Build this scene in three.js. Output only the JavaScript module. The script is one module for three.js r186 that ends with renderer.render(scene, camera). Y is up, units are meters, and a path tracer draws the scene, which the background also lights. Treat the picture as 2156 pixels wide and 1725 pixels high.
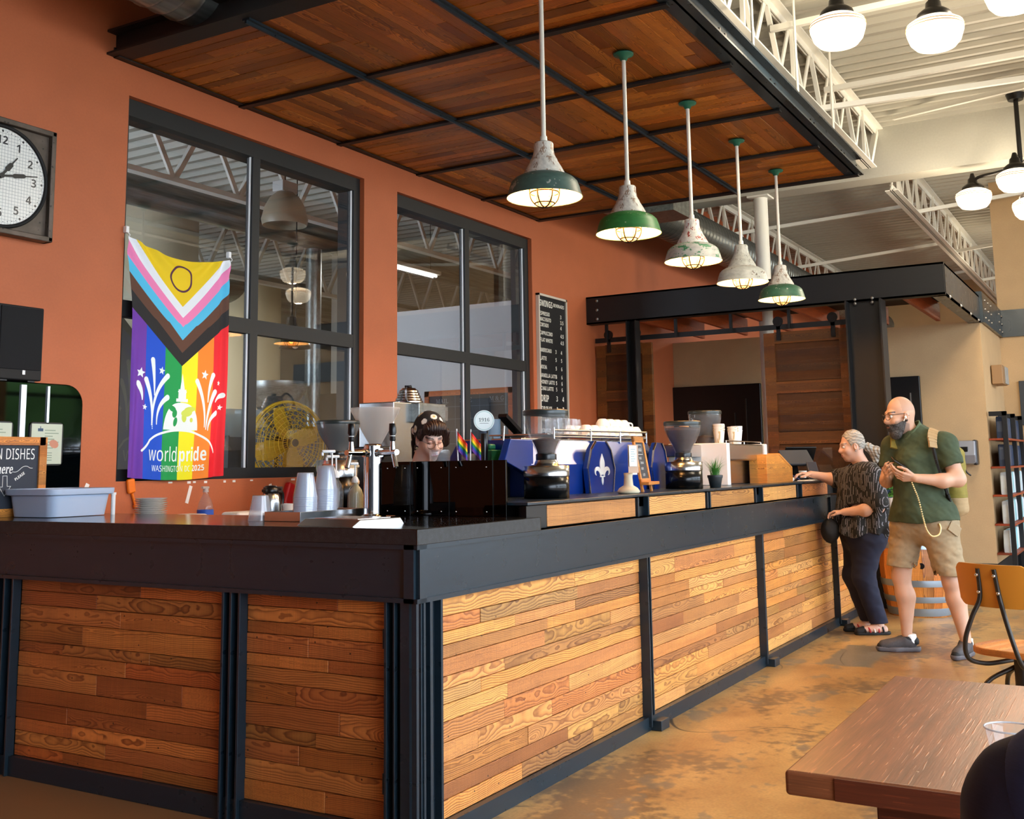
import * as THREE from 'three';
import { RoundedBoxGeometry } from 'three/addons/geometries/RoundedBoxGeometry.js';
import { mergeGeometries, toCreasedNormals } from 'three/addons/utils/BufferGeometryUtils.js';
import { RectAreaLightUniformsLib } from 'three/addons/lights/RectAreaLightUniformsLib.js';
import { ImprovedNoise } from 'three/addons/math/ImprovedNoise.js';

// ---------------------------------------------------------------- camera, sky, light, exposure
RectAreaLightUniformsLib.init();
const scene = new THREE.Scene();
const camera = new THREE.PerspectiveCamera(41.59, 2156 / 1725, 0.05, 200);
{
  const X = new THREE.Vector3(0.50405675, -0.01437652, 0.86355087), Y = new THREE.Vector3(-0.11002282, 0.99064645, 0.08071301), Z = new THREE.Vector3(-0.85663397, -0.13569424, 0.49776029);
  camera.matrixAutoUpdate = true;
  camera.position.set(-3.206, 1.35, 2.2685);
  camera.quaternion.setFromRotationMatrix(new THREE.Matrix4().makeBasis(X, Y, Z));
  camera.setViewOffset(2156, 1725, -1, 193.5, 2156, 1725);   // the photograph is cropped from the lower part of a taller frame
}
const renderer = new THREE.WebGLRenderer({ antialias: true });
renderer.toneMapping = THREE.LinearToneMapping;
renderer.toneMappingExposure = 1.35;
renderer.shadowMap.enabled = true;
scene.background = new THREE.Color().setRGB(0.84, 0.96, 1.12);   // an even, overcast sky
scene.backgroundIntensity = 7.0;

// ---------------------------------------------------------------- helpers
let seed = 7;
const rnd = () => { seed = (seed + 0x6d2b79f5) | 0; let t = Math.imul(seed ^ (seed >>> 15), 1 | seed); t = (t + Math.imul(t ^ (t >>> 7), 61 | t)) ^ t; return ((t ^ (t >>> 14)) >>> 0) / 4294967296; };
const rr = (a, b) => a + (b - a) * rnd();
const pick = (a) => a[Math.floor(rnd() * a.length)];
const PN = new ImprovedNoise();
const noise = (x, y = 0, z = 0) => PN.noise(x, y, z);
const fbm = (x, y, z = 0, o = 4) => { let s = 0, a = 0.5; for (let i = 0; i < o; i++) { s += a * PN.noise(x, y, z + i * 7.3); x *= 2.03; y *= 2.03; z *= 2.03; a *= 0.5; } return s; };
const clamp = (x, a = 0, b = 1) => Math.min(b, Math.max(a, x));
const smooth = (a, b, x) => { const t = clamp((x - a) / (b - a)); return t * t * (3 - 2 * t); };
const V = (x, y, z) => new THREE.Vector3(x, y, z);

const used = new Map();
function numbered(name) { const n = used.get(name) ?? 0; used.set(name, n + 1); return n ? name + '_' + String(n).padStart(3, '0') : name; }
function tag(o, label, category, group, kind) { o.userData = { ...o.userData, label, category }; if (group) o.userData.group = group; if (kind) o.userData.kind = kind; return o; }
function thing(name, label, category, pos = [0, 0, 0], turn = 0, group) {
  const o = new THREE.Group(); o.name = numbered(name); o.position.set(...pos); o.rotation.y = turn; scene.add(o);
  return tag(o, label, category, group);
}
function solo(name, geos, mat, label, category, group, pos) { const m = part(name, geos, mat, scene); m.name = numbered(name); if (pos) m.position.set(...pos); return tag(m, label, category, group); }
function part(name, geos, mat, parent, label) {
  const g = Array.isArray(geos) ? join(geos) : geos;
  const m = new THREE.Mesh(g, mat); m.name = name; m.castShadow = m.receiveShadow = true; parent.add(m);
  if (label) m.userData.label = label;
  return m;
}
function struct(name, geos, mat, parent = scene) { const m = part(name, geos, mat, parent); if (parent === scene) m.userData.kind = 'structure'; return m; }
function structGroup(name) { const o = new THREE.Group(); o.name = name; o.userData.kind = 'structure'; scene.add(o); return o; }
function dup(root, pos, turn, label, group) {
  const r = root.clone(); r.name = numbered(root.name.replace(/_\d{3}$/, '')); r.userData = { ...root.userData }; scene.add(r);
  if (pos) r.position.set(...pos); if (turn !== undefined) r.rotation.y = turn;
  if (label) r.userData.label = label; if (group) r.userData.group = group;
  return r;
}
function join(list) {
  const a = list.map((g) => { const h = g.index ? g.toNonIndexed() : g; const o = new THREE.BufferGeometry(); for (const k of ['position', 'normal', 'uv']) if (h.attributes[k]) o.setAttribute(k, h.attributes[k]); if (!o.attributes.normal) o.computeVertexNormals(); if (!o.attributes.uv) o.setAttribute('uv', new THREE.BufferAttribute(new Float32Array(o.attributes.position.count * 2), 2)); return o; });
  return a.length === 1 ? a[0] : mergeGeometries(a);
}
// a box given by its bounds, uv in metres on every face (du, dv shift the pattern)
function bx(x0, x1, y0, y1, z0, z1, du = 0, dv = 0) {
  const g = new THREE.BoxGeometry(x1 - x0, y1 - y0, z1 - z0); g.translate((x0 + x1) / 2, (y0 + y1) / 2, (z0 + z1) / 2);
  return boxuv(g, du, dv);
}
function boxuv(g, du = 0, dv = 0) {
  const p = g.attributes.position, n = g.attributes.normal, uv = new Float32Array(p.count * 2);
  for (let i = 0; i < p.count; i++) {
    const ax = Math.abs(n.getX(i)), ay = Math.abs(n.getY(i)), az = Math.abs(n.getZ(i));
    const u = ax > ay && ax > az ? p.getZ(i) : p.getX(i), v = ay > ax && ay > az ? p.getZ(i) : p.getY(i);
    uv[2 * i] = u + du; uv[2 * i + 1] = v + dv;
  }
  g.setAttribute('uv', new THREE.BufferAttribute(uv, 2)); return g;
}
function rbx(x0, x1, y0, y1, z0, z1, r = 0.005, seg = 2) {
  const g = new RoundedBoxGeometry(x1 - x0, y1 - y0, z1 - z0, seg, Math.min(r, (x1 - x0) / 2.01, (y1 - y0) / 2.01, (z1 - z0) / 2.01)); g.translate((x0 + x1) / 2, (y0 + y1) / 2, (z0 + z1) / 2);
  return boxuv(g);
}
const cyl = (r0, r1, y0, y1, x = 0, z = 0, seg = 24, open = false) => { const g = new THREE.CylinderGeometry(r1, r0, y1 - y0, seg, 1, open); g.translate(x, (y0 + y1) / 2, z); return g; };
const lathe = (pts, seg = 32, x = 0, y = 0, z = 0) => { const g = new THREE.LatheGeometry(pts.map((p) => new THREE.Vector2(p[0], p[1])), seg); g.translate(x, y, z); return g; };
const ball = (r, x = 0, y = 0, z = 0, sx = 1, sy = 1, sz = 1, seg = 16) => { const g = new THREE.SphereGeometry(r, seg, Math.max(6, seg * 3 >> 2)); g.scale(sx, sy, sz); g.translate(x, y, z); return g; };
const tube = (pts, r, seg = 24, rad = 8, closed = false) => new THREE.TubeGeometry(new THREE.CatmullRomCurve3(pts.map((p) => V(...p)), closed, 'centripetal'), seg, r, rad, closed);
// a straight round rod between two points
function rod(a, b, r, seg = 8) {
  const A = V(...a), B = V(...b), d = B.clone().sub(A), g = new THREE.CylinderGeometry(r, r, d.length(), seg); g.translate(0, d.length() / 2, 0);
  g.applyQuaternion(new THREE.Quaternion().setFromUnitVectors(V(0, 1, 0), d.normalize())); g.translate(A.x, A.y, A.z); return g;
}
// a straight rectangular bar between two points: w across, h along the given up
function bar(a, b, w, h, up = [0, 1, 0]) {
  const A = V(...a), B = V(...b), d = B.clone().sub(A), L = d.length(), g = new THREE.BoxGeometry(w, h, L); boxuv(g);
  d.normalize(); const x = V(...up).cross(d).normalize(), y = d.clone().cross(x);
  g.applyMatrix4(new THREE.Matrix4().makeBasis(x, y, d)); g.translate((A.x + B.x) / 2, (A.y + B.y) / 2, (A.z + B.z) / 2); return g;
}
function ext(pts, depth, bevel = 0, holes = []) {
  const s = new THREE.Shape(pts.map((p) => new THREE.Vector2(p[0], p[1])));
  for (const h of holes) s.holes.push(new THREE.Path(h.map((p) => new THREE.Vector2(p[0], p[1]))));
  return new THREE.ExtrudeGeometry(s, { depth, bevelEnabled: bevel > 0, bevelSize: bevel, bevelThickness: bevel, bevelSegments: 2, curveSegments: 12 });
}
const mv = (g, x = 0, y = 0, z = 0) => { g.translate(x, y, z); return g; };
const ry = (g, a) => { g.rotateY(a); return g; }, rx = (g, a) => { g.rotateX(a); return g; }, rz = (g, a) => { g.rotateZ(a); return g; };
const rrect = (w, h, r, n = 5) => { const p = []; for (const [cx, cy, a0] of [[w / 2 - r, h / 2 - r, 0], [-w / 2 + r, h / 2 - r, 90], [-w / 2 + r, -h / 2 + r, 180], [w / 2 - r, -h / 2 + r, 270]]) for (let i = 0; i <= n; i++) { const a = (a0 + 90 * i / n) * Math.PI / 180; p.push([cx + r * Math.cos(a), cy + r * Math.sin(a)]); } return p; };

const ORD = ['first', 'second', 'third', 'fourth', 'fifth', 'sixth', 'seventh', 'eighth', 'ninth', 'tenth', 'eleventh', 'twelfth', 'thirteenth', 'fourteenth', 'fifteenth', 'sixteenth', 'seventeenth'];
// ---------------------------------------------------------------- textures
const s2l = (c) => Math.pow(c / 255, 2.2);
function dataTex(w, h, fn, { srgb = true, repeat = null, mirror = false } = {}) {
  const d = new Uint8Array(w * h * 4), c = [0, 0, 0, 255];
  for (let y = 0, o = 0; y < h; y++) for (let x = 0; x < w; x++, o += 4) { c[3] = 255; fn(x, y, c); d[o] = c[0]; d[o + 1] = c[1]; d[o + 2] = c[2]; d[o + 3] = c[3]; }
  for (let i = 0; i < d.length; i++) d[i] = d[i];
  const t = new THREE.DataTexture(d, w, h, THREE.RGBAFormat); t.magFilter = THREE.LinearFilter; t.minFilter = THREE.LinearMipmapLinearFilter; t.generateMipmaps = true;
  t.wrapS = t.wrapT = mirror ? THREE.MirroredRepeatWrapping : THREE.RepeatWrapping; if (srgb) t.colorSpace = THREE.SRGBColorSpace; if (repeat) t.repeat.set(...repeat);
  t.needsUpdate = true; return t;
}
function canvasTex(w, h, draw, srgb = true) {
  const c = document.createElement('canvas'); c.width = w; c.height = h; const g = c.getContext('2d'); draw(g, w, h);
  const t = new THREE.CanvasTexture(c); if (srgb) t.colorSpace = THREE.SRGBColorSpace; return t;
}
const c8 = (x) => Math.min(255, Math.max(0, x)) | 0;
const put3 = (c, r, g, b) => { c[0] = c8(r); c[1] = c8(g); c[2] = c8(b); };

// plain-sawn fir: fourteen boards of 2.2 m by 0.15 m, one above the other; growth rings cut by the board's face
const BOARDS = 14;
const boards = []; for (let k = 0; k < BOARDS; k++) boards.push({ v0: rr(-0.02, 0.17), d: k % 3 === 0 ? rr(0.004, 0.02) : rr(0.01, 0.07), sp: k % 4 === 3 ? rr(0.0024, 0.0036) : rr(0.0045, 0.009), w: rr(0.4, 1.3), o: rr(0, 90), tone: rr(-0.12, 0.12), red: rr(-0.04, 0.08), mark: rr(0.5, 1.2) });
const T_wood = (() => {
  const W = 2048, H = 2044, hs = H / BOARDS, row = [];
  for (let k = 0; k < BOARDS; k++) { const b = boards[k], a = new Float32Array(W * 3); for (let x = 0; x < W; x++) { const u = x / W * 2.2; a[x * 3] = b.v0 + 0.05 * b.w * fbm(u * 1.4, b.o, 0, 3); a[x * 3 + 1] = b.d + 0.05 * b.w * fbm(u * 2.3, b.o + 9, 3, 4); a[x * 3 + 2] = noise(u * 170, b.o) * 0.6 + noise(u * 420, b.o + 4) * 0.5; } row.push(a); }
  return dataTex(W, H, (x, y, c) => {
    const k = Math.min(BOARDS - 1, Math.floor(y / hs)), b = boards[k], a = row[k], u = x / W * 2.2, v = (y - k * hs) / hs * 0.15;
    const wob = 0.0035 * noise(u * 9, v * 30, b.o) + 0.0012 * noise(u * 30, v * 90, b.o);
    const r = Math.hypot(v - a[x * 3] + wob, a[x * 3 + 1] + wob), t = r / b.sp, f = t - Math.floor(t);
    let late = f < 0.86 ? Math.pow(f / 0.86, 2.1) : 1 - smooth(0.86, 1, f);
    late *= 0.75 + 0.5 * noise(Math.floor(t) * 3.7, b.o);
    const fibre = noise(u * 22, v * 900, b.o) * 0.10, saw = a[x * 3 + 2] * 0.085 * b.mark, cloud = 0.13 * fbm(u * 3.2, v * 11, b.o + 30, 3);
    const m = clamp(late * 0.86 + fibre - cloud), L = 1 + b.tone + saw + cloud * 0.7;
    let R = (222 - 112 * m) * L, G = (166 - 104 * m) * L * (1 - b.red), B = (104 - 70 * m) * L * (1 - b.red * 1.6);
    const kx = Math.floor(u * 6), kn = noise(kx * 5.1, b.o * 3); if (kn > 0.28) { const q = Math.hypot(u - (kx + 0.5 + kn) / 6, v - 0.07 - 0.06 * noise(kx, b.o + 8)); if (q < 0.0045) { const s = smooth(0.0045, 0.002, q); R *= 1 - 0.75 * s; G *= 1 - 0.78 * s; B *= 1 - 0.75 * s; } }
    put3(c, R, G, B);
  });
})();
// stained, worn concrete of the shop floor, laid out over the place it covers
const floorTex = (x0, z0, sx, sz) => dataTex(2048, 1024, (px, py, c) => {
  const X = x0 + px / 2048 * sx, Z = z0 + (1 - py / 1024) * sz;
  const big = fbm(X * 0.55, Z * 0.8, 2, 3), mid = fbm(X * 2.2, Z * 2.6, 5, 3), fine = fbm(X * 19, Z * 19, 8, 3), sp = noise(X * 85, Z * 85, 1);
  let k = clamp(0.42 + big * 0.9 + mid * 0.9 + fine * 0.45);
  let R = 200 - 62 * k, G = 161 - 62 * k, B = 100 - 44 * k;
  const wear = smooth(0.05, 0.34, fbm(X * 1.3 + 7, Z * 1.9, 12, 4) + 0.5 * fine + 0.12 * sp - 0.03 * (X - 1) + 0.1);
  R += (96 - R) * wear * 0.75; G += (78 - G) * wear * 0.75; B += (60 - B) * wear * 0.72;
  const grey = smooth(0.16, 0.30, fbm(X * 2.9 + 3, Z * 4.4, 21, 3) + 0.35 * fine); R += (112 - R) * grey * 0.6; G += (106 - G) * grey * 0.6; B += (96 - B) * grey * 0.6;
  const edge = 0.05 * noise(X * 6, Z * 6, 4), inP = smooth(0.02, -0.02, Math.max(Math.abs(X - 4.72) - 0.42, Math.abs(Z - 0.42) - 0.17) + edge);
  R += (108 - R) * inP * 0.85; G += (104 - G) * inP * 0.85; B += (94 - B) * inP * 0.8;
  const cr = Math.abs(fbm(X * 0.5 + 11, Z * 0.62, 33, 3) - 0.05), crack = smooth(0.0035, 0.001, cr) * smooth(-0.05, 0.1, noise(X * 1.1, Z * 1.1, 50)); R *= 1 - 0.6 * crack; G *= 1 - 0.6 * crack; B *= 1 - 0.55 * crack;
  const f = 1 + sp * 0.10 + fine * 0.12; put3(c, R * f, G * f, B * f);
});
const T_floorA = floorTex(-4.2, -0.1, 8.4, 4.2), T_floorB = floorTex(4.2, -0.1, 8.4, 4.2);
const T_plaster = dataTex(512, 512, (x, y, c) => { const v = 238 + 10 * fbm(x / 64, y / 64, 0, 4) + 5 * noise(x / 3, y / 3, 4); put3(c, v, v, v); }, { mirror: true });
const T_granite = dataTex(512, 512, (x, y, c) => { const n = noise(x / 2.3, y / 2.3), m = noise(x / 6, y / 6, 3), q = noise(x / 40, y / 40, 9); const v = 62 + 66 * Math.max(0, n) + 26 * m + 20 * q - 40 * Math.max(0, -n - 0.25); put3(c, v * 0.98, v, v * 1.03); }, { mirror: true });
const T_steel = dataTex(512, 512, (x, y, c) => { const v = 214 + 16 * fbm(x / 90, y / 16, 2, 4) + 5 * noise(x / 5, y / 5); put3(c, v, v, v); }, { mirror: true });
const T_rough = dataTex(512, 512, (x, y, c) => { const v = 205 + 40 * fbm(x / 50, y / 50, 6, 4); put3(c, v, v, v); }, { srgb: false, mirror: true });
const T_table = dataTex(1024, 1024, (x, y, c) => {
  const u = x / 1024 * 1.2, v = y / 1024 * 0.8, bd = Math.floor(v / 0.115 + 0.08 * noise(u, 3)), o = bd * 13.7;
  const g = fbm(u * 2.2, v * 46, o, 4), s = noise(u * 14, v * 330, o), m = fbm(u * 2.4, v * 5, 4, 3);
  let L = 1 + 0.26 * g + 0.1 * s + 0.3 * m, R = 150 * L, G = 88 * L, B = 54 * L;
  if (noise(u * 70, v * 70, 3) > 0.62 && noise(u * 9, v * 9, 2) > 0.1) { R = 196; G = 156; B = 120; }
  const sc = noise(u * 9, v * 190, 77); if (sc > 0.47) { R += 38; G += 26; B += 18; }
  put3(c, R, G, B);
}, { mirror: true });
const T_galv = dataTex(512, 512, (x, y, c) => { const v = 200 + 60 * fbm(x / 26, y / 26, 1, 3) + 18 * noise(x / 7, y / 7); put3(c, v, v, v); }, { mirror: true });
const T_beans = dataTex(256, 256, (x, y, c) => { const v = 0.55 + 0.75 * noise(x / 5, y / 6) + 0.4 * noise(x / 2.4, y / 2.4, 3); put3(c, 96 * v, 62 * v, 46 * v); }, { mirror: true });
// vitreous enamel that has chipped away, for the pendant shades (one pattern for each state)
const enamel = (base, bare, share, o) => dataTex(512, 128, (x, y, c) => { const n = fbm(x / 40, y / 30, o, 4) + 0.35 * noise(x / 6, y / 6, o), k = smooth(share, share + 0.05, n), d = 1 + 0.22 * fbm(x / 18, y / 12, o + 4, 3); put3(c, (base[0] + (bare[0] - base[0]) * k) * d, (base[1] + (bare[1] - base[1]) * k) * d, (base[2] + (bare[2] - base[2]) * k) * d); }, { mirror: true });
const T_blouse = dataTex(512, 512, (x, y, c) => {
  const col = Math.floor(x / 16), ph = noise(col * 7.7, 2.2) * 300, seg = noise((y + ph) / 46, col * 3.3), inside = Math.abs((x % 16) - 8 + 2 * noise(y / 14, col)) < 2.6 + 2 * noise(col, y / 60);
  const on = inside && seg > -0.08, v = on ? 130 + 60 * noise(x / 2, y / 5) : 17; put3(c, v * 0.97, v * 0.97, v * 1.04);
});
const T_canvas = dataTex(256, 256, (x, y, c) => { const v = 225 + 22 * noise(x / 2, y / 2) + 26 * fbm(x / 40, y / 40, 5, 3); put3(c, v, v, v); }, { mirror: true });

// ---------------------------------------------------------------- materials
const lin = (r, g, b) => new THREE.Color().setRGB(s2l(r), s2l(g), s2l(b));
function std(r, g, b, rough = 0.6, metal = 0, o = {}) { return new THREE.MeshStandardMaterial({ color: lin(r, g, b), roughness: rough, metalness: metal, side: THREE.DoubleSide, ...o }); }
function phys(r, g, b, o = {}) { return new THREE.MeshPhysicalMaterial({ color: lin(r, g, b), side: THREE.DoubleSide, ...o }); }
const rep = (t, x, y) => { const c = t.clone(); c.repeat.set(x, y); c.needsUpdate = true; return c; };
const wood = (r, g, b, rough = 0.5) => std(r, g, b, rough, 0, { map: T_wood, bumpMap: T_wood, bumpScale: 0.0012 });
const M = {
  barWood: [wood(255, 250, 226), wood(242, 228, 204), wood(255, 244, 206), wood(228, 206, 184), wood(250, 234, 190)],
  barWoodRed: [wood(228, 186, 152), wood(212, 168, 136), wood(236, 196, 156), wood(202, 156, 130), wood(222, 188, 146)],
  canopyWood: [wood(214, 182, 112, 0.42), wood(190, 158, 94, 0.42), wood(230, 196, 122, 0.42), wood(176, 144, 84, 0.42), wood(204, 172, 104, 0.42)],
  doorWood: wood(132, 112, 78, 0.5), doorWoodDark: wood(100, 84, 58, 0.5), joistWood: wood(190, 120, 72, 0.6), ashWood: wood(255, 226, 170, 0.4), barrelWood: [wood(236, 204, 136, 0.45), wood(244, 214, 148, 0.45), wood(222, 190, 124, 0.45)],
  steel: std(46, 61, 72, 0.36, 0.2, { map: rep(T_steel, 1.2, 1.2), roughnessMap: rep(T_rough, 1, 1) }),
  steelMatt: std(36, 37, 39, 0.5, 0.1, { map: rep(T_steel, 1, 1) }),
  black: std(14, 14, 16, 0.4), blackMatt: std(16, 16, 18, 0.7), plasticBlack: std(20, 21, 24, 0.28),
  orange: std(200, 108, 66, 0.62, 0, { map: rep(T_plaster, 0.5, 0.5) }),
  tan: std(206, 172, 128, 0.75, 0, { map: rep(T_plaster, 0.5, 0.5) }),
  white: std(228, 226, 216, 0.6), deck: std(186, 183, 170, 0.55), girder: std(198, 195, 182, 0.6, 0, { map: rep(T_plaster, 0.3, 0.3) }),
  granite: std(118, 122, 126, 0.13, 0, { map: rep(T_granite, 3.2, 3.2) }), graniteEdge: std(140, 150, 156, 0.42, 0, { map: rep(T_granite, 3.2, 3.2) }),
  chrome: std(214, 214, 216, 0.08, 1), inox: std(190, 192, 194, 0.28, 1, { roughnessMap: rep(T_rough, 2, 2) }), iron: std(66, 62, 58, 0.45, 0.8), boltHead: std(150, 148, 144, 0.4, 0.8),
  galv: std(176, 184, 182, 0.36, 0.85, { map: rep(T_galv, 1, 1) }),
  frame: std(34, 35, 35, 0.6, 0), glass: phys(255, 255, 255, { transmission: 1, thickness: 0, roughness: 0, ior: 1.5 }),
  clearPlastic: phys(240, 243, 245, { transmission: 0.93, thickness: 0, roughness: 0.06, ior: 1.45 }), frosted: phys(226, 222, 216, { transmission: 0.6, thickness: 0, roughness: 0.35 }),
  glassware: phys(250, 252, 255, { transmission: 0.92, thickness: 0, roughness: 0.03, ior: 1.5 }),
  rimWhite: std(238, 240, 240, 0.3), porcelain: std(240, 240, 236, 0.18), paper: std(242, 238, 230, 0.8), kraft: std(206, 170, 120, 0.8),
  beans: std(255, 200, 165, 0.6, 0, { map: rep(T_beans, 1, 1), bumpMap: rep(T_beans, 1, 1), bumpScale: 0.004 }),
  blue: std(22, 52, 128, 0.22, 0.1), orangePlastic: std(240, 120, 24, 0.4), red: std(190, 26, 30, 0.4), tubGrey: std(176, 194, 220, 0.38), yellow: std(206, 176, 30, 0.45), leaf: std(58, 120, 40, 0.55), leaf2: std(84, 146, 60, 0.55),
  bamboo: wood(255, 224, 150, 0.4), table: std(255, 250, 246, 0.34, 0, { map: rep(T_table, 0.83, 1.25), bumpMap: rep(T_table, 0.83, 1.25), bumpScale: 0.0008 }), tableEdge: std(176, 138, 122, 0.5, 0, { map: rep(T_table, 0.83, 1.25) }),
  floorA: std(255, 255, 255, 0.34, 0, { map: T_floorA, bumpMap: T_floorA, bumpScale: 0.0006 }), floorB: std(255, 255, 255, 0.34, 0, { map: T_floorB, bumpMap: T_floorB, bumpScale: 0.0006 }), floorC: std(150, 110, 70, 0.45),
  skin: std(255, 255, 255, 0.5, 0, { vertexColors: true }), polo: std(70, 84, 60, 0.85, 0, { map: rep(T_canvas, 6, 6) }), khaki: std(178, 156, 122, 0.85, 0, { map: rep(T_canvas, 5, 5) }), navy: std(30, 34, 58, 0.85, 0, { map: rep(T_canvas, 5, 5) }), blouse: std(255, 255, 255, 0.8, 0, { map: rep(T_blouse, 2.2, 1.6) }),
  pack: std(150, 136, 58, 0.8, 0, { map: rep(T_canvas, 6, 6) }), packTan: std(190, 160, 116, 0.8, 0, { map: rep(T_canvas, 6, 6) }),
};
M.floorA.map.repeat.set(1, 1);
// ---------------------------------------------------------------- the setting: floor, walls, windows, roof
{
  const fa = new THREE.PlaneGeometry(8.4, 4.2); rx(fa, -Math.PI / 2); mv(fa, 0, 0, 2.0);
  const fb = new THREE.PlaneGeometry(8.4, 4.2); rx(fb, -Math.PI / 2); mv(fb, 8.4, 0, 2.0);
  const floor = structGroup('floor');
  part('floor_slab', fa, M.floorA, floor); part('floor_slab', fb, M.floorB, floor);
  part('floor_slab', [bx(-7, 12.6, -0.12, -0.001, -2.87, 7), bx(-7, 26, -0.121, -0.002, -2.87, 7)], M.floorC, floor);
}
// a wall in the plane z = z0 .. z1 (thickness) with rectangular openings, one mesh
function wallZ(x0, x1, y0, y1, z0, z1, holes) {
  const g = ext([[x0, y0], [x1, y0], [x1, y1], [x0, y1]], z1 - z0, 0, holes.map(([a, b, c, d]) => [[a, c], [a, d], [b, d], [b, c]])); mv(g, 0, 0, z0); return boxuv(g);
}
const WZ = -2.87, DECK = 4.87;
struct('wall_left', wallZ(-7, 26, 0, DECK + 0.4, WZ - 0.2, WZ, [[1.065, 3.35, 1.29, 3.6], [3.785, 6.035, 1.29, 3.59]]), M.orange);
// two steel windows, each two panes wide and two high
function steelWindow(n, x0, x1, y0, y1, my) {
  const g = structGroup('window_' + n), z = WZ - 0.075, w = 0.07, xm = (x0 + x1) / 2;
  const fr = (a, b, c, d, h = 0.03) => bx(a, b, c, d, z - h, z + h), jamb = (a, b, c, d) => bx(a, b, c, d, WZ - 0.205, z + 0.032);
  part('window_frame', [jamb(x0, x1, y1 - w * 1.5, y1), jamb(x0, x1, y0, y0 + w), jamb(x0, x0 + w * 0.6, y0 + w, y1 - w * 1.5), jamb(x1 - w, x1, y0 + w, y1 - w * 1.5)], M.frame, g);
  part('mullion', fr(xm - w / 2, xm + w / 2, y0, y1), M.frame, g);
  for (const [a, b] of [[x0 + w * 0.6, xm - w / 2], [xm + w / 2, x1 - w]]) part('transom', fr(a, b, my - 0.05, my + 0.05), M.frame, g);
  for (const [a, b] of [[x0 + w * 0.6, xm - w / 2], [xm + w / 2, x1 - w]]) for (const [c, d] of [[y0 + w, my - 0.05], [my + 0.05, y1 - w * 1.5]]) {
    part('pane', bx(a, b, c, d, z - 0.003, z - 0.0025), M.glass, g);
    part('glazing_bead', [bx(b - 0.009, b - 0.002, c, d, z, z + 0.012)], M.rimWhite, g);
  }
}
steelWindow(1, 1.065, 3.35, 1.29, 3.6, 2.31);
steelWindow(2, 3.785, 6.035, 1.29, 3.59, 2.31);
// paint chips and tape left along the sill of the left window
{ const t = []; for (let i = 0; i < 16; i++) { const x = rr(1.1, 3.3), w = rr(0.01, 0.04), h = rr(0.006, 0.014); t.push(bx(x, x + w, 1.279 - h, 1.281, WZ, WZ + 0.0015)); }
  for (const [x, y, h] of [[0.86, 1.25, 0.07], [1.62, 1.2, 0.11], [2.35, 1.2, 0.1], [2.72, 1.17, 0.06]]) { const g = bx(-0.013, 0.013, -h / 2, h / 2, 0, 0.0015); rz(g, rr(-0.5, 0.3)); mv(g, x, y, WZ); t.push(g); }
  solo('tape_scraps', t, M.paper, 'torn white tape and paint chips left along the sill of the flagged window', 'tape', null).userData.kind = 'stuff'; }

// the roof: ribbed white deck, girder, pipe column
{
  const pts = [], P = 0.19; let x = -7; pts.push([x, DECK]);
  while (x < 26) { pts.push([x + 0.05, DECK], [x + 0.075, DECK + 0.05], [x + P - 0.025, DECK + 0.05], [x + P, DECK]); x += P; }
  const top = pts.slice().reverse().map(([a, b]) => [a, DECK + 0.09]);
  const s = ext([...pts, [x, DECK + 0.12], [-7, DECK + 0.12]], 10.2); mv(s, 0, 0, WZ - 0.2); struct('ceiling', boxuv(s), M.deck);
}
struct('trim_1', [bx(8.42, 8.72, 4.33, 4.9, WZ + 0.01, 6.95)], M.girder).userData.label = 'deep white girder across the roof';
solo('pipe_column', [cyl(0.078, 0.078, 0, 4.33, 8.56, -1.29, 28), bx(8.44, 8.68, 4.31, 4.33, -1.41, -1.17)], M.white, 'white round pipe column under the roof girder behind the pendant lamps', 'column');

// open-web roof joists along the room
function joist(z, x0, x1, yb, yt, label, slant = 1) {
  const t = thing('roof_truss', label, 'truss', [0, 0, 0], 0);
  part('top_chord', [bx(x0 - 0.4, x1 + 0.42, yt - 0.012, yt, z - 0.075, z + 0.075), bx(x0 - 0.4, x1 + 0.42, yt - 0.075, yt, z - 0.016, z - 0.006), bx(x0 - 0.4, x1 + 0.42, yt - 0.075, yt, z + 0.006, z + 0.016)], M.white, t);
  part('bottom_chord', [bx(x0, x1, yb, yb + 0.012, z - 0.07, z + 0.07), bx(x0, x1, yb, yb + 0.07, z - 0.016, z - 0.006), bx(x0, x1, yb, yb + 0.07, z + 0.006, z + 0.016)], M.white, t);
  const n = Math.round((x1 - x0) / 0.62), p = (x1 - x0) / n;
  for (let i = 0; i < n; i++) {
    const a = x1 - i * p;
    part('web', bar([a, yb + 0.02, z], [a - p * 0.5, yt - 0.02, z], 0.035, 0.035, [0, 0, 1]), M.white, t);
    part('web', bar([a - p * 0.5, yt - 0.02, z], [a - p, yb + 0.02, z], 0.05, 0.012, [0, 0, 1]), M.white, t);
    if (i % 2 === 0) part('web', bar([a - p * 0.5, yt - 0.02, z + 0.02], [a - p * 0.5, yb + 0.02, z + 0.02], 0.03, 0.03, [0, 0, 1]), M.white, t);
  }
  if (slant) part('end_diagonal', bar([x1 + 0.41, yt - 0.03, z], [x1 - 0.02, yb + 0.02, z], 0.06, 0.05, [0, 0, 1]), M.white, t);
}
joist(0.04, -1.5, 8.0, 4.33, 4.86, 'white open web roof truss above the wooden canopy edge, nearest of the trusses');
joist(0.04, 9.1, 19.5, 4.33, 4.86, 'white open web roof truss beyond the girder on the lamp side', 0);
joist(-2.45, 9.1, 19.5, 4.33, 4.86, 'white open web roof truss along the red wall above the round duct', 0);
joist(-2.45, -1.5, 8.0, 4.33, 4.86, 'white open web roof truss along the red wall, behind the canopy', 1);
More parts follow.
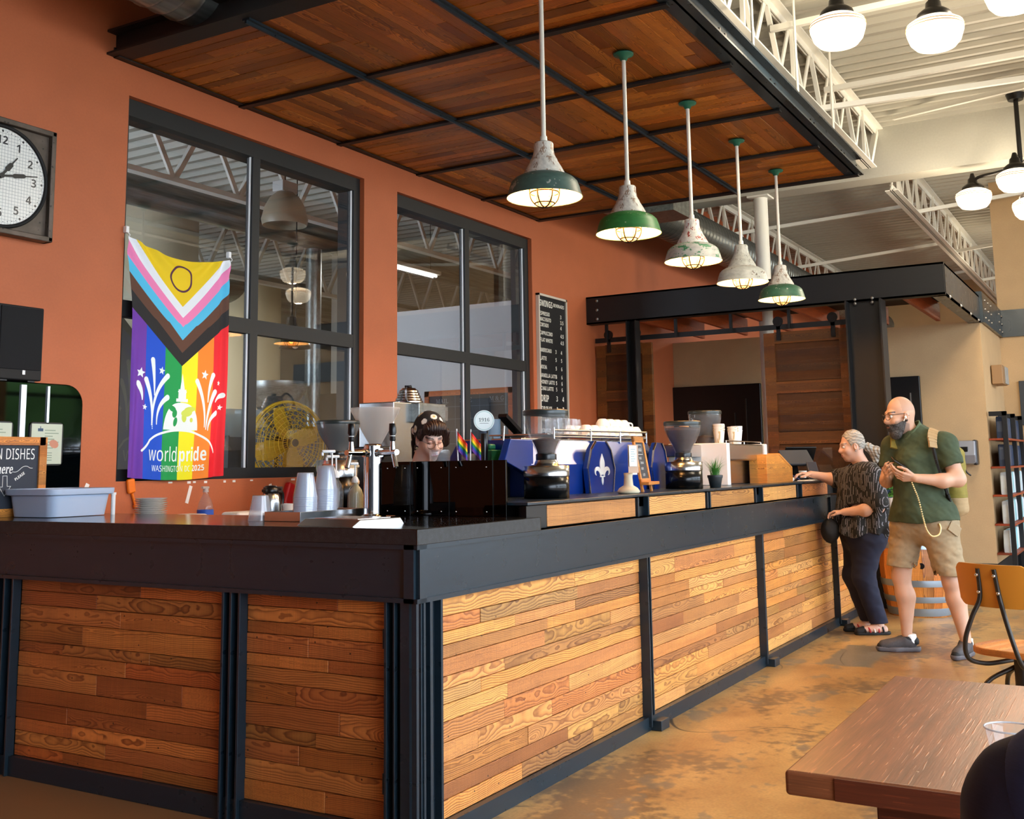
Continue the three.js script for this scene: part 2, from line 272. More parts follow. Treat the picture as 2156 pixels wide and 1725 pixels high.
// bridging between the joists
{
  const b = (a, c, name, label) => solo('ceiling_brace', bar(a, c, 0.045, 0.045), M.white, label, 'brace');
  b([4.6, 4.62, 0.05], [4.6, 4.62, 3.2], 0, 'white cross bar under the roof deck, nearest the camera above the round lamps');
  b([6.2, 4.62, 0.05], [6.2, 4.62, 3.2], 0, 'white cross bar under the roof deck, second above the canopy edge');
  b([5.9, 4.36, 0.05], [7.6, 4.82, 3.2], 0, 'thin slanted white brace rising from the canopy truss to the right');
  b([8.0, 4.82, 0.3], [6.6, 4.6, 3.2], 0, 'thin slanted white brace crossing below the deck at right');
  for (const [x, z] of [[10.5, 0], [13.5, 0], [16.5, 0]]) { b([x, 4.36, 0.05], [x + 1.2, 4.83, 3.0], 0, `thin slanted white brace right of the far truss, ${['nearest', 'middle', 'farthest'][(x - 10.5) / 3]} of three beyond the girder`); b([x, 4.36, -2.4], [x + 1.6, 4.83, 0.0], 0, `thin slanted white brace between the two far trusses, ${['nearest', 'middle', 'farthest'][(x - 10.5) / 3]} of three`); }
}
solo('roof_beam', [bx(-2, 8.42, 4.45, 4.86, 2.72, 2.9)], M.girder, 'broad white roof beam at the upper right edge beside the conduit', 'beam');
solo('conduit', [rod([-2, 4.43, 2.98], [8.4, 4.43, 2.98], 0.018)], M.rimWhite, 'thin bright conduit running along the broad white roof beam', 'conduit');
// round spiral duct along the wall
{
  const t = thing('spiral_duct', 'large round silver spiral duct along the red wall behind the canopy', 'duct');
  const prof = []; const L = 19.5; let y = 0; while (y < L) { prof.push([0.225, y], [0.225, y + 0.088], [0.231, y + 0.094], [0.231, y + 0.104], [0.225, y + 0.11]); y += 0.11; }
  const g = lathe(prof, 40); rz(g, -Math.PI / 2); mv(g, 0.1, 4.08, -2.2); part('duct_pipe', g, M.galv, t);
  part('duct_branch', [bx(6.72, 7.22, 3.86, 4.36, -2.1, -1.62)], M.galv, t);
}
// the black mezzanine frame over the back corner
{
  const t = thing('steel_mezzanine', 'black steel beam frame with columns over the sliding doors at the back', 'frame');
  const I = (x, z0, z1, y0, y1, w) => [bx(x - w / 2, x + w / 2, y0, y0 + 0.018, z0, z1), bx(x - w / 2, x + w / 2, y1 - 0.018, y1, z0, z1), bx(x - 0.006, x + 0.006, y0, y1, z0, z1)];
  part('front_beam', I(7.3, WZ, 0.79, 2.85, 3.15, 0.13), M.steelMatt, t);
  part('front_beam', [bx(7.235, 7.25, 2.85, 3.15, WZ, 0.79)], M.steelMatt, t);
  part('side_beam', [bx(7.3, 9.74, 2.85, 2.868, 0.66, 0.79), bx(7.3, 9.74, 3.13, 3.15, 0.66, 0.79), bx(7.3, 9.74, 2.85, 3.15, 0.775, 0.79)], M.steel, t);
  part('splice_plate', [bx(9.72, 11.6, 2.86, 3.2, 0.79, 0.82), bx(9.70, 9.74, 2.85, 3.2, 0.68, 0.82)], M.steel, t);
  part('cross_beam', [bx(11.56, 11.6, 2.86, 3.2, 0.8, 5)], M.steel, t);
  const bolts = []; for (let i = 0; i < 7; i++) for (const y of [2.92, 3.02, 3.12]) if (i < 3 || i > 4) bolts.push(mv(rx(new THREE.CylinderGeometry(0.012, 0.014, 0.014, 8), Math.PI / 2), 9.9 + i * 0.27, y, 0.826));
  for (const [x, z] of [[7.5, 0.79], [8.2, 0.79], [8.9, 0.79], [9.5, 0.79]]) bolts.push(ball(0.018, x, 2.855, z, 1, 1, 1, 8));
  for (const z of [-0.02, 0.14]) bolts.push(ball(0.018, 7.24, 2.87, z, 1, 1, 1, 8), ball(0.018, 7.24, 2.83, z, 1, 1, 1, 8));
  for (const y of [2.9, 3.0, 3.1]) bolts.push(ball(0.018, 7.235, y, -2.74, 1, 1, 1, 8));
  part('bolts', bolts, M.boltHead, t);
  // I columns: the wide one beside the man, the narrow one near the wall
  part('column', [bx(7.13, 7.36, 0, 2.85, 0.222, 0.236), bx(7.13, 7.36, 0, 2.85, -0.094, -0.08), bx(7.27, 7.285, 0, 2.85, -0.09, 0.23)], M.steelMatt, t);
  part('column', [bx(7.19, 7.31, 0, 2.85, -2.29, -2.278), bx(7.19, 7.31, 0, 2.85, -2.39, -2.378), bx(7.28, 7.29, 0, 2.85, -2.385, -2.28)], M.steelMatt, t);
  for (let i = 0; i < 6; i++) { const z = -2.45 + i * 0.56; part('joist', bx(7.32, 9.7, 2.9, 3.1, z - 0.022, z + 0.022, i), M.joistWood, t); }
  part('roof_panel', bx(7.3, 9.72, 3.12, 3.16, -3.25, 0.78), M.blackMatt, t);
  part('door_track', [bx(7.4, 7.42, 2.66, 2.71, -2.85, 0.0), ...[-2.7, -1.9, -1.3, -0.7, -0.1].map((z) => bx(7.36, 7.4, 2.66, 2.86, z - 0.012, z + 0.012))], M.steelMatt, t);
}
// tan walls of the back corner and of the shop's end
struct('wall_back', [bx(9.714, 9.9, 0, 2.87, -3.3, 0.78), bx(9.9, 11.6, 0, 2.87, 0.6, 0.78)], M.tan);
struct('wall_far', bx(11.6, 11.75, 0, DECK, 0.78, 7), M.tan);
struct('wall_end', bx(19.6, 19.8, 0, DECK, -2.87, 0.9), M.tan);
struct('wall_hall', [bx(7.2, 9.9, 0, 3.1, -3.35, -3.2)], M.tan);
struct('baseboard_back', [bx(9.69, 9.715, 0, 0.22, -3.2, 0.785), bx(9.69, 11.6, 0, 0.22, 0.78, 0.795), bx(11.58, 11.6, 0, 0.22, 0.78, 7)], M.blackMatt);
// black doors in the tan wall
{
  const d = structGroup('door_1'); part('door_panel', rbx(9.66, 9.715, 0, 2.29, -0.29, 0.11, 0.01), M.black, d); part('door_pull', bx(9.64, 9.66, 1.7, 2.1, 0.0, 0.012), M.boltHead, d);
  const e = structGroup('door_2'); part('door_panel', rbx(9.66, 9.715, 0, 2.3, -2.88, -1.735, 0.01), M.black, e);
  part('door_pull', [bx(9.64, 9.66, 1.5, 2.12, -1.93, -1.915), bx(9.64, 9.66, 1.5, 1.95, -2.07, -2.062)], M.iron, e);
}
// sliding plank doors on the track
function slidingDoor(z0, z1, label) {
  const t = thing('sliding_door', label, 'door'), x = 7.44, w = z1 - z0, st = 0.11;
  part('stile', bx(x - 0.022, x + 0.022, 0.02, 2.63, z0, z0 + st, 0.3), M.doorWood, t); part('stile', bx(x - 0.022, x + 0.022, 0.02, 2.63, z1 - st, z1, 1.3), M.doorWood, t);
  for (let i = 0; i < 6; i++) { const y = 0.02 + i * 0.5; part('rail', bx(x - 0.022, x + 0.022, y, y + 0.115, z0 + st, z1 - st, i * 0.37, i * 0.15), M.doorWood, t); if (i < 5) part('panel', [bx(x - 0.004, x + 0.012, y + 0.115, y + 0.5, z0 + st, z1 - st, i, 0.05), bx(x - 0.014, x + 0.004, y + 0.125, y + 0.135, z0 + st, z1 - st)], M.doorWoodDark, t); }
  const hz = [z0 + 0.16, z1 - 0.16]; for (const z of hz) part('hanger', [bx(x - 0.04, x - 0.025, 2.55, 2.78, z - 0.02, z + 0.02), (() => { const g = cyl(0.05, 0.05, -0.012, 0.012, 0, 0, 16); rz(g, Math.PI / 2); return mv(g, x - 0.04, 2.74, z); })()], M.black, t);
}
slidingDoor(-2.85, -2.2, 'dark brown panelled sliding door beside the menu board');
slidingDoor(-0.98, -0.12, 'dark brown panelled sliding door behind the card reader');

// daylight side of the room: a glass front with steel mullions, and the ground and trees beyond
{
  const Z = 6.9;
  struct('wall_front', wallZ(-7, 26, 0, DECK + 0.1, Z, Z + 0.2, [[-6.4, -0.2, 0.15, 4.5], [0.3, 6.4, 0.15, 4.5], [6.9, 12.6, 0.15, 4.5], [13.2, 19, 0.15, 4.5]]), M.tan);
  const g = structGroup('window_3'); const m = [];
  for (const [a, b] of [[-6.4, -0.2], [0.3, 6.4], [6.9, 12.6], [13.2, 19]]) { for (let i = 0; i <= 3; i++) { const x = a + (b - a) * i / 3; m.push(bx(x - 0.03, x + 0.03, 0.15, 4.5, Z + 0.05, Z + 0.12)); } m.push(bx(a, b, 2.5, 2.56, Z + 0.05, Z + 0.12)); }
  part('window_frame', m, M.frame, g);
  struct('wall_right', bx(-7, -6.8, 0, DECK, -3, 6.9), std(58, 62, 70, 0.7));
  struct('trim_2', [bx(-7.2, -7, 0, DECK, -3, 7.1)], M.tan);
  struct('trim_3', [bx(26, 26.2, 0, DECK, -3, 7.1)], M.tan);
  solo('pavement', bx(-40, 60, -0.3, -0.05, 7.1, 60), std(150, 148, 140, 0.9), 'pale pavement outside the glass front', 'pavement');
}

// street trees outside, mirrored in the glossy cabinet
{
  const lf = std(74, 112, 52, 0.8), tk = std(84, 70, 56, 0.9), L = ['left', 'second from the left', 'middle', 'second from the right', 'right'];
  [[-1, 15], [4.5, 14], [9, 16], [14, 15], [20, 16]].forEach(([x, z], i) => {
    const t = thing('street_tree', `leafy green street tree outside the glass front, ${L[i]} of five`, 'tree', [x, -0.05, z]);
    part('trunk', [cyl(0.16, 0.1, 0, 2.6, 0, 0, 12)], tk, t);
    const g = []; for (let k = 0; k < 7; k++) { const b = new THREE.SphereGeometry(1.1, 20, 14), p = b.attributes.position; for (let q = 0; q < p.count; q++) { const n = 1 + 0.35 * fbm(p.getX(q) * 1.6 + k * 5, p.getY(q) * 1.6 + i, p.getZ(q) * 1.6, 3); p.setXYZ(q, p.getX(q) * n, p.getY(q) * n, p.getZ(q) * n); } b.computeVertexNormals(); mv(b, rr(-1, 1), 3.2 + rr(-0.6, 1), rr(-1, 1)); g.push(b); } const c = part('crown', g, lf, t); c.userData.kind = 'stuff';
  });
}
// ---------------------------------------------------------------- planks
// a plank with its own board from the fir texture; along = the axis of the grain ('x', 'z' or 'y')
function plank(x0, x1, y0, y1, z0, z1, along, face) {
  const g = rbx(x0, x1, y0, y1, z0, z1, 0.0025, 1), p = g.attributes.position, n = g.attributes.normal, uv = g.attributes.uv;
  const k = Math.floor(rnd() * BOARDS), flip = rnd() < 0.5 ? -1 : 1, off = rr(0, 2.2), cross = { x: [x0, x1], y: [y0, y1], z: [z0, z1] }, ax = 'xyz'.replace(along, '').replace(face, ''), [c0, c1] = cross[ax], sl = rr(0, Math.max(0, 0.142 - (c1 - c0)));
  const get = { x: (i) => p.getX(i), y: (i) => p.getY(i), z: (i) => p.getZ(i) };
  for (let i = 0; i < p.count; i++) uv.setXY(i, (flip * get[along](i) + off) / 2.2, (k + (0.004 + sl + (get[ax](i) - c0)) / 0.15) / BOARDS);
  return g;
}
// courses of planks filling a rectangle: a0..a1 along the grain, b0..b1 across
function courses(a0, a1, b0, b1, wmin, wmax, joint) {
  const out = []; let b = b0;
  while (b < b1 - 1e-4) {
    let w = rr(wmin, wmax); if (b1 - (b + w) < wmin * 0.8) w = b1 - b;
    let a = a0; while (a < a1 - 1e-4) { let l = rr(joint[0], joint[1]); if (a === a0) l *= rr(0.3, 1); if (a1 - (a + l) < 0.2) l = a1 - a; out.push([a, a + l, b, b + w]); a += l; }
    b += w;
  }
  return out;
}

// ---------------------------------------------------------------- the bar
const BH = 1.129;
{
  const t = thing('bar_counter', 'long service bar clad in grained fir planks between black steel posts and beams', 'counter');
  // channel beam round the top: flanges stand proud of the web
  part('beam', [bx(0, 5.84, 0.868, 0.884, -0.06, 0), bx(0, 5.84, 1.056, 1.072, -0.06, 0), bx(0.0, 5.84, 0.868, 1.072, -0.06, -0.016)], M.steel, t);
  part('beam', [bx(0, 0.06, 0.868, 0.884, -2.8, 0), bx(0, 0.06, 1.056, 1.072, -2.8, 0), bx(0.016, 0.06, 0.868, 1.072, -2.8, 0)], M.steel, t);
  part('beam_end', bx(5.84, 5.85, 0.868, 1.072, -0.2, 0), M.steel, t);
  // skirting
  part('skirting', bx(0.16, 7.0, 0, 0.068, -0.06, -0.028), M.steel, t);
  part('skirting', bx(0.028, 0.06, 0, 0.085, -2.8, -0.06), M.steel, t);
  // posts: two flanges and a web
  const postX = (x, w = 0.085) => { part('post', [rbx(x - w / 2, x - w / 2 + 0.012, 0.02, 0.868, -0.085, -0.012, 0.002), rbx(x + w / 2 - 0.012, x + w / 2, 0.02, 0.868, -0.085, -0.03, 0.002), bx(x - w / 2, x + w / 2, 0, 0.868, -0.085, -0.062)], M.steel, t); part('foot_plate', rbx(x - 0.02, x + 0.085, 0, 0.05, -0.09, 0.03, 0.004), M.steel, t); };
  for (const x of [2.115, 4.065, 6.07]) postX(x);
  const postZ = (z, w = 0.1) => { part('post', [rbx(0.012, 0.075, 0.0, 0.868, z - w / 2, z - w / 2 + 0.012, 0.002), rbx(0.012, 0.075, 0.0, 0.868, z - 0.008, z + 0.004, 0.002), rbx(0.012, 0.075, 0.0, 0.868, z + w / 2 - 0.012, z + w / 2, 0.002), bx(0.055, 0.075, 0.0, 0.868, z - w / 2, z + w / 2)], M.steel, t); };
  postZ(-0.91); postZ(-2.335, 0.13);
  // the corner post is two channels back to back
  part('corner_post', [rbx(0.014, 0.08, 0, 0.868, -0.158, -0.146, 0.002), rbx(0.014, 0.08, 0, 0.868, -0.118, -0.11, 0.002), bx(0.05, 0.08, 0, 0.868, -0.16, -0.02), rbx(0.014, 0.03, 0, 0.868, -0.036, -0.014, 0.002), rbx(0.06, 0.07, 0, 0.868, -0.07, -0.014, 0.002), rbx(0.10, 0.118, 0, 0.868, -0.07, -0.014, 0.002), bx(0.02, 0.19, 0, 0.868, -0.09, -0.05), rbx(0.178, 0.192, 0, 0.868, -0.08, -0.02, 0.002)], M.steel, t);
  part('hinge', [cyl(0.006, 0.006, 0.70, 0.77, 0.03, -0.168, 10), cyl(0.006, 0.006, 0.2, 0.27, 0.03, -0.168, 10)], M.steel, t);
  // planked panels
  const front = (x0, x1, y0, y1, wmin, wmax) => { const p = part('panel_board', bx(x0, x1, y0, y1, -0.09, -0.079), M.blackMatt, t); for (const [a, b, c, d] of courses(x0, x1, y0, y1, wmin, wmax, [0.5, 1.5])) part('plank', plank(a + 0.0006, b - 0.0006, c + 0.0012, d - 0.0012, -0.08, -0.062 + rr(-0.0015, 0.0015), 'x', 'z'), pick(M.barWood), p); };
  front(0.192, 2.075, 0.068, 0.872, 0.046, 0.085); front(2.157, 4.025, 0.068, 0.872, 0.046, 0.085); front(4.107, 6.03, 0.068, 0.872, 0.046, 0.085); front(6.11, 7.0, 0.068, 0.872, 0.046, 0.085);
  const side = (z0, z1) => { const p = part('panel_board', bx(0.079, 0.09, 0.085, 0.872, z0, z1), M.blackMatt, t); for (const [a, b, c, d] of courses(z0, z1, 0.085, 0.872, 0.046, 0.088, [0.4, 1.2])) part('plank', plank(0.056 + rr(-0.0015, 0.0015), 0.078, c + 0.0012, d - 0.0012, a + 0.0006, b - 0.0006, 'z', 'x'), pick(M.barWoodRed), p); };
  side(-0.862, -0.165); side(-2.27, -0.962); side(-2.8, -2.41);
  // upper step with short boards and the steel serving ledge
  part('riser_panel', bx(1.0, 6.35, 1.072, 1.172, -0.13, -0.1), M.black, t);
  part('riser_panel', bx(0.94, 1.125, 1.072, 1.172, -0.12, -0.085), M.black, t);
  const riser = [[1.125, 2.1], [2.27, 3.15], [3.23, 4.1], [4.285, 5.135], [5.28, 6.08]];
  for (const [a, b] of riser) part('plank', plank(a, b, 1.074, 1.17, -0.1, -0.082, 'x', 'z'), pick(M.barWood), t);
  for (const [a, b] of [[2.1, 2.27], [3.15, 3.23], [4.1, 4.285], [5.135, 5.28]]) part('riser_post', [rbx(a + 0.01, a + 0.024, 1.072, 1.172, -0.12, -0.07, 0.002), rbx(b - 0.024, b - 0.01, 1.072, 1.172, -0.12, -0.07, 0.002), bx(a, b, 1.072, 1.172, -0.12, -0.1)], M.steel, t);
  part('ledge', rbx(0.91, 6.4, 1.176, 1.19, -0.8, -0.06, 0.003), M.steel, t);
  part('ledge_end', [bx(6.34, 6.4, 1.072, 1.176, -0.14, -0.06), bx(6.0, 6.9, 0.868, 1.05, -0.5, -0.13)], M.black, t);
  part('carcass', [bx(0.1, 7.0, 0.06, 0.86, -0.7, -0.1), bx(0.1, 0.66, 0.06, 0.86, -2.8, -0.1), bx(1.0, 6.3, 0.86, 1.172, -0.7, -0.14)], M.blackMatt, t);
}
{
  const t = thing('granite_top', 'dark speckled polished granite worktop on the near corner of the bar', 'countertop');
  const s = ext([[0.0, 0], [0.907, 0], [0.907, 0.72], [0.73, 0.72], [0.73, 2.82], [0, 2.82]], 0.051, 0.003); rx(s, -Math.PI / 2); mv(s, 0, 1.075, 0); boxuv(s);
  part('slab', s, M.granite, t);
  const L = [mv(bx(0.004, 0.904, 1.074, 1.126, 0.0028, 0.0034)), bx(-0.0034, -0.0028, 1.074, 1.126, -2.8, -0.004)]; part('sawn_edge', L, M.graniteEdge, t);
}
// counter behind, along the window wall
{
  const t = thing('back_counter', 'low dark work counter along the orange wall under the windows', 'counter');
  part('worktop', rbx(0.75, 5.6, 1.0, 1.04, WZ, -2.2, 0.004), M.inox, t); part('cabinet_front', bx(0.8, 5.6, 0, 1.0, WZ + 0.02, -2.25), M.blackMatt, t);
}

// ---------------------------------------------------------------- the canopy
const CH = 3.8;
{
  const t = thing('wooden_canopy', 'hanging canopy of dark stained wood panels in a black steel grid', 'canopy');
  const x0 = 0.94, x1 = 6.2, z0 = WZ, z1 = 0.31, xs = [0.985, 2.0, 3.035, 4.075, 5.11, 6.16], zs = [-2.84, -1.803, -0.775, 0.235];
  part('near_beam', [bx(0.89, 1.03, 3.80, 3.814, z0, z1), bx(0.89, 1.03, 3.94, 3.954, z0, z1), bx(0.955, 0.967, 3.80, 3.954, z0, z1)], M.steelMatt, t);
  part('edge_beam', [bx(x0, x1, 3.80, 3.814, 0.2, 0.345), bx(x0, x1 - 0.05, 3.93, 3.945, 0.25, 0.345), bx(x0, x1 - 0.03, 3.80, 3.945, 0.275, 0.29)], M.steel, t);
  part('far_beam', bx(x1 - 0.07, x1, 3.79, 3.83, z0, z1), M.steelMatt, t); part('wall_angle', [bx(x0, x1, 3.795, 3.80, z0, z0 + 0.05), bx(x0, x1, 3.795, 3.86, z0, z0 + 0.008)], M.steelMatt, t);
  for (let i = 1; i < 5; i++) part('cross_tee', [bx(xs[i] - 0.026, xs[i] + 0.026, 3.785, 3.798, z0, 0.24), bx(xs[i] - 0.006, xs[i] + 0.006, 3.79, 3.88, z0, 0.24)], M.steelMatt, t);
  for (let j = 1; j < 3; j++) part('long_tee', [bx(x0, x1, 3.788, 3.8, zs[j] - 0.026, zs[j] + 0.026), bx(x0, x1, 3.77, 3.79, zs[j] - 0.007, zs[j] + 0.007)], M.steel, t);
  for (let i = 0; i < 5; i++) for (let j = 0; j < 3; j++) {
    const p = part('ceiling_panel', bx(xs[i], xs[i + 1], 3.83, 3.842, zs[j], zs[j + 1]), M.blackMatt, t), alongX = (i + j) % 2 === 1;
    const A = alongX ? [xs[i], xs[i + 1], zs[j], zs[j + 1]] : [zs[j], zs[j + 1], xs[i], xs[i + 1]];
    for (const [a, b, c, d] of courses(...A, 0.06, 0.1, [0.6, 1.6])) part('plank', alongX ? plank(a + 0.0008, b - 0.0008, 3.808 + rr(-0.002, 0.002), 3.83, c + 0.0012, d - 0.0012, 'x', 'y') : plank(c + 0.0012, d - 0.0012, 3.808 + rr(-0.002, 0.002), 3.83, a + 0.0008, b - 0.0008, 'z', 'y'), pick(M.canopyWood), p);
  }
  const bolts = []; for (const x of [2.65, 2.75, 3.65, 3.75, 4.65, 4.75, 5.6, 5.7, 6.13]) for (const y of [3.87]) bolts.push(mv(rx(new THREE.CylinderGeometry(0.013, 0.013, 0.02, 8), Math.PI / 2), x, y, 0.296));
  part('bolts', bolts, M.black, t);
  for (const x of [1.3, 2.35, 3.4, 4.45, 5.5]) part('hanger_rod', rod([x, 3.94, 0.27], [x, 4.86, 0.27], 0.01), M.white, t);
}

// ---------------------------------------------------------------- caged pendants over the bar
{
  const shade = { green: enamel([60, 100, 74], [190, 186, 172], 0.24, 3), deepGreen: enamel([42, 112, 52], [170, 160, 140], 0.34, 8), dark: enamel([62, 86, 78], [150, 150, 140], 0.3, 15), grey: enamel([168, 168, 158], [96, 84, 72], 0.3, 21), worn: enamel([176, 174, 164], [60, 118, 80], 0.06, 33), neck: enamel([196, 192, 180], [140, 116, 96], 0.16, 44), neckRed: enamel([206, 202, 192], [150, 66, 54], 0.2, 52) };
  const inner = std(246, 238, 226, 0.35), bulbM = new THREE.MeshStandardMaterial({ color: 0xffd9a0, emissive: new THREE.Color(1, 0.52, 0.18), emissiveIntensity: 14 }), rodM = std(212, 208, 194, 0.4), roseM = std(30, 104, 84, 0.35);
  const glow = phys(255, 226, 180, { transmission: 0.95, thickness: 0, roughness: 0.05 });
  const make = (outerTex, neckTex, label, x) => {
    const t = thing('cage_pendant', label, 'pendant lamp', [x, 2.64, -0.26], 0, 'caged pendant lamps over the bar'), K = 1.0;
    part('ceiling_rose', [lathe([[0, 0], [0.062, 0], [0.06, -0.012], [0.03, -0.022], [0.02, -0.045], [0, -0.045]].map(([r, y]) => [r, y + 1.158]), 24)], roseM, t);
    part('stem', [cyl(0.0125, 0.0125, 0.34, 1.13, 0, 0, 12), cyl(0.02, 0.018, 0.335, 0.37, 0, 0, 12)], rodM, t);
    const nk = M.steelMatt.clone(); nk.map = neckTex; nk.color = new THREE.Color(1, 1, 1); nk.metalness = 0; nk.roughness = 0.45; nk.roughnessMap = null;
    const sh = nk.clone(); sh.map = outerTex;
    part('neck', lathe([[0.02, 0.342], [0.046, 0.336], [0.05, 0.328], [0.05, 0.3], [0.056, 0.27], [0.064, 0.252], [0.067, 0.25], [0.072, 0.235], [0.09, 0.205], [0.103, 0.18], [0.108, 0.165]], 40), nk, t);
    part('shade', lathe([[0.106, 0.167], [0.125, 0.16], [0.15, 0.146], [0.168, 0.128], [0.178, 0.1], [0.19, 0.056], [0.195, 0.05], [0.193, 0.048]], 48), sh, t);
    part('reflector', lathe([[0.191, 0.05], [0.186, 0.057], [0.174, 0.1], [0.164, 0.126], [0.146, 0.142], [0.105, 0.162], [0.08, 0.2], [0, 0.22]], 48), inner, t);
    part('bulb', lathe([[0.0, 0.052], [0.018, 0.055], [0.028, 0.068], [0.03, 0.085], [0.024, 0.11], [0.014, 0.135], [0.013, 0.15]], 20), bulbM, t);
    part('glass_jar', lathe([[0.0, 0.02], [0.03, 0.024], [0.047, 0.045], [0.052, 0.08], [0.052, 0.15]], 24), glow, t);
    const cage = []; for (let i = 0; i < 6; i++) { const a = i * Math.PI / 3, c = Math.cos(a), s = Math.sin(a); cage.push(tube([[0.066 * c, 0.15, 0.066 * s], [0.075 * c, 0.09, 0.075 * s], [0.066 * c, 0.04, 0.066 * s], [0.036 * c, 0.008, 0.036 * s], [0, 0.0, 0]], 0.0042, 14, 6)); }
    for (const [r, y] of [[0.073, 0.075], [0.05, 0.02]]) { const g = new THREE.TorusGeometry(r, 0.004, 6, 24); rx(g, Math.PI / 2); mv(g, 0, y, 0); cage.push(g); }
    part('wire_cage', cage, M.iron, t);
    const l = new THREE.PointLight(new THREE.Color(1, 0.62, 0.3), 1.6, 0, 2); l.position.set(0, 0.085, 0); l.castShadow = true; l.shadow.radius = 1.2; t.add(l);
    return t;
  };
  make(shade.dark, shade.neck, 'caged pendant with a scratched dark green shade, the largest and nearest in the row', 1.487);
  make(shade.deepGreen, shade.neck, 'caged pendant with a bright green shade, second in the row over the bar', 2.521);
  make(shade.worn, shade.neckRed, 'caged pendant with flaked green and white paint and a red neck patch, third in row', 3.575);
  make(shade.grey, shade.grey, 'caged pendant with a plain pale grey shade, fourth in the row', 4.607);
  make(shade.green, shade.neck, 'caged pendant with a clean green shade, farthest in the row over the bar', 5.625);
}

// ---------------------------------------------------------------- schoolhouse globes at the right
{
  const opal = new THREE.MeshStandardMaterial({ color: 0xfff4de, roughness: 0.25, emissive: new THREE.Color(1, 0.83, 0.58), emissiveIntensity: 1.6 }), band = std(196, 130, 40, 0.5), blk = std(26, 22, 20, 0.4, 0.3);
  const globe = (parent, x, y, z) => {   // y is the widest part
    const sub = (n, g, m) => part(n, g, m, parent);
    sub('lamp_globe', lathe([[0.0, -0.105], [0.07, -0.103], [0.12, -0.09], [0.15, -0.055], [0.168, 0.0], [0.172, 0.03], [0.166, 0.055], [0.13, 0.08], [0.085, 0.1]], 40, x, y, z), opal);
    sub('painted_band', [0.026, 0.043].map((h) => { const g = new THREE.TorusGeometry(0.1715 - Math.abs(h - 0.03) * 0.2, 0.0028, 6, 48); rx(g, Math.PI / 2); return mv(g, x, y + h, z); }), band);
    sub('fitter', lathe([[0.1, 0.085], [0.108, 0.1], [0.1, 0.125], [0.07, 0.15], [0.05, 0.16], [0.045, 0.2], [0.03, 0.215], [0.016, 0.26]], 32, x, y, z), blk);
    const l = new THREE.PointLight(new THREE.Color(1, 0.84, 0.62), 3.2, 0, 2); l.position.set(x, y - 0.02, z); l.castShadow = true; l.shadow.radius = 5; parent.add(l);
  };
  const fixture = (label, hub, globes, top) => {
    const t = thing('globe_chandelier', label, 'chandelier', hub);
    part('pole', [rod([0, 0, 0], [0, top - hub[1], 0], 0.022, 12), cyl(0.07, 0.09, top - hub[1] - 0.06, top - hub[1], 0, 0, 20), ball(0.045, 0, 0, 0, 1, 1, 1, 12)], blk, t);
    for (const [x, y, z] of globes) { const g = [x - hub[0], y - hub[1], z - hub[2]]; part('arm', [tube([[0, 0, 0], [g[0] * 0.5, 0, g[2] * 0.5], [g[0] * 0.93, -0.005, g[2] * 0.93], [g[0], -0.06, g[2]], [g[0], g[1] + 0.24, g[2]]], 0.017, 24, 8)], blk, t); globe(t, ...g); }
    return t;
  };
  fixture('black chandelier with round opal globes, nearest at the upper right', [3.85, 4.5, 1.45], [[3.442, 4.03, 0.803], [3.694, 3.985, 1.339], [3.93, 4.22, 1.78]], DECK);
  fixture('black pole chandelier with opal globes beyond the girder, second at right', [8.05, 4.15, 1.44], [[8.335, 3.95, 0.967], [7.52, 3.89, 1.43], [7.75, 3.66, 1.53]], DECK);
  fixture('small far chandelier with an opal globe at the right edge', [14.3, 4.5, 1.4], [[14.11, 4.02, 0.9]], DECK);
}
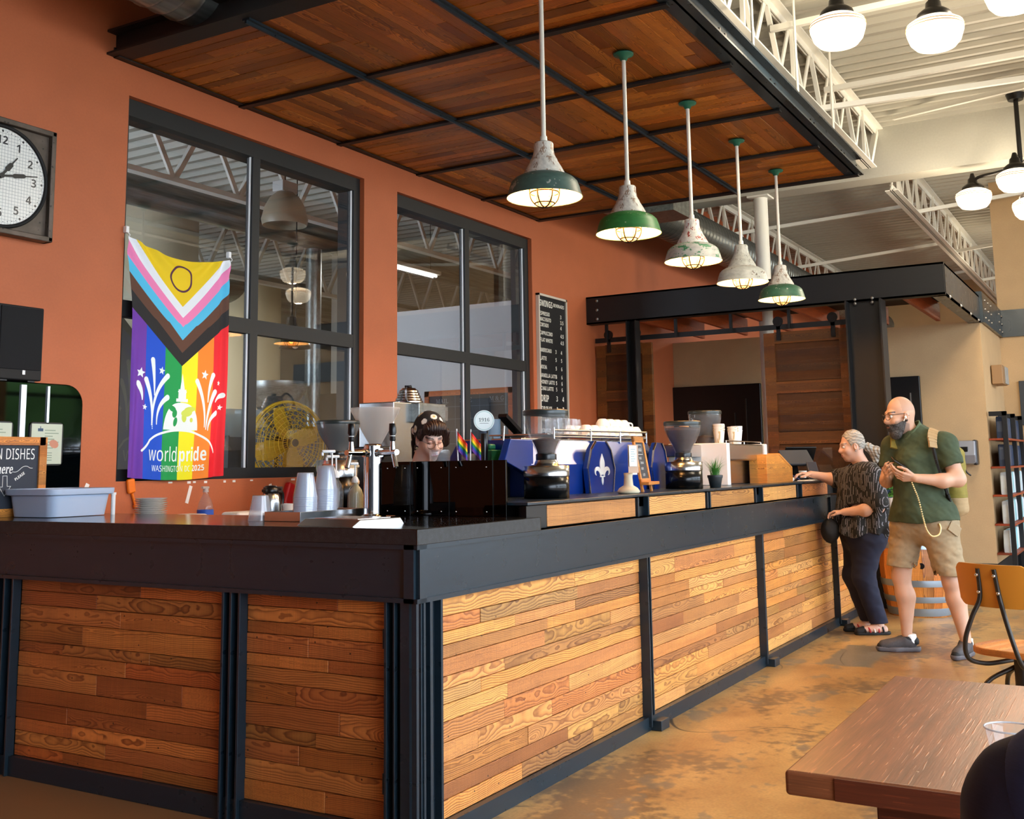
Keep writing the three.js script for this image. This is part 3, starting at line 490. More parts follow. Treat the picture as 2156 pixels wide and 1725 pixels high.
// ---------------------------------------------------------------- on the orange wall: clock, flag, menu board
{
  const t = thing('wall_clock', 'large square clock with white gridded dial in a dark weathered metal case', 'clock', [0.217, 2.9, WZ]);
  const rust = std(255, 255, 255, 0.5, 0.3, { map: dataTex(256, 256, (x, y, c) => { const n = fbm(x / 34, y / 34, 3, 4), k = noise(x / 5, y / 5) > 0.55 ? 0.5 : 1; put3(c, (92 + 60 * n) * k, (80 + 50 * n) * k, (70 + 50 * n) * k); }, { mirror: true }) });
  const H = 0.31, fr = []; for (const [a, b, c, d] of [[-H, H, H - 0.03, H], [-H, H, -H, -H + 0.03], [-H, -H + 0.03, -H, H], [H - 0.03, H, -H, H]]) fr.push(rbx(a, b, c, d, 0, 0.075, 0.006));
  part('case', fr, rust, t);
  part('front_plate', bx(-H + 0.03, H - 0.03, -H + 0.03, H - 0.03, 0.03, 0.045), rust, t);
  const bz = new THREE.TorusGeometry(0.27, 0.011, 8, 64); mv(bz, 0, 0, 0.05); part('bezel', bz, M.blackMatt, t);
  const dial = new THREE.CircleGeometry(0.268, 64); mv(dial, 0, 0, 0.048);
  part('dial', dial, std(255, 255, 255, 0.3, 0, { map: canvasTex(1024, 1024, (g) => {
    g.fillStyle = '#e9eae6'; g.fillRect(0, 0, 1024, 1024); g.strokeStyle = '#8d9596'; g.lineWidth = 3;
    for (let i = 0; i < 1024; i += 34) { g.beginPath(); g.moveTo(i, 0); g.lineTo(i, 1024); g.moveTo(0, i); g.lineTo(1024, i); g.stroke(); }
    g.fillStyle = '#20242a'; g.font = 'bold 118px sans-serif'; g.textAlign = 'center'; g.textBaseline = 'middle';
    for (let h = 1; h <= 12; h++) { const a = h * Math.PI / 6; g.fillText(String(h), 512 + 375 * Math.sin(a), 512 - 375 * Math.cos(a)); }
    for (let m = 0; m < 60; m++) { const a = m * Math.PI / 30, r = 466; g.beginPath(); g.arc(512 + r * Math.sin(a), 512 - r * Math.cos(a), m % 5 ? 5 : 12, 0, 7); g.fill(); }
    g.font = '30px serif'; g.fillStyle = '#5a646c'; g.fillText('· · · · · · ·', 540, 640);
  }) }), t);
  const hand = (len, w, ang, name) => { const g = ext([[-w * 0.3, -0.05], [-w * 0.5, 0], [-w * 0.45, len * 0.3], [-w, len * 0.36], [-w * 0.9, len * 0.62], [-w * 0.25, len * 0.68], [-w * 0.2, len], [w * 0.2, len], [w * 0.25, len * 0.68], [w * 0.9, len * 0.62], [w, len * 0.36], [w * 0.45, len * 0.3], [w * 0.5, 0], [w * 0.3, -0.05]], 0.003); rz(g, -ang); mv(g, 0, 0, 0.053); part(name, g, M.black, t); };
  hand(0.145, 0.014, 0.66, 'hour_hand'); hand(0.215, 0.012, 1.39, 'minute_hand'); part('hub', [cyl(0.014, 0.014, 0, 0.012).rotateX(Math.PI / 2).translate(0, 0, 0.05)], M.black, t);
}
{
  const t = thing('pride_flag', 'rainbow flag with chevrons and white fireworks print hung over the left window', 'flag', [0, 0, 0]);
  const tex = canvasTex(1024, 1740, (g, W, H) => {
    const cols = ['#6a35a6', '#0a50cf', '#0a9c4f', '#f3f01a', '#f58a28', '#ec1c2b'], e = [0, 0.14, 0.33, 0.5, 0.665, 0.835, 1];
    for (let i = 0; i < 6; i++) { g.fillStyle = cols[i]; g.fillRect(e[i] * W, 0, (e[i + 1] - e[i]) * W + 1, H); }
    const vee = (yl, yt, col) => { g.fillStyle = col; g.beginPath(); g.moveTo(0, 0); g.lineTo(W, 0); g.lineTo(W, yl); g.lineTo(W * 0.5, yt); g.lineTo(0, yl); g.closePath(); g.fill(); };
    vee(0.30 * H, 0.515 * H, '#1c1c1f'); vee(0.222 * H, 0.458 * H, '#5d3b2c'); vee(0.150 * H, 0.403 * H, '#52c3ee'); vee(0.082 * H, 0.346 * H, '#f487bd'); vee(0.018 * H, 0.293 * H, '#eef3fa');
    g.fillStyle = '#f2cf12'; g.beginPath(); g.moveTo(0.075 * W, 0); g.lineTo(0.93 * W, 0); g.lineTo(0.5 * W, 0.236 * H); g.closePath(); g.fill();
    g.strokeStyle = '#5a2c46'; g.lineWidth = 17; g.beginPath(); g.ellipse(0.5 * W, 0.098 * H, 0.1 * W, 0.062 * H, 0.2, 0, 7); g.stroke();
    g.fillStyle = '#eaf6f6'; g.strokeStyle = '#eaf6f6'; g.lineCap = 'round';
    const P = (x, y) => [x * W, y * H];
    const streak = (x0, y0, x1, y1, cx, cy) => { for (let i = 0; i < 40; i++) { const k = i / 39, a = (1 - k) ** 2, b = 2 * k * (1 - k), c = k * k, [X, Y] = P(a * x0 + b * cx + c * x1, a * y0 + b * cy + c * y1); g.beginPath(); g.arc(X, Y, 5 + 16 * k, 0, 7); g.fill(); } };
    streak(0.215, 0.775, 0.15, 0.59, 0.225, 0.67); streak(0.225, 0.79, 0.36, 0.565, 0.2, 0.64); streak(0.27, 0.77, 0.365, 0.655, 0.26, 0.69); streak(0.235, 0.65, 0.21, 0.505, 0.23, 0.57); streak(0.12, 0.675, 0.08, 0.61, 0.12, 0.64);
    streak(0.765, 0.775, 0.665, 0.575, 0.775, 0.67); streak(0.78, 0.785, 0.86, 0.62, 0.79, 0.69); streak(0.80, 0.79, 0.885, 0.715, 0.80, 0.74); streak(0.79, 0.665, 0.835, 0.545, 0.79, 0.6); streak(0.87, 0.665, 0.945, 0.635, 0.88, 0.645);
    const star = (x, y, r) => { const [X, Y] = P(x, y); g.beginPath(); for (let i = 0; i < 10; i++) { const a = i * Math.PI / 5 - Math.PI / 2 + 0.15, q = i % 2 ? r * 0.45 : r; g.lineTo(X + q * Math.cos(a), Y + q * Math.sin(a)); } g.closePath(); g.fill(); };
    star(0.1, 0.565, 40); star(0.3, 0.545, 32); star(0.145, 0.705, 24); star(0.745, 0.545, 40); star(0.9, 0.58, 24); star(0.93, 0.69, 25);
    // domed building with a globe drawn on it
    g.beginPath(); g.moveTo(...P(0.335, 0.79)); g.bezierCurveTo(...P(0.35, 0.68), ...P(0.45, 0.672), ...P(0.515, 0.672)); g.bezierCurveTo(...P(0.62, 0.672), ...P(0.69, 0.70), ...P(0.695, 0.79)); g.closePath(); g.fill();
    g.fillRect(0.475 * W, 0.615 * H, 0.08 * W, 0.05 * H); g.fillRect(0.455 * W, 0.655 * H, 0.12 * W, 0.014 * H); g.fillRect(0.47 * W, 0.622 * H, 0.09 * W, 0.006 * H); g.beginPath(); g.moveTo(...P(0.49, 0.62)); g.lineTo(...P(0.51, 0.545)); g.lineTo(...P(0.54, 0.62)); g.fill();
    g.fillStyle = '#0a9c4f'; for (const q of [[0.42, 0.70, 0.055, 0.012], [0.445, 0.72, 0.035, 0.018], [0.455, 0.755, 0.028, 0.02]]) { g.beginPath(); g.ellipse(q[0] * W, q[1] * H, q[2] * W * 0.7, q[3] * H, 0.3, 0, 7); g.fill(); }
    g.fillStyle = '#cfe05a'; for (const q of [[0.57, 0.715, 0.07, 0.016], [0.60, 0.70, 0.07, 0.012], [0.62, 0.745, 0.02, 0.01], [0.545, 0.735, 0.03, 0.02]]) { g.beginPath(); g.ellipse(q[0] * W, q[1] * H, q[2] * W * 0.8, q[3] * H, -0.1, 0, 7); g.fill(); }
    g.fillStyle = '#eaf6f6'; g.lineWidth = 17; g.beginPath(); g.moveTo(...P(0.13, 0.885)); g.quadraticCurveTo(...P(0.18, 0.86), ...P(0.2, 0.84)); g.bezierCurveTo(...P(0.36, 0.775), ...P(0.66, 0.77), ...P(0.83, 0.845)); g.quadraticCurveTo(...P(0.86, 0.862), ...P(0.89, 0.89)); g.stroke();
    g.textBaseline = 'alphabetic'; g.font = '142px sans-serif'; g.fillText('world', 0.195 * W, 0.922 * H, 310); g.font = 'bold 142px sans-serif'; g.fillText('pride', 0.505 * W, 0.922 * H, 305);
    g.font = '60px sans-serif'; g.fillText('WASHINGTON DC', 0.24 * W, 0.965 * H, 400); g.font = 'bold 60px sans-serif'; g.fillText('2025', 0.655 * W, 0.965 * H, 130);
  });
  const NX = 60, NY = 90, g = new THREE.PlaneGeometry(1, 1, NX, NY), p = g.attributes.position, uv = g.attributes.uv;
  for (let i = 0; i < p.count; i++) {
    const u = uv.getX(i), v = 1 - uv.getY(i);
    const xl = 1.064 + 0.055 * smooth(0, 0.35, v), xr = 1.902 - 0.03 * smooth(0.5, 1, v), top = 2.737 - 0.02 * u - 0.075 * Math.sin(Math.PI * u) * Math.sqrt(Math.max(0, 1 - v * 3)), bot = 1.312 - 0.022 * Math.sin(Math.PI * u);
    const fold = 0.012 * Math.sin(u * 30 + 3 * v) * smooth(0.55, 1, v) * (Math.abs(u - 0.5) * 1.6 + 0.2) + 0.010 * Math.sin((v - 0.25 * Math.sin(Math.PI * u)) * 60) * smooth(0.16, 0.02, v) + 0.014 * Math.sin(u * 60) * smooth(0.82, 1, u) + 0.014 * Math.sin(u * 55) * smooth(0.16, 0, u) * smooth(0.3, 0.6, v);
    p.setXYZ(i, xl + (xr - xl) * u, top + (bot - top) * v, WZ + 0.03 + fold);
  }
  g.computeVertexNormals(); part('cloth', g, std(255, 255, 255, 0.75, 0, { map: tex }), t);
  for (const [x, y] of [[1.066, 2.75], [1.9, 2.732]]) part('hook', [rbx(x - 0.012, x + 0.012, y, y + 0.04, WZ, WZ + 0.028, 0.004), tube([[x, y, WZ + 0.03], [x + 0.006, y - 0.015, WZ + 0.04], [x, y - 0.028, WZ + 0.034]], 0.003, 10, 6)], M.rimWhite, t);
}
{
  const t = thing('menu_board', 'tall narrow black letter board listing drinks and prices, by the steel beam', 'menu', [6.41, 0, WZ]);
  part('board', bx(-0.285, 0.285, 1.12, 3.03, 0.0, 0.02), M.black, t);
  const fr = [bx(-0.308, -0.285, 1.1, 3.052, 0, 0.035), bx(0.285, 0.308, 1.1, 3.052, 0, 0.035), bx(-0.308, 0.308, 3.03, 3.052, 0, 0.035), bx(-0.308, 0.308, 1.1, 1.12, 0, 0.035)]; part('frame', fr, std(206, 196, 180, 0.5), t);
  const face = new THREE.PlaneGeometry(0.57, 1.91); mv(face, 0, 2.075, 0.0205);
  part('letters', face, std(255, 255, 255, 0.7, 0, { map: canvasTex(512, 1716, (g) => {
    g.fillStyle = '#0b0c10'; g.fillRect(0, 0, 512, 1716); g.fillStyle = '#eceadd'; g.textBaseline = 'top';
    g.font = 'bold 78px sans-serif'; g.fillText('SWINGS', 14, 18, 250); g.font = 'bold 42px sans-serif'; g.fillText('BEVERAGES', 276, 34, 216);
    const L = [['ESPRESSO', '', '3'], ['MACCHIATO', '', '3.5'], ['CORTADO', '', '4'], ['CAPPUCCINO', '', '4.5'], ['FLAT WHITE', '', '4.5'], ['AMERICANO', '3', '4'], ['LATTE', '5', '5'], ['MOCHA', '5', '6'], ['VANILLA LATTE', '5', '6'], ['HONEY LATTE', '5', '6'], ['CHAI LATTE', '5', '6']];
    let y = 128; L.forEach(([n, a, b], i) => { g.font = 'bold 48px sans-serif'; g.fillText(n, 14, y, n.length * 24); g.fillText(a, 300, y); g.fillText(b, 408, y, 90); y += [52, 52, 74, 62, 92, 74, 78, 76, 58, 58, 60][i]; });
    g.font = 'bold 84px sans-serif'; g.fillText('DRIP', 12, y + 8, 150); g.font = 'bold 64px sans-serif'; g.fillText('3', 300, y + 16); g.fillText('4', 420, y + 16); y += 118;
    for (const [n, a, b] of [['CUP OF JOE', 'P', 'P'], ['POUR OVER', '5', ''], ['ICED COLD BREW', 'P', '5'], ['NITRO BREW', '1', '6'], ['HERBAL TEA', 'P', '7'], ['ICED TEA', '', '3'], ['HOT TEA', '', '4']]) { g.font = 'bold 46px sans-serif'; g.fillText(n, 18, y, n.length * 20); g.fillText(a, 306, y); g.font = 'bold 60px sans-serif'; g.fillText(b, 420, y - 6); y += 98; }
  }) }), t);
}
// ---------------------------------------------------------------- left end of the bar
{
  const t = thing('glossy_cabinet', 'mirror-black rounded cabinet with two steel strips under the loudspeaker', 'cabinet');
  const s = ext(rrect(1.2, 0.72, 0.1, 8).map(([x, y]) => [x + 0.105, y + 1.45]), 0.13, 0.006); mv(s, 0, 0, WZ + 0.006); part('body', s, std(10, 14, 14, 0.03, 0.0), t);
  part('steel_strip', bx(0.326, 0.357, 1.45, 1.8, WZ + 0.142, WZ + 0.15), M.inox, t); part('steel_strip', bx(0.482, 0.496, 1.6, 1.8, WZ + 0.142, WZ + 0.15), M.inox, t);
  const poster = (o) => canvasTex(256, 300, (g) => { g.fillStyle = '#c4cdb8'; g.fillRect(0, 0, 256, 300); g.fillStyle = '#2f4a66'; g.fillRect(52, 34, 44, 22); g.fillRect(70, 18, 6, 16); g.fillStyle = '#8fa08a'; for (let i = 0; i < 7; i++) g.fillRect(110 - o, 44 + i * 22, 90 + 30 * Math.sin(i * 2), 8); g.fillStyle = '#c9876a'; g.beginPath(); g.ellipse(190, 150, 40, 30, 0.4, 0, 7); g.fill(); g.fillStyle = '#7f9280'; for (let i = 0; i < 4; i++) g.fillRect(96, 214 + i * 18, 80, 6); });
  const lab = (x0, x1, y0, y1, o) => { const f = ext(rrect(x1 - x0, y1 - y0, 0.02), 0.006, 0.002); mv(f, (x0 + x1) / 2, (y0 + y1) / 2, WZ + 0.142); part('label_holder', f, M.black, t); const q = new THREE.PlaneGeometry(x1 - x0 - 0.014, y1 - y0 - 0.014); mv(q, (x0 + x1) / 2, (y0 + y1) / 2, WZ + 0.1512); part('label_card', q, std(255, 255, 255, 0.4, 0, { map: poster(o) }), t); };
  lab(0.388, 0.586, 1.385, 1.608, 0); lab(0.1, 0.288, 1.385, 1.608, 20);
}
{
  const t = thing('loudspeaker', 'black loudspeaker standing on the glossy cabinet', 'loudspeaker');
  part('enclosure', rbx(0.165, 0.43, 1.822, 2.207, WZ + 0.01, WZ + 0.165, 0.008), M.blackMatt, t); part('grille', rbx(0.178, 0.418, 1.875, 2.197, WZ + 0.16, WZ + 0.172, 0.004), std(22, 23, 26, 0.9), t);
  part('badge', bx(0.312, 0.328, 1.85, 1.872, WZ + 0.166, WZ + 0.171), M.rimWhite, t);
  part('foot', [bx(0.2, 0.24, 1.815, 1.823, WZ + 0.03, WZ + 0.15), bx(0.36, 0.4, 1.815, 1.823, WZ + 0.03, WZ + 0.15)], M.black, t);
}
{
  const t = thing('dishes_sign', 'framed chalkboard saying dishes here, with an arrow, behind the grey tub', 'sign', [0, 0, -2.7]);
  part('frame', [bx(-0.2, 0.46, 1.488, 1.53, -0.012, 0.012), bx(0.427, 0.47, 1.13, 1.53, -0.012, 0.012), bx(-0.2, -0.157, 1.13, 1.53, -0.012, 0.012), bx(-0.2, 0.47, 1.13, 1.17, -0.012, 0.012)], M.ashWood, t);
  const q = new THREE.PlaneGeometry(0.584, 0.32); mv(q, 0.135, 1.329, 0.0);
  part('slate', q, std(255, 255, 255, 0.8, 0, { map: canvasTex(1168, 640, (g) => {
    g.fillStyle = '#363c47'; g.fillRect(0, 0, 1168, 640); g.strokeStyle = '#e8ece8'; g.fillStyle = '#eef0ec'; g.lineWidth = 5;
    g.font = '150px sans-serif'; g.textBaseline = 'middle'; g.fillText('N DISHES', 690, 92, 440);
    g.font = 'italic bold 120px serif'; g.fillText('here', 700, 245, 180); g.beginPath(); g.moveTo(880, 270); g.bezierCurveTo(960, 290, 960, 215, 1030, 215); g.bezierCurveTo(1070, 215, 1060, 240, 1110, 235); g.stroke();
    g.beginPath(); for (const [x, y] of [[775, 310], [775, 420], [740, 420], [800, 510], [868, 415], [828, 415], [822, 310]]) g.lineTo(x, y); g.closePath(); g.stroke();
    g.save(); g.translate(960, 320); g.rotate(-0.6); g.font = 'bold 40px sans-serif'; g.fillText('PLEASE', -60, 0, 130); g.restore();
  }) }), t);
}
{
  const t = thing('bus_tub', 'pale blue grey plastic dish tub at the left end of the granite', 'tub', [0.415, BH, -2.495]);
  const w = 0.37, d = 0.36, h = 0.125, sec = (k, y) => rrect(w * k + 0.0, d * k, 0.05, 6).map(([x, z]) => V(x, y, z));
  const rings = [sec(0.9, 0.003), sec(0.97, h - 0.02), sec(1.0, h - 0.018), sec(1.06, h - 0.015), sec(1.075, h), sec(1.075, h + 0.012), sec(1.05, h + 0.014), sec(1.0, h + 0.006), sec(0.95, h - 0.02), sec(0.88, 0.01)], pos = [], n = rings[0].length;
  for (let r = 0; r < rings.length - 1; r++) for (let i = 0; i < n; i++) { const a = rings[r][i], b = rings[r][(i + 1) % n], c = rings[r + 1][(i + 1) % n], e = rings[r + 1][i]; pos.push(a, e, b, b, e, c); }
  for (const [r, y] of [[0, 1], [9, 0]]) for (let i = 1; i < n - 1; i++) pos.push(rings[r][0], rings[r][i], rings[r][i + 1]);
  const g = new THREE.BufferGeometry().setFromPoints(pos); part('basin', toCreasedNormals(g, 0.6), M.tubGrey, t);
  part('grip', [rbx(0.2, 0.215, h - 0.005, h + 0.005, -0.08, 0.08, 0.004)], M.tubGrey, t);
}
solo('till_roll', [cyl(0.011, 0.011, 0, 0.1, 0, 0, 16), cyl(0.014, 0.014, 0.1, 0.112, 0, 0, 16)], M.rimWhite, 'small white tube standing beside the stack of plates', 'tube', null, [0.63, BH, -2.36]);
{
  const n = 8; let first; for (let i = 0; i < n; i++) {
    const lab = `white plate, ${['lowest', 'second from the bottom', 'third from the bottom', 'fourth from the bottom', 'fifth from the bottom', 'third from the top', 'second from the top', 'topmost'][i]} in the stack by the tub`;
    if (!first) first = solo('plate', lathe([[0, 0.004], [0.045, 0.004], [0.048, 0], [0.052, 0.004], [0.085, 0.014], [0.086, 0.017], [0.05, 0.009], [0, 0.008]], 40), M.porcelain, lab, 'plate', 'stack of white plates', [1.0, 1.04, -2.5]); else dup(first, [1.0 + rr(-0.004, 0.004), 1.04 + i * 0.0115, -2.5], 0, lab);
  }
  // the rest of the stack stands on a rack that lifts it
  for (const o of scene.children) if (/^plate/.test(o.name)) o.position.y += 0.062;
  solo('plate_rack', [rbx(0.91, 1.09, 1.04, 1.1, -2.59, -2.41, 0.004)], M.galv, 'steel riser under the stack of white plates', 'rack');
}
{
  const t = thing('pastry_brush', 'orange brush hanging on a red cord below the flag', 'brush', [1.17, 1.22, WZ + 0.012]);
  part('head', [rz(rbx(-0.028, 0.028, 0, 0.085, -0.01, 0.012, 0.012), 0.15)], M.orangePlastic, t); part('handle', [rod([0.004, 0, 0], [0.03, -0.07, 0.0], 0.008), ball(0.014, 0.03, -0.075, 0)], M.orangePlastic, t); part('cord', [tube([[0.03, -0.07, 0], [0.05, -0.1, 0.01], [0.045, -0.14, 0], [0.075, -0.17, 0.004]], 0.009, 20, 8)], M.red, t);
}
{
  const t = thing('spray_bottle', 'clear squeeze bottle with blue label on the back counter below the flag', 'bottle', [1.5, 1.04, -2.6]);
  part('bottle_body', lathe([[0, 0], [0.045, 0.002], [0.048, 0.02], [0.047, 0.08], [0.04, 0.115], [0.024, 0.15], [0.016, 0.165], [0.016, 0.18]], 32), M.clearPlastic, t);
  part('label', lathe([[0.0485, 0.03], [0.0485, 0.075]], 32), std(44, 88, 190, 0.5), t); part('cap', [cyl(0.018, 0.015, 0.178, 0.2), rbx(-0.03, 0.02, 0.198, 0.212, -0.01, 0.01, 0.004)], M.frosted, t);
}
{
  const t = thing('thermal_carafe', 'steel vacuum carafe with black lid on the back counter', 'carafe', [1.95, 1.04, -2.5]);
  part('flask', lathe([[0, 0], [0.068, 0.003], [0.07, 0.02], [0.068, 0.1], [0.056, 0.145], [0.045, 0.16]], 36), M.inox, t); part('lid', lathe([[0.047, 0.158], [0.05, 0.17], [0.046, 0.195], [0.03, 0.205], [0, 0.207]], 32), M.plasticBlack, t);
  part('handle', [tube([[0.044, 0.165, 0], [0.1, 0.16, 0], [0.108, 0.1, 0], [0.07, 0.04, 0]], 0.011, 24, 8)], M.plasticBlack, t); part('spout', [rbx(-0.066, -0.04, 0.165, 0.185, -0.018, 0.018, 0.006)], M.plasticBlack, t);
}
solo('paper_cup', lathe([[0, 0.01], [0.03, 0.01], [0.03, 0], [0.042, 0.085], [0.045, 0.088], [0.042, 0.09], [0.029, 0.012]], 28), M.rimWhite, 'small white paper cup beside the steel carafe', 'cup', null, [2.08, 1.04, -2.47]);
solo('serving_spatula', [bar([1.28, 1.075, -2.45], [1.75, 1.08, -2.5], 0.022, 0.006), rbx(1.66, 1.78, 1.07, 1.09, -2.55, -2.47, 0.006)], M.rimWhite, 'white long-handled spatula lying on the back counter', 'spatula');
solo('bar_towel', [rbx(1.18, 1.36, 1.04, 1.1, -2.58, -2.42, 0.02), rbx(1.62, 1.86, 1.04, 1.095, -2.6, -2.45, 0.02)], M.paper, 'white crumpled bar towel on the back counter', 'towel');
{
  const t = thing('wall_socket', 'grey metal socket plate on the orange wall with a red bag clipped to it', 'socket', [2.42, 1.17, WZ]);
  part('plate', rbx(-0.035, 0.035, -0.06, 0.06, 0, 0.012, 0.004), M.galv, t); part('socket', [rbx(-0.018, 0.018, -0.045, 0.045, 0.01, 0.016, 0.003)], M.black, t);
  part('bag_of_beans', [rz(rbx(0.03, 0.16, -0.05, 0.11, 0.0, 0.05, 0.018), -0.35)], M.red, t, 'red paper bag');
}

// ---------------------------------------------------------------- the roastery behind the glass
{
  const wallG = std(128, 124, 112, 0.9), dark = std(70, 72, 70, 0.7);
  struct('floor_2', bx(-2, 18, -0.15, 0, -12, WZ - 0.2), std(110, 104, 96, 0.7));
  struct('wall_roastery', [bx(-2, 18, 0, 5.2, -12.2, -12), bx(-2.2, -2, 0, 5.2, -12.2, -11), bx(-2.2, -2, 3.2, 5.2, -11, -7), bx(-2.2, -2, 0, 5.2, -7, WZ - 0.2), bx(18, 18.2, 0, 5.2, -12.2, WZ - 0.2)], wallG);
  const pts = [[-2, 4.9]]; let x = -2; while (x < 18) { pts.push([x + 0.06, 4.9], [x + 0.09, 4.96], [x + 0.21, 4.96], [x + 0.24, 4.9]); x += 0.24; } pts.push([x, 5.06], [-2, 5.06]);
  struct('ceiling_2', boxuv(mv(ext(pts, 9.13), 0, 0, -12.2)), M.deck);
  struct('partition_roastery', [bx(7.0, 7.1, 0, 3.16, -5.6, WZ - 0.2)], std(226, 226, 226, 0.7));
  const jt = (z, yb, label) => {
    const t = thing('roof_truss', label, 'truss');
    part('top_chord', bx(0, 17, 4.8, 4.88, z - 0.05, z + 0.05), M.white, t); part('bottom_chord', bx(0, 17, yb, yb + 0.05, z - 0.05, z + 0.05), M.white, t);
    for (let i = 0; i < 20; i++) { const a = 0.4 + i * 0.85; part('web', bar([a, yb + 0.03, z], [a + 0.42, 4.82, z], 0.05, 0.05, [0, 0, 1]), M.white, t); part('web', bar([a + 0.42, 4.82, z], [a + 0.85, yb + 0.03, z], 0.05, 0.03, [0, 0, 1]), M.white, t); }
  };
  jt(-5.5, 4.05, 'pale roof truss nearest behind the window glass'); jt(-8.6, 4.0, 'pale roof truss deeper in the room behind the glass');
  struct('trim_4', [bx(-2, 18, 4.62, 4.9, -3.75, -3.3)], M.girder).userData.label = 'girder seen through the windows';
  const duct = (z, y, r, label) => solo('round_duct', [rod([1, y, z], [17.5, y, z], r, 28)], M.galv, label, 'duct');
  duct(-6.6, 4.25, 0.17, 'round pale duct high in the room behind the left window'); duct(-9.6, 4.1, 0.28, 'larger dark duct at the far side of the room behind the glass');
  solo('vertical_tank', [cyl(0.62, 0.62, 1.3, 4.2, 9.1, -9.8, 40), lathe([[0.62, 0], [0.2, -0.7], [0.12, -0.75]], 40, 9.1, 1.3, -9.8), cyl(0.64, 0.64, 3.5, 3.56, 9.1, -9.8, 40)], std(196, 184, 148, 0.5), 'tall cream tank with a cone bottom behind the left window', 'tank');
  solo('storage_silo', [cyl(0.5, 0.5, 3.4, 4.6, 6.0, -8.2, 40), lathe([[0.5, 0], [0.24, -0.35]], 40, 6.0, 3.4, -8.2)], std(188, 178, 150, 0.5), 'short cream drum hung under the roof behind the flag', 'tank');
  solo('steel_column', [bx(10.4, 10.56, 0, 4.9, -9.06, -8.9)], std(160, 158, 148, 0.6), 'pale steel column in the room behind the left window', 'column');
  {
    const t = thing('bell_lamp', 'big grey bell shaped high bay lamp behind the left window', 'lamp', [4.79, 3.76, -5]);
    part('shade', lathe([[0.04, 0.34], [0.09, 0.335], [0.15, 0.28], [0.2, 0.19], [0.222, 0.1], [0.226, 0.085], [0.232, 0.06], [0.22, 0.0], [0.215, 0.0]], 40), std(166, 154, 132, 0.4), t);
    part('ballast_box', [rbx(-0.11, 0.11, 0.335, 0.445, -0.07, 0.07, 0.008)], std(208, 208, 204, 0.5), t); part('chain', [rod([0, 0.44, 0], [0, 1.14, 0], 0.008)], M.iron, t);
  }
  {
    const t = thing('dark_pendant', 'small dark pendant lamp hanging low behind the left window', 'lamp', [4.97, 2.54, -5]);
    part('shade', lathe([[0.02, 0.2], [0.05, 0.19], [0.07, 0.13], [0.14, 0.06], [0.16, 0.0], [0.15, 0.0], [0.06, 0.1], [0, 0.12]], 32), M.plasticBlack, t); part('cord', [rod([0, 0.2, 0], [0, 2.36, 0], 0.006)], M.blackMatt, t);
    part('bulb', ball(0.035, 0, 0.03, 0), std(240, 230, 210, 0.2), t);
  }
  {
    const t = thing('drum_fan', 'yellow wire cage fan standing behind the left window', 'fan', [3.34, 0, -3.62], -0.3);
    const ring = []; for (let i = 1; i <= 9; i++) { const r = i * 0.036, g = new THREE.TorusGeometry(r, 0.0035, 5, 44); mv(g, 0, 1.55, 0.02 + 0.1 * Math.sqrt(1 - (r / 0.34) ** 2)); ring.push(g); const b = new THREE.TorusGeometry(r, 0.0035, 5, 44); mv(b, 0, 1.55, -0.02 - 0.08 * Math.sqrt(1 - (r / 0.34) ** 2)); ring.push(b); }
    for (let i = 0; i < 36; i++) { const a = i * Math.PI / 18, c = Math.cos(a), s = Math.sin(a); ring.push(tube([[0.03 * c, 1.55 + 0.03 * s, 0.12], [0.2 * c, 1.55 + 0.2 * s, 0.1], [0.325 * c, 1.55 + 0.325 * s, 0.02]], 0.0025, 8, 4), tube([[0.03 * c, 1.55 + 0.03 * s, -0.1], [0.2 * c, 1.55 + 0.2 * s, -0.09], [0.325 * c, 1.55 + 0.325 * s, -0.02]], 0.0025, 8, 4)); }
    const rim = new THREE.TorusGeometry(0.328, 0.012, 8, 48); mv(rim, 0, 1.55, 0); ring.push(rim); part('wire_cage', ring, M.yellow, t);
    const bl = []; for (let i = 0; i < 4; i++) { const g = ext([[0.03, -0.03], [0.14, -0.09], [0.28, -0.1], [0.3, 0.02], [0.2, 0.07], [0.05, 0.05]], 0.004); rx(g, 0.35); rz(g, i * Math.PI / 2 + 0.4); mv(g, 0, 1.55, 0); bl.push(g); } part('blade', bl, M.yellow, t);
    part('motor', [mv(rx(cyl(0.07, 0.07, -0.1, 0.1), Math.PI / 2), 0, 1.55, -0.18), mv(rx(cyl(0.04, 0.04, -0.06, 0.06), Math.PI / 2), 0, 1.55, 0.06)], M.plasticBlack, t); part('stand', [rod([0, 0.05, -0.18], [0, 1.5, -0.18], 0.025), cyl(0.3, 0.3, 0, 0.05, 0, -0.18, 32)], M.plasticBlack, t);
  }
  {
    const t = thing('roasting_machine', 'dark roasting machine with pipes and a drum behind the left window', 'machine', [6.2, 0, -6]);
    part('drum', [mv(rz(cyl(0.5, 0.5, -0.6, 0.6, 0, 0, 32), Math.PI / 2), 0, 1.3, 0)], dark, t); part('frame', [bx(-0.8, 0.8, 0, 0.8, -0.5, 0.5), bx(0.3, 0.8, 0.8, 2.2, -0.4, 0.4)], dark, t);
    part('pipe', [rod([0.2, 1.7, 0], [0.2, 3.9, 0], 0.09, 20), rod([0.75, 2.1, 0.2], [0.75, 2.9, 0.2], 0.07, 20), rod([0.95, 1.5, 0.3], [0.95, 3.1, 0.3], 0.05, 20)], M.galv, t); part('bean_hopper', [lathe([[0.08, 0], [0.32, 0.4], [0.32, 0.5]], 32, -0.4, 1.8, 0)], M.galv, t);
  }
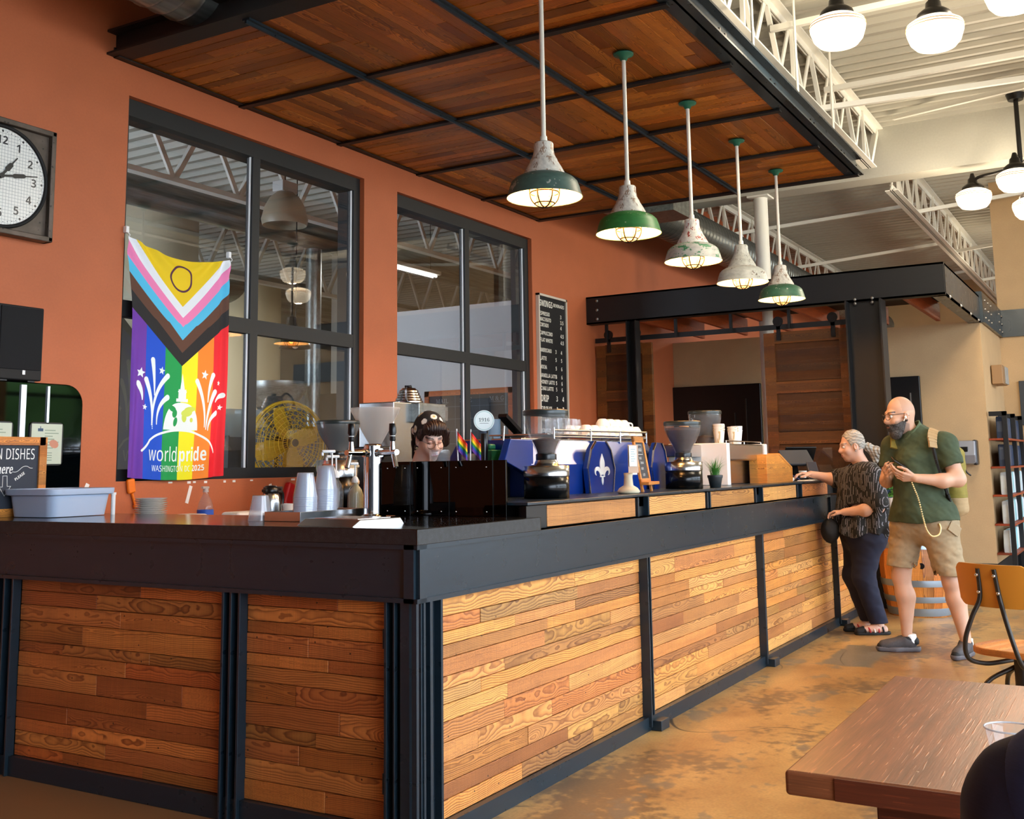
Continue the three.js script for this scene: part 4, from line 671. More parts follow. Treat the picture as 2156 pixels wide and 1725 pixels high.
  {
    const t = thing('roastery_hopper', 'pale square hopper behind the yellow fan', 'hopper', [3.3, 0, -4.2]);
    const g = new THREE.CylinderGeometry(0.27, 0.15, 0.22, 4); ry(g, Math.PI / 4); mv(g, 0, 1.72, 0); part('bin', g, std(150, 168, 166, 0.5), t); part('stand', [bx(-0.12, 0.12, 0, 1.62, -0.1, 0.1)], dark, t);
  }
  solo('timber_rack', [bx(5.0, 5.08, 0, 2.6, -7.4, -7.32), bx(5.9, 5.98, 0, 2.6, -7.4, -7.32), bx(5.0, 5.98, 2.52, 2.6, -7.4, -7.32), bx(5.0, 5.98, 1.2, 1.28, -7.4, -7.32)], std(126, 76, 54, 0.7), 'reddish timber rack deep in the room behind the left window', 'rack');
  {
    const t = thing('planning_board', 'wood framed blackboard with chalk columns on the white wall behind the right window', 'blackboard');
    part('frame', [bx(6.96, 7.0, 2.14, 2.2, -4.82, -3.65), bx(6.96, 7.0, 1.3, 1.36, -4.82, -3.65), bx(6.96, 7.0, 1.3, 2.2, -3.71, -3.65), bx(6.96, 7.0, 1.3, 2.2, -4.82, -4.76)], wood(230, 160, 96), t);
    const q = new THREE.PlaneGeometry(1.05, 0.78); ry(q, -Math.PI / 2); mv(q, 6.975, 1.75, -4.235);
    part('slate', q, std(255, 255, 255, 0.6, 0, { map: canvasTex(840, 620, (g) => { g.fillStyle = '#24272d'; g.fillRect(0, 0, 840, 620); g.strokeStyle = '#6a7078'; g.lineWidth = 3; for (const X of [280, 540]) { g.beginPath(); g.moveTo(X, 0); g.lineTo(X, 620); g.stroke(); } for (let y = 100; y < 620; y += 110) { g.beginPath(); g.moveTo(0, y); g.lineTo(840, y); g.stroke(); } g.fillStyle = '#8b9298'; g.font = '52px serif'; g.textBaseline = 'top'; g.fillText('MAIL', 70, 18); g.fillText('SALE', 330, 16); g.fillText('M & G', 640, 14); g.fillRect(70, 74, 120, 3); g.fillRect(640, 70, 150, 3); }) }), t);
  }
  // two strip lamps and the glow of the high bay
  for (const [px, pz, nm] of [[8.6, -6.2, 'nearer'], [6.4, -10.2, 'farther']]) {
    const t = thing('strip_lamp', `long white strip lamp under the roof behind the glass, ${nm} of two`, 'lamp', [px, 4.0, pz]);
    part('housing', bx(-0.65, 0.65, 0.02, 0.07, -0.08, 0.08), M.white, t); part('tube', [rod([-0.6, 0, -0.03], [0.6, 0, -0.03], 0.016), rod([-0.6, 0, 0.03], [0.6, 0, 0.03], 0.016)], new THREE.MeshStandardMaterial({ color: 0xffffff, emissive: new THREE.Color(1, 0.98, 0.92), emissiveIntensity: 3 }), t); part('wire', [rod([-0.5, 0.07, 0], [-0.5, 0.9, 0], 0.004), rod([0.5, 0.07, 0], [0.5, 0.9, 0], 0.004)], M.iron, t);
    const l = new THREE.RectAreaLight(new THREE.Color(1, 0.97, 0.9), 110, 1.2, 0.12); l.position.set(0, -0.03, 0); l.rotation.x = -Math.PI / 2; t.add(l);
  }
}
// ---------------------------------------------------------------- on the granite
{
  const t = thing('splash_guard', 'low glossy black splash guard of three panels at the end of the granite', 'guard', [0.885, BH, 0]);
  const gl = phys(4, 4, 6, { roughness: 0.03, specularIntensity: 0.4 });
  for (const [a, b] of [[-0.83, -0.66], [-0.657, -0.447], [-0.444, -0.217], [-0.214, -0.15]]) part('panel', rbx(-0.006, 0.006, 0, 0.245, a, b, 0.002), gl, t);
  const sc = []; for (const z of [-0.79, -0.69, -0.62, -0.49, -0.41, -0.25]) for (const y of [0.02, 0.215]) sc.push(ball(0.004, -0.006, y, z, 1, 1, 1, 8)); part('stud', sc, M.chrome, t);
}
{
  const t = thing('tap_tower', 'chrome cold brew tap tower with two taps beside the stacked cups', 'tap', [0.69, BH, -0.73]);
  part('column', [lathe([[0.06, 0], [0.06, 0.008], [0.045, 0.012], [0.04, 0.02], [0.04, 0.315], [0.036, 0.325], [0, 0.326]], 40)], M.chrome, t);
  const tap = (g) => { const h = new THREE.Group(); };
  const faucet = (dx, dz, nm) => {
    const a = Math.atan2(-dz, dx), f = (g) => ry(g, a);
    part('faucet', [f(mv(rz(cyl(0.014, 0.014, 0.03, 0.11, 0, 0, 16), -Math.PI / 2), 0, 0.285, 0)), f(mv(rz(cyl(0.019, 0.019, 0.05, 0.07, 0, 0, 16), -Math.PI / 2), 0, 0.285, 0)), f(mv(rz(cyl(0.017, 0.012, 0.1, 0.2, 0, 0, 16), -Math.PI / 2), 0, 0.285, 0)), f(rod([0.17, 0.285, 0], [0.195, 0.22, 0], 0.011, 12)), f(cyl(0.014, 0.01, 0.29, 0.335, 0.165, 0, 16))], M.chrome, t);
    part('tap_handle', [f(lathe([[0.009, 0.33], [0.014, 0.34], [0.012, 0.36], [0.017, 0.37], [0.015, 0.41], [0, 0.412]], 16, 0.165))], M.plasticBlack, t); part('tap_ferrule', [f(cyl(0.0125, 0.0125, 0.342, 0.358, 0.165, 0, 16))], M.rimWhite, t);
  };
  faucet(-0.86, 0.05); faucet(-0.35, 0.9);
  part('side_knob', [rod([0.03, 0.275, -0.01], [0.09, 0.275, -0.04], 0.012, 12), ball(0.028, 0.11, 0.275, -0.05)], M.plasticBlack, t);
}
{
  const t = thing('drip_tray', 'low wedge of brushed stainless steel at the front of the granite', 'tray', [0.2, BH, -0.46], -0.12);
  const s = ext([[-0.14, 0], [0.14, 0], [0.12, 0.022], [-0.1, 0.022]], 0.3, 0.003); mv(s, 0, 0, -0.15); part('body', s, std(206, 204, 202, 0.16, 1), t); part('grate', [rbx(-0.08, 0.1, 0.0245, 0.027, -0.12, 0.12, 0.001)], M.inox, t);
}
{
  const t = thing('cup_tray', 'shallow steel tray holding the upturned cup stacks', 'tray', [0.51, BH, -0.9]);
  part('tray', [rbx(-0.22, 0.22, 0, 0.004, -0.1, 0.1, 0.002), rbx(-0.22, 0.22, 0, 0.04, 0.096, 0.1, 0.002), rbx(-0.22, 0.22, 0, 0.04, -0.1, -0.096, 0.002), rbx(-0.22, -0.216, 0, 0.04, -0.1, 0.1, 0.002), rbx(0.216, 0.22, 0, 0.04, -0.1, 0.1, 0.002)], M.inox, t);
  const cupM = phys(236, 240, 248, { transmission: 0.7, thickness: 0, roughness: 0.1, ior: 1.6 });
  const cup = lathe([[0.052, 0], [0.053, 0.003], [0.0515, 0.006], [0.035, 0.105], [0.0335, 0.108], [0, 0.107]], 32);
  const stack = (x, z, n, lab, grp) => { let f; for (let i = 0; i < n; i++) { const y = BH + 0.005 + i * 0.0075, L = `clear plastic cup, ${ORD[i]} from the bottom of ${lab}`; if (!f) { f = solo('plastic_cup', cup, cupM, L, 'cup', grp, [x, y, z]); } else dup(f, [x + rr(-0.001, 0.001), y, z], 0, L); } };
  stack(0.435, -0.9, 13, 'the shorter upturned stack', 'shorter stack of upturned cups'); stack(0.585, -0.91, 17, 'the taller upturned stack', 'taller stack of upturned cups');
  solo('plastic_cup', lathe([[0.052, 0], [0.053, 0.003], [0.035, 0.105], [0.0335, 0.108], [0, 0.107]], 32), cupM, 'clear plastic cup leaning over alone behind the steel tray', 'cup', null, [0.33, BH, -1.06]);
}
{
  solo('syrup_stand', [rbx(0.8, 1.16, 0, 1.08, -1.32, -1.02, 0.004)], M.black, 'dark stand carrying the pump bottles behind the cup stacks', 'stand');
  const pump = (x, z, h, bodyM, pumpM, lab) => {
    const t = thing('pump_bottle', lab, 'bottle', [x, 1.08, z], -0.6);
    part('bottle_body', lathe([[0, 0], [0.034, 0.002], [0.036, 0.012], [0.036, h * 0.6], [0.028, h * 0.72], [0.014, h * 0.8], [0.013, h * 0.86]], 28), bodyM, t);
    part('pump', [lathe([[0.017, h * 0.84], [0.018, h * 0.9], [0.012, h * 0.95], [0.007, h * 0.97]], 20), cyl(0.0045, 0.0045, h * 0.95, h * 1.2, 0, 0, 12), rbx(-0.05, 0.016, h * 1.2, h * 1.2 + 0.014, -0.008, 0.008, 0.005), rz(rbx(-0.012, 0, -0.018, 0, -0.006, 0.006, 0.003), 0).translate(-0.042, h * 1.2 + 0.004, 0)], pumpM, t);
  };
  const amber = phys(120, 62, 30, { transmission: 0.5, thickness: 0, roughness: 0.15 }), cream = std(208, 200, 150, 0.35), wht = M.rimWhite, tanP = std(226, 196, 150, 0.4), brn = std(150, 72, 44, 0.4);
  pump(0.89, -1.13, 0.285, M.clearPlastic, wht, 'tallest white pump bottle behind the cup stacks'); pump(0.945, -1.15, 0.265, M.clearPlastic, wht, 'clear bottle with a white pump, second from the left behind the cups'); pump(1.0, -1.22, 0.23, amber, brn, 'amber syrup bottle with a brown pump'); pump(1.03, -1.1, 0.235, M.clearPlastic, wht, 'clear syrup bottle with a white pump beside the tap tower'); pump(1.1, -1.15, 0.225, cream, tanP, 'cream coloured syrup bottle with a beige pump beside the tap tower');
}
// ---------------------------------------------------------------- machines on the ledge and behind it
const LG = 1.19;
function hopperGrinder(name, label, x, y, z, R, H0, H1, fill, clearM, baseM, turn = 0) {   // H0 collar height, H1 top of the lid
  const t = thing(name, label, 'coffee grinder', [x, y, z], turn), h = H1 - H0;
  part('motor_base', lathe([[0, 0], [R, 0], [R, H0 * 0.68], [0, H0 * 0.68]], 48), baseM, t);
  part('collar', [lathe([[R * 1.0, H0 * 0.68], [R * 1.02, H0 * 0.7], [R * 1.02, H0], [R * 0.55, H0 + 0.004], [R * 0.5, H0 + 0.02], [R * 0.42, H0 + 0.035]], 48)], M.inox, t);
  part('throat', [lathe([[R * 0.42, H0 + 0.02], [R * 0.46, H0 + 0.03], [R * 0.46, H0 + 0.055], [R * 0.4, H0 + 0.06]], 32)], M.plasticBlack, t);
  const prof = (k) => { const s = smooth(0, 1, Math.pow(k, 0.8)); return R * (0.42 + 0.58 * s); }, pr = []; for (let i = 0; i <= 14; i++) pr.push([prof(i / 14), H0 + 0.055 + (h - 0.08) * i / 14]);
  part('hopper', lathe(pr, 48), clearM, t);
  if (fill > 0) { const b = [[0, H0 + 0.06]]; for (let i = 0; i <= 10; i++) b.push([prof(i / 10 * fill) - 0.004, H0 + 0.06 + (h - 0.08) * fill * i / 10]); b.push([R * 0.3, H0 + 0.064 + (h - 0.08) * fill + 0.004], [0, H0 + 0.064 + (h - 0.08) * fill + 0.008]); const g = lathe(b, 40), uv = g.attributes.uv; for (let i = 0; i < uv.count; i++) uv.setXY(i, uv.getX(i) * 3, uv.getY(i) * 1.2); part('coffee_beans', g, M.beans, t); }
  part('lid', lathe([[0, H1], [R * 0.98, H1], [R * 1.02, H1 - 0.006], [R * 1.02, H1 - 0.024], [R * 0.99, H1 - 0.026]], 48), std(46, 54, 54, 0.3), t);
  const vents = []; for (let i = 0; i < 9; i++) vents.push(bx(-0.018, 0.018, H0 * 0.12 + i * H0 * 0.055, H0 * 0.12 + i * H0 * 0.055 + 0.003, R - 0.001, R + 0.002)); const vg = join(vents); ry(vg, 0.95); part('vent', vg, M.black, t);
  return t;
}
const baseBlk = std(17, 19, 22, 0.22, 0.3);
hopperGrinder('bar_grinder', 'large coffee grinder with clear hopper partly full of beans, nearest on the ledge', 1.434, LG, -0.25, 0.11, 0.155, 0.425, 0.34, M.clearPlastic, baseBlk);
hopperGrinder('bar_grinder', 'coffee grinder with a hopper nearly full of beans beside the grass plant', 3.24, LG, -0.25, 0.115, 0.165, 0.42, 0.86, M.clearPlastic, baseBlk);
hopperGrinder('bar_grinder', 'tall clear hopper grinder half hidden behind the full grinder', 4.66, LG, -0.62, 0.125, 0.2, 0.55, 0.35, M.clearPlastic, std(150, 152, 152, 0.35, 0.6));
// blue espresso machine
{
  const t = thing('espresso_machine', 'long royal blue espresso machine with a white fleur-de-lis on its back', 'espresso machine', [0, LG, 0]);
  const zf = -0.46, hex = [[zf - 0.08, 0.285], [zf - 0.03, 0.285], [zf + 0.03, 0.16], [zf + 0.01, 0.0], [zf - 0.45, 0.0], [zf - 0.48, 0.16], [zf - 0.4, 0.285]];
  const s = ext(hex.map(([z, y]) => [-z, y]), 1.62, 0.006); ry(s, Math.PI / 2); mv(s, 1.6, 0, 0); part('body', s, M.blue, t);
  const wing = ext([[1.40, 0.285], [1.62, 0.285], [1.62, 0.1], [1.34, 0.185]], 0.03, 0.004); mv(wing, 0, 0, zf); part('side_wing', wing, M.blue, t);
  const badge = (x, w, r = 0) => {
    const pts = [[-0.19, 0.285], [0.19, 0.285], [0.36, 0.24], [0.5, 0.135], [0.42, 0.0], [-0.42, 0.0], [-0.5, 0.135], [-0.36, 0.24]].map(([a, y]) => [a * w, y]);
    const g = ext(pts, 0.02, 0.004); mv(g, x, 0, zf + 0.04); part('hexagon_panel', g, M.blue, t);
    const q = [...pts, pts[0]].slice(0), bars = []; for (const i of [1, 2, 3, 5, 6, 7]) { const a = pts[i], b = pts[(i + 1) % 8]; if (a[1] > 0.0 || b[1] > 0.0) bars.push(bar([x + a[0], a[1], zf + 0.066], [x + b[0], b[1], zf + 0.066], 0.009, 0.009, [0, 0, 1])); } part('bright_trim', bars, M.inox, t);
  };
  badge(2.35, 0.35); badge(3.2, 0.26);
  // fleur-de-lis
  const sh = new THREE.Shape(); sh.moveTo(0, 0.078); sh.bezierCurveTo(0.012, 0.05, 0.03, 0.04, 0.022, 0.0); sh.bezierCurveTo(0.018, -0.02, 0.01, -0.03, 0.008, -0.04); sh.lineTo(-0.008, -0.04); sh.bezierCurveTo(-0.01, -0.03, -0.018, -0.02, -0.022, 0.0); sh.bezierCurveTo(-0.03, 0.04, -0.012, 0.05, 0, 0.078);
  const side = (m) => { const q = new THREE.Shape(); q.moveTo(0.01 * m, -0.04); q.bezierCurveTo(0.012 * m, -0.01, 0.03 * m, 0.01, 0.055 * m, 0.005); q.bezierCurveTo(0.085 * m, -0.002, 0.085 * m, -0.04, 0.06 * m, -0.043); q.bezierCurveTo(0.075 * m, -0.03, 0.068 * m, -0.014, 0.054 * m, -0.016); q.bezierCurveTo(0.034 * m, -0.018, 0.026 * m, -0.035, 0.02 * m, -0.05); return q; };
  const low = new THREE.Shape(); low.moveTo(-0.026, -0.046); low.lineTo(0.026, -0.046); low.lineTo(0.024, -0.052); low.lineTo(0.008, -0.054); low.bezierCurveTo(0.012, -0.075, 0.008, -0.085, 0, -0.098); low.bezierCurveTo(-0.008, -0.085, -0.012, -0.075, -0.008, -0.054); low.lineTo(-0.024, -0.052);
  const f = [sh, side(1), side(-1), low].map((q) => { const g = new THREE.ExtrudeGeometry(q, { depth: 0.004, bevelEnabled: false, curveSegments: 10 }); g.scale(1.25, 1.0, 1); return mv(g, 2.36, 0.14, zf + 0.064); }); part('fleur_de_lis', f, M.rimWhite, t);
  part('cup_rail', [rod([1.95, 0.345, zf - 0.02], [3.2, 0.355, zf - 0.02], 0.006), rod([1.95, 0.31, zf - 0.02], [3.2, 0.315, zf - 0.02], 0.004), ...[1.95, 2.4, 2.8, 3.2].map((x) => rod([x, 0.285, zf - 0.02], [x, 0.36, zf - 0.02], 0.006)), rbx(1.9, 3.22, 0.32, 0.328, zf - 0.4, zf - 0.03, 0.002)], M.inox, t);
  part('group_cover', [rbx(1.65, 3.2, 0.285, 0.3, zf - 0.4, zf - 0.05, 0.004)], M.inox, t);
  part('steam_wand', rod([1.55, 0.285, zf - 0.1], [1.56, 0.36, zf - 0.1], 0.006), M.inox, t);
}
{
  const glass = lathe([[0.038, 0], [0.0395, 0.004], [0.034, 0.085], [0.03, 0.088], [0, 0.085]], 20), cupG = lathe([[0.046, 0], [0.0475, 0.004], [0.04, 0.035], [0.026, 0.056], [0.018, 0.06], [0, 0.059]], 28);
  let f; [[2.08, -0.53, 'front row, leftmost'], [2.17, -0.53, 'front row, second from left'], [2.26, -0.53, 'front row, third from left'], [2.12, -0.63, 'back row, left'], [2.22, -0.63, 'back row, right'], [2.34, -0.55, 'front row, rightmost']].forEach(([x, z, w]) => { const y = LG + 0.328, L = 'clear tumbler upside down on the blue espresso machine, ' + w; if (!f) f = solo('water_glass', glass, M.glassware, L, 'glass', 'tumblers on the espresso machine', [x, y, z]); else dup(f, [x, y, z], 0, L); });
  let c; for (let i = 0; i < 8; i++) for (let j = 0; j < 2; j++) { const x = 2.46 + i * 0.1, y = LG + 0.328 + (i > 4 ? 0.004 : 0), z = -0.54 - j * 0.11, L = `white porcelain cup on the blue espresso machine, ${j ? 'back' : 'front'} row, ${ORD[i]} from left`; if (!c) { c = thing('coffee_cup', L, 'cup', [x, y, z], 0, 'white cups on the espresso machine'); part('bowl', cupG, M.porcelain, c); part('handle', [tube([[0.043, 0.012, 0], [0.062, 0.016, 0], [0.06, 0.036, 0], [0.036, 0.042, 0]], 0.005, 16, 8)], M.porcelain, c); } else dup(c, [x, y, z], rr(-0.8, 0.8), L); }
  for (let i = 0; i < 4; i++) dup(c, [2.78 + i * 0.1, LG + 0.328 + 0.046, -0.585], rr(-1, 1), `white cup stacked on other cups over the blue espresso machine, ${ORD[i]} from left`, 'upper white cups on the espresso machine');
  let g2; for (let i = 0; i < 6; i++) { const p = [2.5 + i * 0.11, LG + 0.3, -0.54]; const L = `tiny shot glass in the lower row on the espresso machine, ${ORD[i]} from left`; if (!g2) g2 = solo('espresso_glass', lathe([[0.02, 0], [0.028, 0.016], [0.027, 0.017], [0.019, 0.002]], 18), M.glassware, L, 'glass', 'shot glasses under the cup shelf', p); else dup(g2, p, 0, L); }
}
// rainbow flags, badge tap and jars behind the splash guard
{
  solo('barista_stand', [rbx(1.02, 1.62, 1.19, 1.36, -0.78, -0.55, 0.004)], M.black, 'black box carrying jars and little flags behind the splash guard', 'stand');
  const rb = canvasTex(128, 96, (g) => { ['#e02427', '#ee7f22', '#f5d31c', '#2d8f3e', '#2a4fb0', '#6a3b98'].forEach((c, i) => { g.fillStyle = c; g.fillRect(0, i * 16, 128, 17); }); });
  const flag = (x, lab, lean) => { const t = thing('desk_flag', lab, 'flag', [x, 1.36, -0.62], -1.0); part('stick', rod([0, 0, 0], [lean, 0.17, 0], 0.003), M.rimWhite, t); const g = new THREE.PlaneGeometry(0.11, 0.09, 12, 8), p = g.attributes.position; for (let i = 0; i < p.count; i++) { const k = p.getX(i) / 0.11 + 0.5; p.setXYZ(i, lean * 0.8 + k * 0.05, p.getY(i) * (1 - 0.1 * k) + 0.115 - k * 0.06, 0.01 * Math.sin(k * 9)); } g.computeVertexNormals(); part('cloth', g, std(255, 255, 255, 0.8, 0, { map: rb }), t); };
  flag(1.22, 'little rainbow flag on a white stick, left of the pair behind the guard', -0.006); flag(1.33, 'little rainbow flag on a white stick, right of the pair beside the round badge', 0.004);
  const t = thing('badge_tap', 'black tap handle with a round pale badge behind the splash guard', 'tap handle', [1.43, 1.36, -0.6]);
  part('handle', [lathe([[0.018, 0], [0.02, 0.08], [0.018, 0.15], [0, 0.152]], 20)], M.plasticBlack, t);
  const b = new THREE.CylinderGeometry(0.052, 0.052, 0.01, 40); rx(b, Math.PI / 2); ry(b, -0.9); mv(b, 0, 0.215, 0); part('badge', b, std(226, 240, 240, 0.4), t); const q = new THREE.CircleGeometry(0.05, 40); mv(q, 0, 0, 0.0058); ry(q, -0.9); mv(q, 0, 0.215, 0); part('badge_print', q, std(255, 255, 255, 0.4, 0, { map: canvasTex(256, 256, (g) => { g.fillStyle = '#e4f2f2'; g.fillRect(0, 0, 256, 256); g.strokeStyle = '#9cc4c4'; g.lineWidth = 8; g.beginPath(); g.arc(128, 128, 118, 0, 7); g.stroke(); g.fillStyle = '#3c5a58'; g.font = 'bold 64px serif'; g.textAlign = 'center'; g.fillText('1916', 128, 140); g.fillRect(70, 160, 116, 5); }) }), t);
  solo('lid_stack', [0, 1, 2, 3, 4, 5].map((i) => lathe([[0, 0.01], [0.03, 0.01], [0.036, 0], [0.039, 0.004], [0.033, 0.012], [0, 0.013]], 24, 1.44, 1.36 + i * 0.008, -0.7)), M.clearPlastic, 'short stack of clear lids between the flags and the badge', 'lids');
  solo('glass_jar', [lathe([[0, 0], [0.05, 0.002], [0.052, 0.06], [0.05, 0.07]], 28, 1.21, 1.36, -0.72)], M.glassware, 'open glass jar left of the little flags', 'jar');
  solo('green_box', [rbx(1.5, 1.6, 1.36, 1.43, -0.68, -0.6, 0.006), rbx(1.52, 1.58, 1.43, 1.46, -0.66, -0.62, 0.01)], std(24, 110, 80, 0.5), 'small green box beside the badge tap', 'box');
  solo('brewing_column', [cyl(0.03, 0.03, 1.19, 1.5, 1.66, -0.72, 24), cyl(0.006, 0.006, 1.5, 1.6, 1.66, -0.72, 12)], M.plasticBlack, 'slim black column left of the blue espresso machine', 'column');
}
// row of machines along the window wall
{
  hopperGrinder('shop_grinder', 'black grinder with grey hopper against the left window edge', 2.42, 1.04, -2.35, 0.14, 0.36, 0.62, 0.0, phys(120, 124, 126, { transmission: 0.45, thickness: 0, roughness: 0.2 }), baseBlk);
  const t = thing('shop_grinder', 'wide frosted funnel hopper grinder between the two windows', 'coffee grinder', [2.756, 1.04, -2.3]);
  part('hopper', lathe([[0.03, 0.45], [0.06, 0.5], [0.16, 0.68], [0.172, 0.71], [0.17, 0.715]], 40), M.frosted, t); part('body', [rbx(-0.1, 0.1, 0, 0.45, -0.12, 0.1, 0.01)], M.plasticBlack, t); part('spout', [rbx(-0.03, 0.03, 0.2, 0.3, 0.1, 0.16, 0.01)], M.inox, t);
}
{
  const t = thing('batch_brewer', 'square stainless coffee brewer with glass panel behind the barista', 'brewer', [3.05, 1.04, -2.3]);
  part('tower', [rbx(-0.22, 0.04, 0.0, 0.76, -0.2, 0.1, 0.008)], M.inox, t); part('head', [rbx(0.0, 0.34, 0.62, 0.76, -0.2, 0.16, 0.008)], M.galv, t); part('glass_panel', bx(0.05, 0.36, 0.64, 0.74, 0.162, 0.166), M.clearPlastic, t);
  part('brew_basket', lathe([[0.05, 0.36], [0.07, 0.4], [0.1, 0.52], [0.105, 0.54]], 32, 0.17, 0, 0.02), M.inox, t); part('server', [lathe([[0, 0], [0.1, 0], [0.1, 0.3], [0.06, 0.34]], 32, 0.17, 0, 0.02)], M.plasticBlack, t);
}
{
  const t = thing('gooseneck_kettle', 'ribbed steel gooseneck kettle standing on the brewer', 'kettle', [3.15, 1.8, -2.3], 0.5);
  const pr = [[0, 0], [0.1, 0.0]]; for (let i = 0; i < 5; i++) { const y = 0.005 + i * 0.019, r = 0.102 - i * 0.0085; pr.push([r, y], [r + 0.002, y + 0.009], [r - 0.003, y + 0.018]); } pr.push([0.052, 0.105], [0.05, 0.112], [0, 0.118]); part('kettle_body', lathe(pr, 40), M.inox, t);
  part('knob', [lathe([[0.008, 0.115], [0.02, 0.122], [0.02, 0.132], [0, 0.134]], 20)], M.plasticBlack, t); part('handle', [tube([[0.055, 0.1, 0], [0.1, 0.135, 0], [0.15, 0.1, 0], [0.165, 0.045, 0]], 0.009, 24, 8)], M.plasticBlack, t); part('spout', [tube([[-0.095, 0.02, 0], [-0.14, 0.02, 0], [-0.155, 0.06, 0], [-0.165, 0.1, 0], [-0.185, 0.115, 0]], 0.007, 24, 8)], M.inox, t);
}
solo('coffee_canister', [cyl(0.09, 0.09, 1.04, 1.72, 4.26, -2.3, 32)], std(74, 104, 134, 0.5), 'tall blue grey canister behind the round tap badge', 'canister');
solo('small_black_machine', [rbx(4.42, 4.66, 1.04, 1.6, -2.5, -2.2, 0.01), bar([4.3, 1.75, -2.2], [4.55, 1.62, -2.2], 0.08, 0.03)], M.plasticBlack, 'black angular machine behind the blue espresso machine', 'machine');
// things along the ledge
{
  const t = thing('clip_stand', 'wooden knob stand holding printed cards in front of the blue machine', 'card stand', [2.17, LG, -0.15], 0.35);
  part('base', lathe([[0, 0], [0.055, 0], [0.062, 0.012], [0.05, 0.03], [0.026, 0.045], [0.022, 0.09], [0.025, 0.11], [0, 0.112]], 32), std(196, 186, 158, 0.5), t);
  const card = (x, y, w, h, tw, tex, nm) => { const g = rbx(-w / 2, w / 2, -h / 2, h / 2, -0.0015, 0.0015, 0.001, 1); const u = g.attributes.uv, p = g.attributes.position; for (let i = 0; i < u.count; i++) u.setXY(i, p.getX(i) / w + 0.5, p.getY(i) / h + 0.5); ry(g, tw); mv(g, x, y, 0.03); part(nm, g, std(255, 255, 255, 0.7, 0, { map: tex }), t); };
  card(-0.015, 0.185, 0.1, 0.15, -0.5, canvasTex(128, 192, (g) => { g.fillStyle = '#b99c86'; g.fillRect(0, 0, 128, 192); }), 'kraft_card');
  card(-0.03, 0.2, 0.075, 0.11, -0.5, canvasTex(128, 192, (g) => { g.fillStyle = '#dfe8e6'; g.fillRect(0, 0, 128, 192); g.fillStyle = '#8ba3a8'; for (let i = 0; i < 6; i++) g.fillRect(24, 30 + i * 22, 80 - 20 * (i % 2), 6); }), 'white_card');
  card(0.05, 0.165, 0.07, 0.13, -0.35, canvasTex(128, 224, (g) => { g.fillStyle = '#dfe2e4'; g.fillRect(0, 0, 128, 224); g.fillStyle = '#5d7f94'; g.fillRect(18, 30, 92, 150); g.strokeStyle = '#dfe9ec'; g.lineWidth = 6; for (let i = 0; i < 5; i++) { g.beginPath(); g.moveTo(20, 50 + i * 26); g.bezierCurveTo(50, 30 + i * 26, 70, 90 + i * 20, 110, 60 + i * 24); g.stroke(); } }), 'picture_card');
  part('clip', [rbx(0.02, 0.05, 0.225, 0.24, 0.02, 0.045, 0.003)], M.red, t);
}
{
  const t = thing('table_easel', 'little pale wood easel with a chalk menu on the ledge', 'easel', [2.52, LG, -0.2], 0.15);
  const tilt = (g) => { rx(g, -0.16); return g; };
  part('frame', [tilt(rbx(-0.11, -0.085, 0, 0.315, 0, 0.014, 0.003)), tilt(rbx(0.085, 0.11, 0, 0.315, 0, 0.014, 0.003)), tilt(rbx(-0.11, 0.11, 0.28, 0.315, 0, 0.014, 0.003)), tilt(rbx(-0.11, 0.11, 0.05, 0.075, 0, 0.014, 0.003)), rbx(-0.12, 0.12, 0.04, 0.058, 0, 0.05, 0.003)], M.ashWood, t);
  const q = new THREE.PlaneGeometry(0.172, 0.21); mv(q, 0, 0.178, 0.008); tilt(q); part('slate', q, std(255, 255, 255, 0.7, 0, { map: canvasTex(256, 320, (g) => { g.fillStyle = '#30343a'; g.fillRect(0, 0, 256, 320); g.strokeStyle = '#cfd6d6'; g.fillStyle = '#cfd6d6'; g.lineWidth = 4; g.strokeRect(50, 24, 150, 84); g.font = 'italic 46px serif'; g.fillText('soda', 78, 80); g.font = 'italic 34px serif'; g.fillText('tonic', 60, 150); g.fillText('lemon', 80, 190); g.fillText('mint', 70, 240); g.fillText('6.00', 90, 296); }) }), t);
  part('rear_leg', [bar([0, 0.26, -0.05], [0, 0.0, -0.1], 0.02, 0.01)], M.ashWood, t);
}
{
  const t = thing('grass_plant', 'small artificial grass in a dark ribbed pot on the ledge', 'plant', [3.5, LG, -0.14]);
  part('pot', [lathe([[0, 0], [0.034, 0], [0.045, 0.06], [0.048, 0.062], [0.05, 0.078], [0.045, 0.08], [0.042, 0.066], [0, 0.062]], 32)], std(36, 44, 48, 0.5), t);
  const pos = []; for (let i = 0; i < 110; i++) { const a = rr(0, 6.28), l = rr(0.07, 0.15), b = rr(0.15, 0.85), r0 = rr(0, 0.03), c = Math.cos(a), s = Math.sin(a), w = 0.003; let px = r0 * c, py = 0.066, pz = r0 * s; for (let k = 0; k < 4; k++) { const q = (k + 1) / 4, nx = r0 * c + c * l * b * q * q, ny = 0.066 + l * q * (1 - 0.3 * b * q), nz = r0 * s + s * l * b * q * q, w0 = w * (1 - k / 4.2), w1 = w * (1 - q * 0.95); const A = V(px - s * w0, py, pz + c * w0), B = V(px + s * w0, py, pz - c * w0), C = V(nx + s * w1, ny, nz - c * w1), D = V(nx - s * w1, ny, nz + c * w1); pos.push(A, B, C, A, C, D); px = nx; py = ny; pz = nz; } }
  const g = new THREE.BufferGeometry().setFromPoints(pos); g.computeVertexNormals(); const m = part('grass', g, M.leaf, t); m.userData.kind = 'stuff';
}
